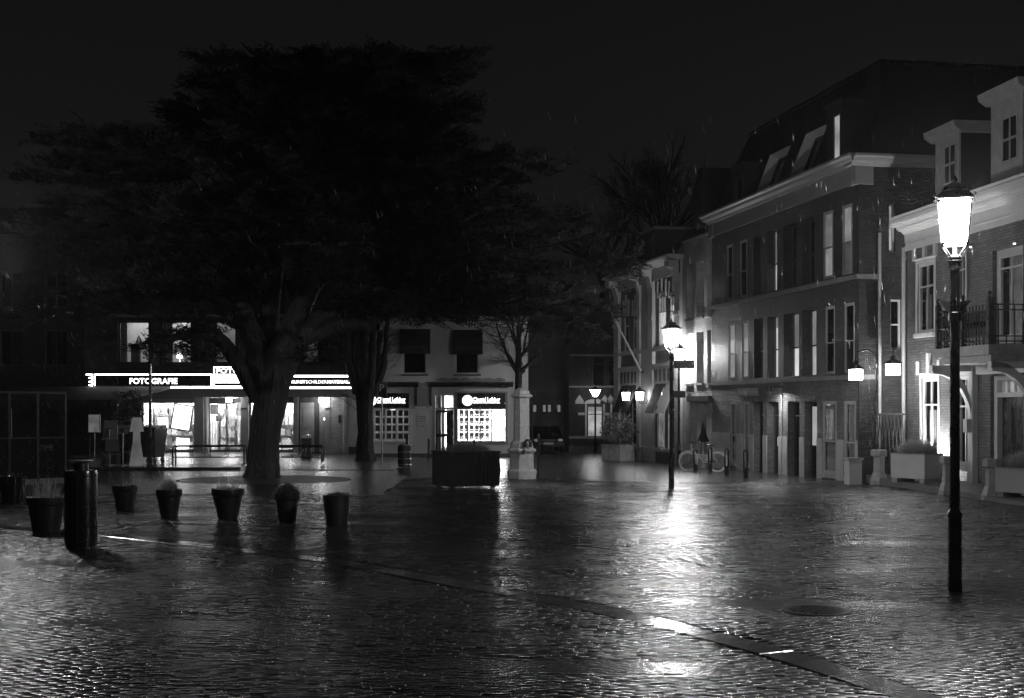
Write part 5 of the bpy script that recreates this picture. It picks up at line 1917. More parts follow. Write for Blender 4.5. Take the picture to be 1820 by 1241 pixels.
# big planter box with grasses
b = gp(826, 869)
kk = b[1] / F
t_ = thing('planter_box', 'large dark planter box with feathery grass in the middle of the square', 'planter', (b[0] - .0, b[1] + .55, b[2]), R(24))
wx, wy, h = .68, .58, .88
MB().ext_xy([(-wx, -wy), (wx, -wy), (wx, wy), (-wx, wy)], .06, h).box(-wx - .03, wx + .03, -wy - .03, wy + .03, h, h + .05).build('box', mat('planter_cloth', .022, .7, var=.4, vs=3, bump=.6, bs=6), t_)
for sx_ in (-1, 1):
    for sy_ in (-1, 1):
        MB().box(sx_ * wx * .8 - .05, sx_ * wx * .8 + .05, sy_ * wy * .8 - .05, sy_ * wy * .8 + .05, 0, .06).build('foot', M_iron, t_)
MB().box(-wx + .04, wx - .04, -wy + .04, wy - .04, h + .03, h + .055).build('soil', M_soil, t_)
blades(2200, .9, .27, .35, h + .03, .6, .0035, 5, .68, .55).build('grass', M_grass_d, t_)
# draped liner fold at one corner
mb = MB()
for i in range(7):
    x = wx - .5 + i * .08
    mb.tube([(x, -wy - .012, h - .03), (x + .03, -wy - .03, h * .5), (x + random.uniform(-.02, .05), -wy - .02, .1)], [.012, .025, .03], 5)
mb.build('liner_fold', mat('planter_cloth', .022), t_)

# ---------------------------------------------------------------- stone pump pillar
b = gp(927, 851)
kk = b[1] / F
t_ = thing('stone_pump', 'old octagonal stone pump pillar with iron ring in front of the white house', 'monument', b, R(11))
zz = lambda v: (851 - v) * kk
o8 = dict(n=8, rot=pi / 8)
M_pump = mat('pump_stone', .42, .6, var=.35, vs=5, bump=.45, bs=22)
MB().lathe([(26 * kk, -.1), (26 * kk, zz(837)), (23.5 * kk, zz(833.5))], **o8).build('base', M_pump, t_)
MB().lathe([(22 * kk, zz(833.4)), (21.5 * kk, zz(806))], **o8).build('die', M_pump, t_)
MB().lathe([(22.5 * kk, zz(805.9)), (26.5 * kk, zz(801)), (26 * kk, zz(798.5)), (21 * kk, zz(796)), (20 * kk, zz(789)), (16.5 * kk, zz(784))], **o8).build('moulding', M_pump, t_)
MB().lathe([(14.4 * kk, zz(783.9)), (14.2 * kk, zz(760.6))], **o8).build('shaft_block', M_pump, t_)
MB().lathe([(14.3 * kk, zz(760)), (14.0 * kk, zz(720.4))], **o8).build('shaft_block', M_pump, t_)
MB().lathe([(14.1 * kk, zz(720)), (14.0 * kk, zz(708.1))], **o8).build('shaft_block', M_pump, t_)
MB().lathe([(15 * kk, zz(708)), (20 * kk, zz(705)), (19.5 * kk, zz(702)), (15 * kk, zz(700)), (14 * kk, zz(695)), (5 * kk, zz(689))], **o8).build('cap', M_pump, t_)
ring = [(7 * kk * math.cos(a) * .75, 0, zz(790) + 7 * kk * math.sin(a) * 1.15) for a in np.linspace(-.6, pi + .6, 14)]
MB().tube(ring, .045, 7).xf(lambda x, y, z: (x + .1, y - 24 * kk, z)).build('iron_ring', M_iron, t_)
MB().tube([(.02, -21 * kk, zz(799)), (-.02, -28 * kk, zz(801)), (-.06, -29 * kk, zz(807))], .035, 7).build('spout', M_iron, t_)

# ---------------------------------------------------------------- P sign
b = gp(679, 822)
kk = b[1] / F
t_ = thing('parking_sign', 'dark parking sign with white letter P on a pole by the pollarded tree', 'sign', b)
zp = lambda v: (822 - v) * kk
MB().tube([(0, 0, 0), (0, 0, zp(684))], .033, 8).build('pole', M_steel, t_)
xs0, xs1 = -8 * kk, 9 * kk
MB().box(xs0, xs1, -.07, -.04, zp(706), zp(680)).build('plate', M_black, t_)
mb = MB()
for a in ((xs0, xs0 + .02, zp(706), zp(680)), (xs1 - .02, xs1, zp(706), zp(680)), (xs0 + .02, xs1 - .02, zp(680) - .02, zp(680))):
    mb.box(a[0], a[1], -.074, -.0705, a[2], a[3])
mb.build('border', mat('sign_border', .3), t_)
text_mb('P', -4.2 * kk, 4.6 * kk, zp(695.5), zp(683), -.073, bold=.01).build('letter', mat('sign_white', .6), t_)

# slatted litter barrel and dark bin
b = gp(718.5, 831)
kk = b[1] / F
t_ = thing('litter_barrel', 'round slatted metal litter bin in front of the dim agency window', 'bin', b)
r_, h = 12 * kk, 41 * kk
MB().lathe([(r_ * .92, .02), (r_ * .92, h * .97)], n=20).build('liner', M_black, t_)
for i in range(26):
    a = 2 * pi * i / 26
    MB().box(-.022, .022, -.008, .008, .05, h).xf(lambda x, y, z: (r_ * math.sin(a) + x * math.cos(a), -r_ * math.cos(a) + x * math.sin(a) + y, z)).build('slat', M_frame_d, t_)
for z in (.08, h * .35, h * .65, h - .04):
    MB().lathe([(r_ + .01, z), (r_ + .016, z + .02), (r_ + .01, z + .04), (r_ + .002, z + .02)], n=24, cap=False).build('hoop', M_steel, t_)
MB().box(.05, .14, -.05, .05, h, h + .3).build('stub_post', M_iron, t_)
b = gp(545, 816)
kk = b[1] / F
t_ = thing('street_bin', 'dark round topped bin standing before the wooden house door', 'bin', b)
r_ = 8.5 * kk
h = 44 * kk
MB().box(-r_, r_, -r_ * .8, r_ * .8, 0, h * .84).build('body', M_black, t_)
MB().ext_xz([(-r_, h * .842), (r_, h * .842)] + [(r_ * math.cos(a), h * .86 + h * .13 * math.sin(a)) for a in np.linspace(0, pi, 10)], -r_ * .8, r_ * .8).build('hood', M_steel, t_)

# bollards
def bollard(u, vb, vt, label, w_=4.0):
    b = gp(u, vb)
    kk = b[1] / F
    t_ = thing('bollard', label, 'bollard', b, 0, 'dark bollards')
    h = (vb - vt) * kk
    r_ = w_ * kk / 2
    MB().lathe([(r_ * 1.1, -.02), (r_, .1), (r_ * .9, h * .86), (r_ * 1.1, h * .87), (r_ * 1.1, h * .9)], n=12).build('post', M_iron, t_, True)
    MB().lathe([(r_ * .9, h * .9), (r_ * 1.0, h * .95), (r_ * .5, h)], n=12).build('cap', M_iron, t_, True)
bollard(762, 815, 779, 'dark bollard left of the agency door')
bollard(843, 816, 782, 'dark bollard behind the planter box before the bright window')
bollard(957.5, 851, 771, 'tall thin dark bollard just right of the stone pump', 4.6)
# thin pole beyond the pump
b = gp(946, 808)
t_ = thing('thin_pole', 'thin dark pole with a small crosspiece behind the stone pump', 'pole', b)
kk = b[1] / F
MB().tube([(0, 0, 0), (0, 0, 96 * kk)], .035, 6).build('pole', M_iron, t_)
MB().box(-.14, .14, -.03, .03, 96 * kk, 96 * kk + .06).build('crosspiece', M_iron, t_)

# ---------------------------------------------------------------- bicycle stands in front of the shop
def rail_stand(u0, u1, vb, vt, label):
    a, c = gp(u0, vb), gp(u1, vb)
    t_ = thing('bicycle_rail', label, 'bicycle rack', (a[0], a[1], a[2] + .09), 0, 'bicycle rails before the shop')
    L = c[0] - a[0]
    h = (vb - vt) * a[1] / F - .05
    MB().tube([(0, 0, 0), (0, 0, h - .08), (.08, 0, h), (L - .08, 0, h), (L, 0, h - .08), (L, 0, 0)], .035, 8).build('rail', M_iron, t_, True)
    MB().tube([(.0, .45, 0), (0, .45, h - .08), (.08, .45, h), (L - .08, .45, h), (L, .45, h - .08), (L, .45, 0)], .03, 8).build('rail', M_iron, t_, True)
    MB().tube([(0, 0, .2), (L, 0, .2)], .025, 6).build('lower_rail', M_iron, t_)
    n = max(3, int(L / .55))
    for i in range(1, n):
        x = L * i / n
        MB().tube([(x, 0, h - .02), (x - .03, -.06, h - .12), (x - .03, -.06, .36), (x + .08, 0, .2)], .011, 5).build('wheel_loop', M_iron, t_)
        MB().tube([(x + .12, 0, h - .02), (x + .09, -.06, h - .12), (x + .09, -.06, .36), (x + .08, 0, .2)], .011, 5).build('wheel_loop', M_iron, t_)
rail_stand(307, 434, 827, 795, 'long bicycle rail left of the big trunk before the lit shop')
rail_stand(488, 572, 827, 795, 'bicycle rail right of the big trunk before the house door')

# wheeled refuse container
b = gp(269, 829)
kk = b[1] / F
t_ = thing('refuse_container', 'dark wheeled refuse container behind the unlit street lamp', 'container', (b[0], b[1], b[2] + .09), R(-14))
w2 = 18 * kk
h0, h1 = .24, (829 - 768) * kk
mb = MB()
ring0 = [(-w2 * .9, -.34), (w2 * .9, -.34), (w2 * .9, .34), (-w2 * .9, .34)]
ring1 = [(-w2 * 1.05, -.44), (w2 * 1.05, -.44), (w2 * 1.05, .44), (-w2 * 1.05, .44)]
mb.add([(x, y, h0) for x, y in ring0] + [(x, y, h1) for x, y in ring1], [(3, 2, 1, 0), (4, 5, 6, 7)] + [(i, (i + 1) % 4, 4 + (i + 1) % 4, 4 + i) for i in range(4)])
mb.build('body', mat('container_grey', .06, .4), t_)
MB().box(-w2 * 1.1, w2 * 1.1, -.48, .48, h1, h1 + .05).ext_yz([(-.47, h1 + .052), (.47, h1 + .052), (.42, h1 + .16), (-.3, h1 + .1)], -w2, w2).build('lid', M_black, t_)
for sx_ in (-1, 1):
    for sy_ in (-1, 1):
        MB().lathe([(.11, -.025), (.11, .025)], n=14).xf(lambda x, y, z: (sx_ * w2 * .8 + z, sy_ * .28 + x, .11 + y)).build('wheel', M_iron, t_)
        MB().box(sx_ * w2 * .8 - .04, sx_ * w2 * .8 + .04, sy_ * .28 - .03, sy_ * .28 + .03, .16, h0 + .01).build('caster', M_steel, t_)

# giant white floor lamp figure and menu stands of the cafe
b = gp(243, 832)
kk = b[1] / F
z_ = b[2] + .09
t_ = thing('giant_lamp_ornament', 'oversized pale floor lamp ornament with tapering shade beside the menu stands', 'lamp ornament', (b[0], b[1], z_))
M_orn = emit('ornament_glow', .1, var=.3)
MB().lathe([(13 * kk, 0), (7 * kk, 40 * kk), (6 * kk, 60 * kk)], n=20).build('stem', M_orn, t_, True)
MB().lathe([(12.5 * kk, 60 * kk), (7.8 * kk, 85 * kk), (7.3 * kk, 85 * kk), (11.9 * kk, 60.4 * kk)], n=24, cap=False).build('shade', M_orn, t_, True)
for u, vt, vb_, hw, hh2, lab, ledge in ((195, 752, 832, 12, 33, 'tall menu stand with a lectern board at the cafe terrace', True), (218.5, 760, 832, 9, 16, 'lower menu stand with a small board next to the lamp ornament', False)):
    b = gp(u, vb_)
    kk = b[1] / F
    t_ = thing('menu_stand', lab, 'menu stand', (b[0], b[1], b[2] + .09), 0, 'menu stands')
    hb = (vb_ - vt) * kk
    MB().tube([(0, 0, 0), (0, 0, hb - .3)], .026, 8).build('pole', M_steel, t_)
    MB().lathe([(.2, 0), (.2, .02), (.03, .04)], n=18).build('foot', M_steel, t_)
    bd = MB().ext_yz([(-.02, hb - hh2 * kk), (.0, hb - hh2 * kk), (.12, hb), (.1, hb)], -hw * kk, hw * kk).build('board', mat('menu_board', .16, .5), t_)
    MB().ext_yz([(-.024, hb - hh2 * kk + .05), (-.0215, hb - hh2 * kk + .05), (.05, hb - hh2 * kk * .4), (.0475, hb - hh2 * kk * .4)], -hw * kk + .04, hw * kk * .2).build('menu_page', M_frame_d, bd)
    if ledge:
        MB().box(-hw * kk - .03, hw * kk + .05, -.12, .0, hb - hh2 * kk - .03, hb - hh2 * kk).build('ledge', M_steel, t_)

# ---------------------------------------------------------------- cafe terrace enclosure on the left
b0, b1 = gp(-90, 866), gp(116, 858)
t_ = thing('terrace_screen', 'dark glazed terrace screen with faded lettering at the left edge', 'terrace screen', (0, 0, 0))
a0 = Vector((b0[0], b0[1])); a1 = Vector((b1[0], b1[1]))
d = (a1 - a0); L = d.length; d.normalize()
M_scr = mat('screen_panel', .008, .8, var=.2, spec=.1)
def onscr(s_, y, z):
    n_ = Vector((-d.y, d.x))
    p = a0 + d * s_ + n_ * y
    return (p.x, p.y, z)
zb0 = -.12
for i in range(4):
    s0, s1 = L * i / 4, L * (i + 1) / 4
    MB().box(s0 + .03, s1 - .03, 0, .03, zb0 + .16, 1.1).xf(lambda x, y, z: onscr(x, y, z)).build('panel', M_scr, t_)
    MB().box(s0 + .03, s1 - .03, .01, .02, 1.14, 2.2).xf(lambda x, y, z: onscr(x, y, z)).build('pane', M_glass, t_)
    MB().box(s0 - .03, s0 + .03, -.03, .05, zb0, 2.3).xf(lambda x, y, z: onscr(x, y, z)).build('post', M_iron, t_)
MB().box(L - .03, L + .03, -.03, .05, zb0, 2.3).xf(lambda x, y, z: onscr(x, y, z)).build('post', M_iron, t_)
MB().box(0, L, -.05, .08, 1.1, 1.14).xf(lambda x, y, z: onscr(x, y, z)).build('rail', M_iron, t_)
MB().box(0, L, -.04, .06, 2.3, 2.36).xf(lambda x, y, z: onscr(x, y, z)).build('rail', M_iron, t_)
MB().box(0, L, -.03, .2, zb0, zb0 + .15).xf(lambda x, y, z: onscr(x, y, z)).build('sill', M_stone_d, t_)
M_fade = mat('faded_print', .05, .6)
ls = lambda u: (a0.lerp(a1, 0).x * 0 + ((u + 90) / 206.0) * L)
text_mb('TIME', ls(68), ls(94), .78, .93, -.006).xf(lambda x, y, z: onscr(x, y, z)).build('lettering', M_fade, t_)
for cz2, rr2 in ((.42, .11), (.24, .075)):
    MB().tube([(ls(87) + rr2 * math.cos(q), -.008, cz2 + rr2 * math.sin(q)) for q in np.linspace(0, 2 * pi, 22)], .006, 4).xf(lambda x, y, z: onscr(x, y, z)).build('emblem', M_fade, t_)
# low canopy of the cafe against the shop
t_ = thing('terrace_canopy', 'low dark sloping cafe canopy left of the lit shop window', 'canopy', (0, 0, float(gz(-18, 56)) + .09))
cu0, cu1 = (-120 - U0) / F * 56, (244 - U0) / F * 56
MB().ext_yz([(53.2, 2.22), (53.2, 2.34), (61.5, 2.98), (61.5, 2.86)], cu0, cu1).build('canvas', M_awn, t_)
MB().box(cu0, cu1, 53.16, 53.2, 2.0, 2.34).build('valance', M_awn, t_)
for x in (cu0 + .1, (cu0 + cu1) / 2, cu1 - .06):
    MB().box(x - .04, x + .04, 53.25, 53.33, 0, 2.22).build('post', M_iron, t_)
MB().box(cu0, cu1 - 2.6, 58.0, 58.05, 0, 2.5).build('rear_curtain', M_dark, t_)
# lit poster case and glinting back-bar seen under the canopy
t_ = thing('poster_case', 'dimly lit pale poster case under the terrace canopy', 'poster case', P(167, 752, 57.0))
MB().box(-.26, .26, 0, .06, -.42, .38).build('case', M_frame_d, t_)
MB().box(-.23, .23, -.01, -.001, -.39, .35).build('poster', emit('poster_glow', .1, var=.5, vs=3), t_)
MB().box(-.03, .03, .0, .06, -1.8, -.42).build('stand', M_iron, t_)
# terrace chairs in shadow
def chair(loc, rz, label):
    t_ = thing('terrace_chair', label, 'chair', loc, rz, 'terrace chairs under the canopy')
    MB().box(-.22, .22, -.22, .22, .43, .47).build('seat', M_darkwood, t_)
    MB().ext_yz([(.2, .5), (.24, .5), (.32, .92), (.28, .92)], -.22, .22).build('backrest', M_darkwood, t_)
    for x in (-.2, .2):
        for y in (-.2, .2):
            MB().tube([(x, y, 0), (x * .95, y * .95, .43)], .014, 6).build('leg', M_iron, t_)
for u, v, rz, lb in ((150, 842, .4, 'dark terrace chair nearest the ash bin under the canopy'), (172, 838, 2.2, 'dark terrace chair below the poster case')):
    p = gp(u, v)
    chair((p[0], p[1] + 3, float(gz(p[0], p[1] + 3)) + .09), rz, lb)

# ---------------------------------------------------------------- bicycle stands (hoops) at the right and the bicycle
def hoop(u, vb, vt, label):
    b = gp(u, vb)
    kk = b[1] / F
    h = (vb - vt) * kk
    t_ = thing('bicycle_hoop', label, 'bicycle stand', b, R(30), 'flat steel bicycle hoops')
    r_ = .075
    pts = [(-.06, 0, -.03), (-r_, 0, h - .15)] + [(-r_ * math.cos(a), 0, h - .12 + .09 * math.sin(a)) for a in np.linspace(0.2, pi - .2, 7)] + [(r_, 0, h - .15), (.06, 0, -.03)]
    MB().tube(pts, .028, 8).build('hoop', M_iron, t_, True)
    MB().box(-.06, .06, -.02, .02, 0, h * .32).build('base_plate', M_iron, t_)
hoop(1236, 838, 798, 'dark bicycle hoop partly hidden by the front wheel of the bicycle')
hoop(1262, 840, 794, 'dark bicycle hoop crossing the rear of the parked bicycle')
hoop(1291.5, 844, 796, 'free dark bicycle hoop just right of the bicycle')
hoop(1325, 850, 798.5, 'last dark bicycle hoop at the right end of the row')

b = gp(1224, 838); c = gp(1271.5, 838)
bk = thing('bicycle', 'pale city bicycle leaning at the hoops under the street lamp', 'bicycle', (b[0], b[1] + .15, b[2]), R(-24))
wr = .34
wbse = 1.06
M_bike = mat('bicycle_frame_pale', .6, .35)
for x in (0, wbse):
    wl = MB()
    ringp = [(x + wr * math.cos(a), 0, wr + wr * math.sin(a)) for a in np.linspace(0, 2 * pi, 33)]
    wl.tube(ringp, .021, 6, cap=False)
    w = wl.build('wheel', mat('tyre_pale', .55, .6), bk)
    rm = MB().tube([(x + (wr - .035) * math.cos(a), 0, wr + (wr - .035) * math.sin(a)) for a in np.linspace(0, 2 * pi, 33)], .016, 5, cap=False)
    rm.build('rim', M_white, w)
    sp = MB()
    for i in range(14):
        a = 2 * pi * i / 14 + .1
        sp.tube([(x, .02 * (-1) ** i, wr), (x + (wr - .03) * math.cos(a), 0, wr + (wr - .03) * math.sin(a))], .0028, 3)
    sp.lathe([(.02, -.04), (.02, .04)], n=8).build('spokes', M_steel, w)
    fd = MB().tube([(x + (wr + .035) * math.cos(a), 0, wr + (wr + .035) * math.sin(a)) for a in np.linspace(.5 if x else .3, pi * (.98 if x else .85), 14)], .022, 5)
    fd.build('mudguard', M_bike, bk)
fr = MB()
head, bb, seat_t = (.13, 0, .78), (.62, 0, .3), (.76, 0, .8)
fr.tube([head, bb], .018, 7).tube([bb, seat_t], .017, 7).tube([bb, (wbse, 0, wr)], .011, 6).tube([seat_t, (wbse, 0, wr)], .01, 6).tube([(.18, 0, .62), (.69, 0, .55)], .015, 6)
fr.build('frame', M_bike, bk)
MB().tube([(0, 0, wr), (.06, 0, .55), (.12, 0, .74), (.1, 0, .98)], .015, 7).build('fork', M_bike, bk)
MB().tube([(.34, .28, .98), (.2, .26, 1.02), (.08, .12, 1.03), (.1, 0, 1.0), (.08, -.12, 1.03), (.2, -.26, 1.02), (.34, -.28, .98)], .012, 7).build('handlebar', M_iron, bk)
MB().lathe([(.04, 0), (.075, .1), (.07, .19), (.02, .22)], n=10).xf(lambda x, y, z: (.8 + (z - .1) * 1.1, x, .93 + y * .35)).build('saddle', M_iron, bk)
MB().tube([(.73, 0, .7), (.8, 0, .92)], .012, 6).build('seat_post', M_steel, bk)
MB().ext_xz([(.58, .26), (1.0, .3), (1.02, .38), (.6, .38)], .03, .045).build('chain_guard', M_iron, bk)
MB().box(.9, 1.36, -.07, .07, .76, .78).tube([(1.3, .06, .77), (wbse, .05, wr)], .007, 5).tube([(1.3, -.06, .77), (wbse, -.05, wr)], .007, 5).build('luggage_rack', M_steel, bk)
MB().tube([(.62, .0, .3), (.7, -.09, .17)], .01, 6).box(.66, .76, -.16, -.08, .15, .175).tube([(.62, 0, .3), (.54, .09, .43)], .01, 6).build('pedals', M_iron, bk)
MB().tube([(.66, 0, .3), (.72, .12, .02)], .009, 5).build('kickstand', M_steel, bk)
MB().lathe([(.05, 0), (.06, .06), (.04, .08)], n=10).xf(lambda x, y, z: (.02 - z, x, .8 + y)).build('headlamp', M_steel, bk)

# folded dark parasol against the white house corner
p = ROW.W(RX(1272), -.5)
t_ = thing('folded_parasol', 'black folded parasol leaning at the corner of the white house', 'parasol', (p[0], p[1], float(gz(*p))))
zt_ = RZ(1272, 750, .5) - float(gz(*p)); zl = RZ(1272, 786, .5) - float(gz(*p))
MB().lathe([(.02, zt_), (.12, zl + .25), (.24, zl), (.2, zl - .02), (.02, zl)], n=9).build('canopy', M_dark, t_)
MB().tube([(0, 0, 0), (0, 0, zl + .1)], .025, 6).build('pole', M_white, t_)
MB().lathe([(.2, 0), (.2, .3), (.14, .5), (.05, .52)], n=10).build('foot_weight', M_cream, t_)

# planter with shrub before the ornate house
p = ROW.W(RX(1144), -1.2)
g_ = float(gz(*p))
t_ = thing('shrub_planter', 'pale square planter with a leafy shrub before the ornate house', 'planter', (p[0], p[1], g_), ROW.rz + R(28))
w2 = .62
h = .72
MB().box(-w2, w2, -.45, .45, 0, h).box(-w2 - .03, w2 + .03, -.48, .48, h - .06, h + .0).build('box', M_stone, t_)
def leaf_ball(n, rx, ry, rz_, cz, size, seed):
    r_ = np.random.default_rng(seed)
    V, T = [], []
    for i in range(n):
        a = r_.normal(size=3); a /= np.linalg.norm(a)
        q = r_.uniform(.45, 1.0) ** .6 * (1 + .18 * math.sin(5 * a[0] + seed) * math.cos(4 * a[2]))
        c = np.array([a[0] * rx * q, a[1] * ry * q, cz + a[2] * rz_ * q])
        d1 = r_.normal(size=3); d1 /= np.linalg.norm(d1)
        d2 = np.cross(d1, r_.normal(size=3)); d2 /= np.linalg.norm(d2)
        s_ = size * r_.uniform(.6, 1.3)
        o = len(V)
        V += [c - d1 * s_, c + d2 * s_ * .4, c + d1 * s_, c - d2 * s_ * .4]
        T.append((o, o + 1, o + 2, o + 3))
    return np.array(V), np.array(T)
V, T = leaf_ball(900, .95, .75, .75, h + .65, .085, 3)
link(np_mesh('foliage', V, T, mat('shrub_leaf', .1, .4, var=.4, vs=5)), 'foliage', t_)
MB().tube([(0, 0, h), (.05, 0, h + .5)], .04, 6).build('stem', M_darkwood, t_)

# ---------------------------------------------------------------- terrace furniture before the balcony house
def stone_post(u, vb, vt, hw, label, sc=1.0):
    b = gp(u, vb)
    kk = b[1] / F
    h = (vb - vt) * kk
    t_ = thing('stone_post', label, 'stone post', b, R(20), 'stone posts of the terrace')
    r_ = hw * kk
    MB().lathe([(r_ * 1.35, -.05), (r_ * 1.35, h * .12), (r_ * 1.0, h * .3), (r_ * .88, h * .34)], n=8, rot=pi / 8).build('foot', M_stone, t_)
    MB().lathe([(r_ * .86, h * .335), (r_ * .82, h * .8)], n=8, rot=pi / 8).build('shaft', M_stone, t_)
    MB().lathe([(r_ * 1.1, h * .8), (r_ * 1.2, h * .83), (r_ * 1.2, h * .96), (r_ * 1.0, h)], n=8, rot=pi / 8).build('cap', M_stone, t_)
stone_post(1562, 861, 799, 12, 'weathered stone post at the far corner of the terrace')
stone_post(1686, 880, 811, 13, 'weathered stone post behind the nearest street lamp pole')
stone_post(1764, 889, 816, 15, 'weathered stone post in front of the porch door')
b = gp(1516, 861)
kk = b[1] / F
t_ = thing('stone_pillar_box', 'pale square stone pillar with flat cap at the brick house corner', 'pillar', b, ROW.rz)
h = (861 - 818) * kk
MB().box(-.17, .17, -.19, .19, -.05, h).build('shaft', M_cream, t_)
MB().box(-.21, .21, -.23, .23, h + .001, h + .07).build('cap', M_stone, t_)
def grass_planter(loc, rz, L, W, h, label, n):
    t_ = thing('grass_planter', label, 'planter', loc, rz, 'grass planters on the terrace')
    MB().box(-L / 2, L / 2, -W / 2, W / 2, .1, h).build('box', M_cream, t_)
    MB().box(-L / 2 - .01, L / 2 + .01, -W / 2 - .01, W / 2 + .01, h + .001, h + .03).build('rim', M_stone, t_)
    for x in (-L / 2 + .1, L / 2 - .1):
        MB().box(x - .08, x + .08, -W / 2 + .03, W / 2 - .03, -.02, .0999).build('foot', M_stone, t_)
    MB().box(-L / 2 + .05, L / 2 - .05, -W / 2 + .05, W / 2 - .05, h - .02, h + .04).build('soil', M_soil, t_)
    blades(n * 3, .5, .46, .42, h + .02, 1.0, .003, int(abs(loc[0] * 100)), L * .95, W * .9).build('grass', grass_mat('grass_pale', .5), t_)
    return t_
b = gp(1618, 868)
grass_planter((b[0] + .2, b[1] + .1, tz), R(-52), 1.05, .82, .72, 'pale stone planter overflowing with grass beside the lit window', 1500)
b = gp(1826, 893)
grass_planter((b[0] + .1, b[1] + .4, tz), R(-52), 1.0, .75, .62, 'grass planter cut by the right edge of the photo', 900)
# dark expanding trellis standing by the drainpipe
tl = P(1580, 800, 38.3)
t_ = thing('folded_trellis', 'dark slatted trellis folded against the brick gable behind the planter', 'trellis', (tl[0], tl[1], tz))
zt_ = P(1580, 738, 38.3)[2] - tz
for i in range(9):
    x = -.42 + i * .105
    MB().bar((x - .07, 0, .3), (x + .07, 0, zt_), .03, .012).build('slat', M_iron, t_)
    MB().bar((x + .07, -.02, .3), (x - .07, -.02, zt_), .03, .012).build('slat', M_iron, t_)
for bb in ((-.5, .48, zt_, zt_ + .05), (-.5, .48, .25, .3)):
    MB().box(bb[0], bb[1], -.03, .02, bb[2], bb[3]).build('rail', M_darkwood, t_)
for bb in (-.5, .44):
    MB().box(bb, bb + .04, -.03, .02, 0, .25).build('foot', M_darkwood, t_)
# ground floodlight behind the planter that washes the house wall
up = HSE.W(HX(1676), -.42)
t_ = thing('ground_floodlight', 'small floodlight on the terrace floor shining up the brick wall', 'floodlight', (up[0], up[1], tz), HSE.rz)
MB().box(-.12, .12, -.07, .07, 0, .06).box(-.14, -.12, -.09, .09, 0, .17).box(.12, .14, -.09, .09, 0, .17).box(-.12, .12, -.09, -.07, 0, .17).build('housing', M_iron, t_)
MB().box(-.1, .1, -.05, .06, .062, .075).build('lens', emit('floodlight_lens', 5500.0), t_)

# parked car in the dark street behind the pump
p = (bx_(968) * 72 / 78.0, 72.0)
g_ = float(gz(p[0], p[1]))
cr = thing('parked_car', 'dark parked car seen from the front behind the stone pump', 'car', (p[0], p[1], g_), R(4))
M_car = mat('car_paint_dark', .01, .2, coat=.5)
prof = [(-2.0, .35), (-2.05, .6), (-1.95, .78), (-1.0, .95), (-.4, 1.38), (1.0, 1.42), (1.7, 1.0), (2.05, .95), (2.05, .35)]
mb = MB().ext_yz(prof[::-1], -.82, .82)
mb.v = [(x * (.86 if z > 1.2 else 1.0), y, z) for x, y, z in mb.v]
body = mb.build('body', M_car, cr)
MB().add([(-.72, -1.0, .98), (.72, -1.0, .98), (.66, -.42, 1.36), (-.66, -.42, 1.36)], [(0, 1, 2, 3)]).xf(lambda x, y, z: (x, y - .012, z + .01)).build('windscreen', mat('car_glass', .01, .05), cr)
for sx_ in (-1, 1):
    MB().lathe([(.01, 0), (.1, .01), (.12, .03), (.1, .05)], n=12).xf(lambda x, y, z: (sx_ * .62 + x * 1.3, -2.05 - z + .04, .68 + y * .7)).build('headlight', M_steel, cr)
    for y in (-1.3, 1.3):
        MB().lathe([(.31, -.1), (.31, .1)], n=16).xf(lambda x, yy, z: (sx_ * .74 + z, y + x, .31 + yy)).build('wheel', M_iron, cr)
MB().box(-.26, .26, -2.075, -2.055, .45, .56).build('number_plate', mat('plate_white', .6), cr)
MB().box(-.4, .4, -2.07, -2.04, .62, .72).build('grille', M_iron, cr)

# small downlight on the brick front over the shop doors
w_ = ROW.W(RX(1391), -.0)
t_ = thing('facade_downlight', 'small downlight on the brick front above the shop doors', 'wall lamp', (w_[0], w_[1], 0), ROW.rz)
zl = RZ(1391, 694)
MB().box(-.05, .1, -.5, -.03, zl + .1, zl + .14).build('arm', M_iron, t_)
MB().lathe([(.07, zl + .02), (.09, zl - .02), (.09, zl + .1), (.02, zl + .12)], .025, -.48, 12).build('shade', M_iron, t_)
MB().lathe([(.001, zl - .0), (.08, zl - .001)], .025, -.48, 12, cap=False).build('lens', emit('downlight_lens', 1100.0), t_)

# ================================================================ TREES
def bark_mat(name, g):
    m = mat(name, g, .7, var=.85, vs=7, bump=1.0, bs=13, spec=.35)
    n = m.node_tree.nodes
    l = m.node_tree.links
    mp = n.new('ShaderNodeMapping')
    mp.inputs['Scale'].default_value = (1.0, 1.0, .16)
    tc = [q for q in n if q.type == 'TEX_COORD'][0]
    l.new(tc.outputs['Object'], mp.inputs['Vector'])
    for q in n:
        if q.type == 'TEX_NOISE':
            l.new(mp.outputs[0], q.inputs['Vector'])
            q.inputs['Distortion'].default_value = .6
        if q.type == 'BUMP':
            q.inputs['Distance'].default_value = .09
    return m
M_bark = bark_mat('bark', .028)
M_bark_d = bark_mat('bark_dark', .02)
M_needle = mat('cedar_needles', .014, .7, var=.5, vs=1.5, spec=.2)

def wig(path, n, amp, seed):
    """resample a polyline smoothly and add a little waviness"""
    r_ = random.Random(seed)
    P_ = [Vector(p) for p in path]
    out = []
    m = len(P_) - 1
    for i in range(n + 1):
        t_ = i / n * m
        k_ = min(int(t_), m - 1)
        f_ = t_ - k_
        p0 = P_[max(k_ - 1, 0)]; p1 = P_[k_]; p2 = P_[k_ + 1]; p3 = P_[min(k_ + 2, m)]
        q = .5 * ((2 * p1) + (p2 - p0) * f_ + (2 * p0 - 5 * p1 + 4 * p2 - p3) * f_ ** 2 + (3 * p1 - p0 - 3 * p2 + p3) * f_ ** 3)
        if 0 < i < n:
            q = q + Vector((r_.uniform(-amp, amp), r_.uniform(-amp, amp), r_.uniform(-amp, amp)))
        out.append(q)
    return out

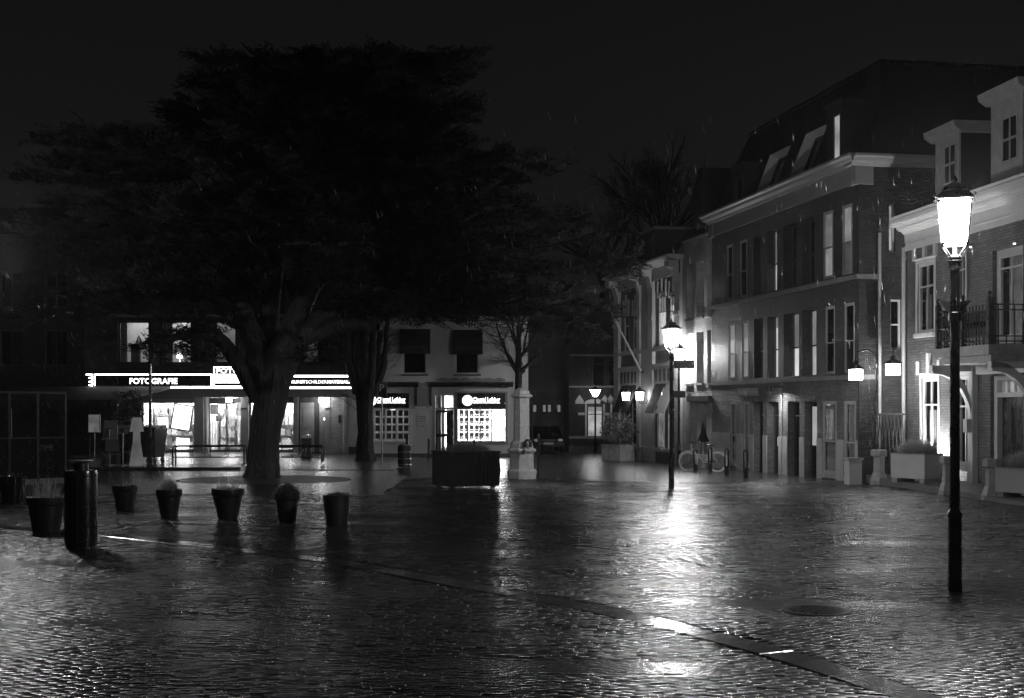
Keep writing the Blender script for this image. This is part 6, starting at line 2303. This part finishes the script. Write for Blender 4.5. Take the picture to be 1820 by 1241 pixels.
TY = 38.5
tb = gp(464, 852)
TY = tb[1]
ced = thing('cedar_tree', 'huge dark spreading cedar in front of the shops', 'tree', tb)
T0 = Vector(tb)
def C(u, v, dy=0.0):
    return Vector(P(u, v, TY + dy)) - T0
kk = TY / F
# trunk with root flare, ridged bark
from mathutils import noise as mnoise
def bark_tube(path, rad, n, flare=0.0, zf=.9, amp=.05, seed=0):
    """tube with irregular vertical ridges and a lobed root flare"""
    mb = MB().tube(path, [1.0] * len(path), n, cap=False)
    out = []
    for i, p in enumerate(path):
        for k in range(n):
            v = Vector(mb.v[i * n + k]) - p
            a = 2 * pi * k / n
            r = rad[i]
            q = Vector((math.cos(a) * 3.2 + seed, math.sin(a) * 3.2, p.z * .55))
            w = 1 + amp * 1.6 * mnoise.noise(q) + amp * .8 * mnoise.noise(q * Vector((3, 3, 1.2)) if False else Vector((q.x * 3, q.y * 3, q.z * 1.3)))
            if flare:
                f = max(0, 1 - p.z / zf) ** 1.6
                w += flare * f * (.45 + .55 * math.sin(5 * a + .7 + .8 * math.sin(2 * a)))
            out.append(p + v * (r * w))
    mb.v = [tuple(q) for q in out]
    return mb
tp = [C(464, 864), C(464, 852), C(466, 840), C(468, 820), C(470, 786), C(475, 745), C(481, 705), C(486, 670), (C(488, 640))]
tr = [29, 28.5, 27.5, 26.5, 26, 27, 28.5, 27, 20]
n_ = 40
bark_tube(wig(tp, n_, .008, 1), list(np.interp(np.linspace(0, 8, n_ + 1), range(9), [r * kk for r in tr])), 72, .26, .7, .1).build('trunk', M_bark, ced, True)
limbs = [
    ([(484, 730), (455, 700), (413, 632), (384, 600), (350, 592), (310, 600), (270, 612)], [12, 15, 13.5, 12, 9, 6, 2], -.1, -2.5),
    ([(480, 700), (460, 640), (444, 576), (413, 496), (400, 430), (394, 370), (400, 300), (420, 220), (440, 150)], [26, 22, 18, 16, 14, 12, 9, 6, 2], 0, .5),
    ([(455, 620), (434, 586), (403, 558), (370, 535), (320, 505), (250, 470), (170, 440), (90, 400)], [14, 13, 11, 10, 8, 6, 4, 2], .2, 1.5),
    ([(484, 700), (494, 640), (535, 545), (576, 465), (600, 380), (630, 280), (650, 180), (660, 120)], [26, 24, 19, 16, 13, 9, 6, 2], 0, -.8),
    ([(488, 690), (524, 612), (581, 562), (638, 514), (684, 478), (760, 430), (850, 400), (960, 380), (1060, 400)], [24, 22, 17, 14, 12, 9, 7, 5, 2], 0, 1.2),
    ([(500, 650), (540, 605), (590, 582), (630, 577), (668, 580), (672, 581)], [8, 13, 13, 12, 11, 4], -.0, -1.0),
    ([(470, 650), (480, 560), (488, 480), (500, 400), (520, 300), (540, 200), (550, 110)], [22, 18, 15, 12, 9, 6, 2], .6, 2.5),
    ([(405, 470), (360, 400), (300, 330), (220, 280), (120, 255)], [11, 9, 7, 4, 2], 0, -1.0),
    ([(590, 430), (660, 370), (740, 330), (810, 300), (840, 290)], [11, 9, 7, 5, 2], -.3, -1.5),
    ([(640, 510), (720, 520), (800, 530), (900, 540), (1000, 560)], [10, 8, 6, 4, 2], .4, -2.0),
]
for i, (px, rr, d0, d1) in enumerate(limbs):
    n = len(px) - 1
    pts = [C(u, v, d0 + (d1 - d0) * max(0, (j - 1.5) / (n - 1.5)) ** 1.3) for j, (u, v) in enumerate(px)]
    m = n * 3
    bark_tube(wig(pts, m, .02, 10 + i), list(np.interp(np.linspace(0, n, m + 1), range(n + 1), [r * kk for r in rr])), 20, 0, 1, .07, i * 7).build('limb', M_bark_d if i > 0 else M_bark, ced, True)

# foliage sprays: flat feathery twigs made of many thin faces
def spray_variant(seed):
    r_ = np.random.default_rng(seed)
    V, T = [], []
    def leaf(p, d, L, w):
        p = np.array(p); d = np.array(d) / np.linalg.norm(d)
        s_ = np.cross(d, (0, 0, 1.0)); s_ /= (np.linalg.norm(s_) + 1e-9)
        s_ = s_ + np.array([0, 0, r_.uniform(-.6, .6)])
        o = len(V)
        V.extend([p, p + d * L * .5 + s_ * w, p + d * L, p + d * L * .5 - s_ * w])
        T.append((o, o + 1, o + 2, o + 3))
    leaf((0, 0, 0), (1, 0, .02), 1.0, .012)
    for i in range(9):
        t_ = .1 + .88 * i / 9
        for sgn in (-1, 1):
            L = (.42 * (1 - t_ * .65)) * r_.uniform(.6, 1.2)
            a = sgn * r_.uniform(.6, 1.15)
            d = np.array([math.cos(a), math.sin(a), r_.uniform(-.08, .3)])
            base = np.array([t_, 0, .02 * t_])
            leaf(base, d, L, .03 * r_.uniform(.6, 1.4))
            for q in range(2):
                a2 = a + r_.uniform(-1.1, 1.1)
                leaf(base + d * L * r_.uniform(.2, .9), (math.cos(a2), math.sin(a2), r_.uniform(-.1, .7)), .12 * r_.uniform(.6, 1.4), .022)
    return np.array(V, float), np.array(T)
variants = [spray_variant(s_) for s_ in range(6)]

# flat tiers of boughs: (row, left tip column, right tip column)
tiers = [(122, 480, 720), (131, 330, 885), (138, 345, 875), (148, 330, 850), (158, 345, 800), (176, 370, 862), (190, 300, 850), (205, 272, 892), (222, 280, 860), (240, 300, 850), (262, 40, 870), (292, 60, 950), (316, 44, 1000),
         (348, 34, 950), (378, 60, 1045), (408, 36, 1060), (438, 80, 1105), (466, 60, 1130), (496, 100, 1085), (526, 150, 1085), (552, 640, 1060)]
pads = []
pr_ = random.Random(5)
boughs = []
for v, ul, ur in tiers:
    uc = .5 * (ul + ur) * .7 + .3 * 500
    kz = TY / F
    Rl, Rr = (uc - ul) * kz, (ur - uc) * kz
    Rd = min(6.2, .5 * (Rl + Rr))
    nb_ = (8 + int((Rl + Rr) * .75)) if v > 245 else (11 + int((Rl + Rr) * .9))
    for i in range(nb_):
        ph = 2 * pi * (i + pr_.uniform(-.3, .3)) / nb_
        if i == 0: ph = 0.0
        if i == nb_ // 2: ph = pi
        rr_ = pr_.uniform(.6, 1.05) if i not in (0, nb_ // 2) else pr_.uniform(.95, 1.05)
        x = (Rr if math.cos(ph) > 0 else Rl) * math.cos(ph) * rr_
        y = Rd * math.sin(ph) * rr_
        vv_ = v + (pr_.uniform(-8, 8) if v > 140 else pr_.uniform(-14, 8))
        if pr_.random() < .08: continue
        # the lower middle stays open so that the limbs show
        ut = uc + x / kz
        if v > 400 and 395 < ut < 620 and pr_.random() < .75: continue
        if v > 470 and 560 < ut < 720 and pr_.random() < .5: continue
        if v > 515 and 320 < ut < 690: continue
        boughs.append((uc, vv_, x, y))
# low hanging sprays in front of the first floor windows and above the white house
for u, v, ru, dy in ((225, 552, 40, -2), (318, 566, 30, -2.5), (350, 592, 26, -2.5), (340, 622, 20, -2.8), (272, 622, 14, -2.8), (395, 575, 40, -2), (370, 555, 40, -1.5), (205, 545, 45, -1.5), (312, 596, 22, -2.6), (365, 640, 16, -2.8), (555, 620, 25, -1.2),
                     (560, 640, 18, -1.2), (720, 556, 45, -1), (790, 560, 45, -.5), (860, 556, 45, -.5), (780, 568, 25, -.5), (940, 575, 50, 0), (1000, 580, 50, .5), (1030, 600, 30, .5), (620, 545, 40, -1),
                     (90, 560, 50, -1), (120, 520, 50, 0), (650, 560, 40, 0), (1060, 560, 40, .5), (1095, 490, 30, .5), (700, 530, 60, -1), (1110, 470, 25, 0)):
    pads.append((u, v, ru, 8, dy))
VV_, TT_ = [], []
off = 0
def add_sprays(pads, scale=1.0, dens=1.0):
    global off
    for (u, v, ru, rv, dy) in pads:
        c = np.array(C(u, v, dy))
        kz = (TY + dy) / F
        rad = ru * kz
        n = int((30 + rad * 42) * dens)
        ca = math.atan2(c[1] - .0, c[0] + .2)
        for _ in range(n):
            a = rng.uniform(0, 2 * pi)
            q = rad * math.sqrt(rng.random())
            p = c + np.array([q * math.cos(a), q * math.sin(a) * 1.0, rng.normal(0, rv * kz * .6)])
            # point outwards from the pad and away from the trunk
            h = a + rng.normal(0, .5)
            if rng.random() < .45:
                h = ca + rng.normal(0, .7)
            s_ = rng.uniform(.45, .95) * scale * (1.0 if q < rad * .7 else .85)
            pitch = rng.normal(.1, .22)
            roll = rng.normal(0, .4)
            V, T = variants[rng.integers(6)]
            x, y, z = V[:, 0] * s_, V[:, 1] * s_, V[:, 2] * s_
            y, z = y * math.cos(roll) - z * math.sin(roll), y * math.sin(roll) + z * math.cos(roll)
            x, z = x * math.cos(pitch) - z * math.sin(pitch), x * math.sin(pitch) + z * math.cos(pitch)
            z = z - .1 * (x / max(s_, .1)) ** 2 * s_
            X_ = x * math.cos(h) - y * math.sin(h) + p[0]
            Y_ = x * math.sin(h) + y * math.cos(h) + p[1]
            VV_.append(np.stack([X_, Y_, z + p[2]], 1))
            TT_.append(T + off)
            off += len(V)
def add_bough(uc, v, x, y):
    """a flat tapering bough of sprays from the middle of the crown to its tip"""
    global off
    c = np.array(C(uc, v, 0.0))
    L = math.hypot(x, y)
    dirn = math.atan2(y, x)
    lift = rng.uniform(-.02, .06)
    n = int(14 + L * 10)
    for _ in range(n):
        t_ = rng.uniform(.2, 1.0) ** .7
        if rng.random() < .12: t_ = rng.uniform(.9, 1.06)
        wid = .18 + .85 * max(0, 1 - t_) ** .7 * min(1.0, L / 4)
        q = rng.normal(0, wid * .6)
        px = c[0] + math.cos(dirn) * L * t_ - math.sin(dirn) * q
        py = c[1] + math.sin(dirn) * L * t_ + math.cos(dirn) * q
        pz = c[2] + (c[2] + T0.z - CH) * (y * t_) / TY + L * t_ * lift - .25 * t_ * t_ * abs(lift) + rng.normal(0, .07)
        h = dirn + rng.normal(0, .45) + .5 * np.sign(q) * rng.random()
        s_ = rng.uniform(.45, .95) * (1.0 if t_ < .8 else .8)
        pitch = rng.normal(.08, .2) + (.18 if t_ > .9 else 0)
        roll = rng.normal(0, .35)
        V, T = variants[rng.integers(6)]
        X0, Y0, Z0 = V[:, 0] * s_, V[:, 1] * s_, V[:, 2] * s_
        Y0, Z0 = Y0 * math.cos(roll) - Z0 * math.sin(roll), Y0 * math.sin(roll) + Z0 * math.cos(roll)
        X0, Z0 = X0 * math.cos(pitch) - Z0 * math.sin(pitch), X0 * math.sin(pitch) + Z0 * math.cos(pitch)
        Z0 = Z0 - .1 * (X0 / max(s_, .1)) ** 2 * s_
        # the last twigs end about at the tip
        VV_.append(np.stack([X0 * math.cos(h) - Y0 * math.sin(h) + px - math.cos(dirn) * .5, X0 * math.sin(h) + Y0 * math.cos(h) + py, Z0 + pz], 1))
        TT_.append(T + off)
        off += len(V)
for bg_ in boughs:
    add_bough(*bg_)
add_sprays(pads, .9, .5)
crown = link(np_mesh('crown', np.concatenate(VV_), np.concatenate(TT_), M_needle), 'crown', ced)
tag(crown, kind='stuff')

# ---------------------------------------------------------------- bare trees
def grow(mb, p, d, L, r, depth, rd, spread=.55, up=.25, sides=(7, 6, 5, 4, 3, 3, 3), kids=(3, 3, 3, 3, 3, 2), lvl=0, shrink=.72):
    n = 4 if lvl < 2 else 3
    pts = [p]
    dd = d.copy()
    for i in range(n):
        dd = (dd + Vector((rd.uniform(-1, 1), rd.uniform(-1, 1), rd.uniform(-.5, 1) * up)) * .16).normalized()
        pts.append(pts[-1] + dd * (L / n))
    rads = [r * (1 - .4 * i / n) for i in range(n + 1)]
    mb.tube(pts, rads, sides[min(lvl, 6)], cap=False)
    if depth <= 0: return
    k_ = kids[min(lvl, len(kids) - 1)]
    for j in range(k_):
        t_ = rd.uniform(.45, 1.0) if j else 1.0
        idx = min(n, max(1, int(t_ * n)))
        a = rd.uniform(0, 2 * pi)
        o = dd.orthogonal().normalized()
        o2 = dd.cross(o)
        side = o * math.cos(a) + o2 * math.sin(a)
        nd = (dd + side * (spread * rd.uniform(.5, 1.2) if j else spread * .35) + Vector((0, 0, up * .3))).normalized()
        grow(mb, pts[idx], nd, L * shrink * rd.uniform(.75, 1.1), r * .6 * rd.uniform(.8, 1.1), depth - 1, rd, spread, up, sides, kids, lvl + 1, shrink)

# pollarded lime by the parking sign
b = gp(649, 819)
kk2 = b[1] / F
lm = thing('pollarded_tree', 'pollarded bare tree with upright stems next to the parking sign', 'tree', b)
zz2 = lambda v: (819 - v) * kk2
pts = wig([(0, 0, -.1), (0, 0, .1), (0, .02, zz2(770)), (-.03, 0, zz2(730)), (0, 0, zz2(700)), (0, 0, zz2(688))], 15, .02, 4)
MB().tube(pts, list(np.interp(np.linspace(0, 5, 16), range(6), [.52, .42, .33, .34, .42, .46])), 16, star=.07).build('trunk', M_bark, lm, True)
rd = random.Random(8)
tw = MB()
for i, (du, top) in enumerate(((-32, 545), (-24, 520), (-15, 540), (-8, 505), (0, 530), (8, 500), (16, 515), (24, 530), (36, 510))):
    dy = rd.uniform(-.5, .5)
    p0 = (du * .45 * kk2, dy * .3, zz2(700))
    p1 = (du * .85 * kk2, dy * .7, zz2(655))
    p2 = (du * 1.0 * kk2, dy, zz2(600))
    p3 = (du * 1.15 * kk2, dy * 1.3, zz2(top))
    pts = wig([p0, p1, p2, p3], 10, .03, 20 + i)
    MB().tube(pts, list(np.interp(np.linspace(0, 3, 11), range(4), [.19, .14, .11, .06])), 8).build('stem', M_bark, lm, True)
    for j in range(14):
        q = pts[rd.randrange(3, 11)]
        d = Vector((rd.uniform(-1, 1) + (du / 40), rd.uniform(-1, 1), rd.uniform(.1, 1))).normalized()
        grow(tw, q, d, rd.uniform(.4, .9), .014, 2, rd, .6, .5, sides=(4, 3, 3), kids=(3, 3))
for j in range(40):
    d = Vector((rd.uniform(-1, 1), rd.uniform(-1, 1), rd.uniform(.2, 1))).normalized()
    grow(tw, Vector((rd.uniform(-.4, .45), rd.uniform(-.3, .3), zz2(rd.uniform(680, 735)))), d, rd.uniform(.4, .8), .012, 2, rd, .6, .4, sides=(4, 3, 3), kids=(3, 3))
tag(tw.build('twigs', M_bark_d, lm), kind='stuff')

# young bare tree behind the pump
b = gp(921, 815)
kk2 = b[1] / F
yt = thing('young_bare_tree', 'slender bare tree rising behind the stone pump', 'tree', b)
zz3 = lambda v: (815 - v) * kk2
MB().tube(wig([(0, 0, -.1), (0, 0, zz3(740)), (.02, 0, zz3(665)), (.02, 0, zz3(600)), (.0, 0, zz3(520))], 14, .015, 3), list(np.interp(np.linspace(0, 4, 15), range(5), [.2, .16, .15, .1, .05])), 10).build('trunk', M_bark_d, yt, True)
tw = MB()
rd = random.Random(12)
for i, (du, v0, v1, du1) in enumerate(((0, 665, 600, -28), (0, 662, 625, 30), (0, 650, 570, 18), (-1, 655, 560, -42), (1, 640, 560, 40), (0, 630, 560, -10), (0, 668, 640, 20), (0, 610, 540, 12), (0, 615, 545, -25))):
    p0 = (du * kk2, 0, zz3(v0)); p2 = (du1 * kk2, rd.uniform(-.6, .6), zz3(v1))
    p1 = ((p0[0] * .35 + p2[0] * .65), p2[1] * .5, p0[2] * .55 + p2[2] * .45)
    pts = wig([p0, p1, p2], 8, .03, 40 + i)
    MB().tube(pts, list(np.interp(np.linspace(0, 2, 9), range(3), [.075, .05, .025])), 7).build('branch', M_bark_d, yt, True)
    for j in range(16):
        q = pts[rd.randrange(2, 9)]
        d = Vector((rd.uniform(-1, 1) + du1 / 60, rd.uniform(-1, 1), rd.uniform(.0, 1))).normalized()
        grow(tw, q, d, rd.uniform(.45, .9), .013, 2, rd, .6, .45, sides=(4, 3, 3), kids=(3, 3))
tag(tw.build('twigs', M_bark_d, yt), kind='stuff')

# tall bare trees beyond the roofs
def far_tree(u, v_top, v_base, Y, label, seed, width, kids=(5, 4, 3, 3, 3), depth=5):
    rd = random.Random(seed)
    x = (u - U0) / F * Y
    g_ = float(gz(x, min(Y, 120)))
    t_ = thing('tall_bare_tree', label, 'tree', (x, Y, g_))
    zt = CH + (V0 - v_top) / F * Y - g_
    zb = CH + (V0 - v_base) / F * Y - g_
    MB().tube(wig([(0, 0, -.2), (.2, 0, zb * .5), (0, 0, zb)], 8, .08, seed), [.75, .7, .66, .62, .58, .56, .53, .5, .5], 10).build('trunk', M_bark_d, t_, True)
    tw = MB()
    Lh = (zt - zb)
    for i in range(11):
        a = 2 * pi * i / 11 + rd.uniform(-.3, .3)
        s_ = width * rd.uniform(.35, 1.0) if i else .1
        d = Vector((math.cos(a) * s_, math.sin(a) * s_ * .8, 1.0)).normalized()
        grow(tw, Vector((0, 0, zb - rd.uniform(0, 2.5))), d, Lh * rd.uniform(.38, .5), .17, depth, rd, .62, .3, sides=(6, 5, 4, 3, 3, 3), kids=kids, shrink=.69)
    tag(tw.build('branches', M_bark_d, t_), kind='stuff')
far_tree(1180, 232, 410, 112.0, 'tall bare tree showing above the roof of the ornate house', 4, 1.25, kids=(3, 4, 3, 3, 3), depth=5)
far_tree(1075, 300, 470, 120.0, 'lower bare tree crown left of the tall one behind the cedar', 9, 1.4, kids=(3, 3, 3, 3, 2), depth=5)

# leafy bush by the cafe, in front of the lit shop window
b = gp(226, 836)
bs_ = thing('terrace_bush', 'dark leafy bush in a tub between cafe and lit shop window', 'bush', (b[0] * 51 / b[1], 51.0, float(gz(-14, 51)) + .09))
V, T = leaf_ball(2300, .66, .6, .75, 1.95, .045, 21)
link(np_mesh('foliage', V, T, mat('bush_leaf', .05, .4, var=.4, vs=5)), 'foliage', bs_)
MB().lathe([(.24, 0), (.3, .5), (.26, .5), (.25, .42), (.01, .42)], n=16).build('tub', M_pot, bs_)
rd = random.Random(2)
mb = MB()
for i in range(6):
    grow(mb, Vector((0, 0, .4)), Vector((rd.uniform(-.4, .4), rd.uniform(-.4, .4), 1)).normalized(), .9, .02, 1, rd, .5)
mb.build('stems', M_darkwood, bs_)

# ================================================================ wet night air
hz = MB().box(-90, 90, -6, 140, -3.5, 34.0).build('haze', None)
hm = bpy.data.materials.new('haze')
hm.use_nodes = True
hm.node_tree.nodes.clear()
ho = hm.node_tree.nodes.new('ShaderNodeOutputMaterial')
pv_ = hm.node_tree.nodes.new('ShaderNodeVolumePrincipled')
pv_.inputs['Color'].default_value = (.8, .8, .8, 1)
pv_.inputs['Density'].default_value = .00028
pv_.inputs['Anisotropy'].default_value = .8
hm.node_tree.links.new(pv_.outputs[0], ho.inputs['Volume'])
hz.data.materials.append(hm)
tag(hz, 'thin wet night haze over the square', kind='stuff')

# falling rain: slim drops through the air over the square
NR = 10000
rx_ = rng.uniform(-15, 15, NR); ry_ = rng.uniform(11, 34, NR); rz_ = rng.uniform(.1, 5.0, NR)
near1 = np.hypot(rx_ - 4.77, ry_ - 14.5); near0 = np.hypot(rx_ + 12, ry_ - 30)
ok = (np.abs(rx_) < .42 * ry_ + 1) & (rng.random(NR) < np.clip(2.6 / np.minimum(near1, near0 * .8), .06, 1))
rx_, ry_, rz_ = rx_[ok], ry_[ok], rz_[ok]
ln = rng.uniform(.05, .15, len(rx_))
rad_ = rng.uniform(.0005, .0012, len(rx_))
til = np.clip(.22 - rx_ * .03, .05, .5) + rng.normal(0, .05, len(rx_))
Vr = []
top = np.stack([rx_, ry_, rz_], 1)
bot = np.stack([rx_ + ln * til, ry_ + ln * .1, rz_ - ln], 1)
mid = top * .35 + bot * .65
ring = [mid + np.stack([rad_ * math.cos(a), rad_ * math.sin(a), 0 * rad_], 1) for a in (0, 2 * pi / 3, 4 * pi / 3)]
Vr = np.stack([top, ring[0], ring[1], ring[2], bot], 1).reshape(-1, 3)
Tr = np.array([(0, 1, 2), (0, 2, 3), (0, 3, 1), (4, 2, 1), (4, 3, 2), (4, 1, 3)])
Tr = (Tr[None] + (np.arange(len(rx_)) * 5)[:, None, None]).reshape(-1, 3)
rain = link(np_mesh('falling_rain', Vr, Tr, mat('rain_water', .6, .15, var=.05), True), 'falling_rain')
tag(rain, 'slanting rain drops falling over the square', kind='stuff')
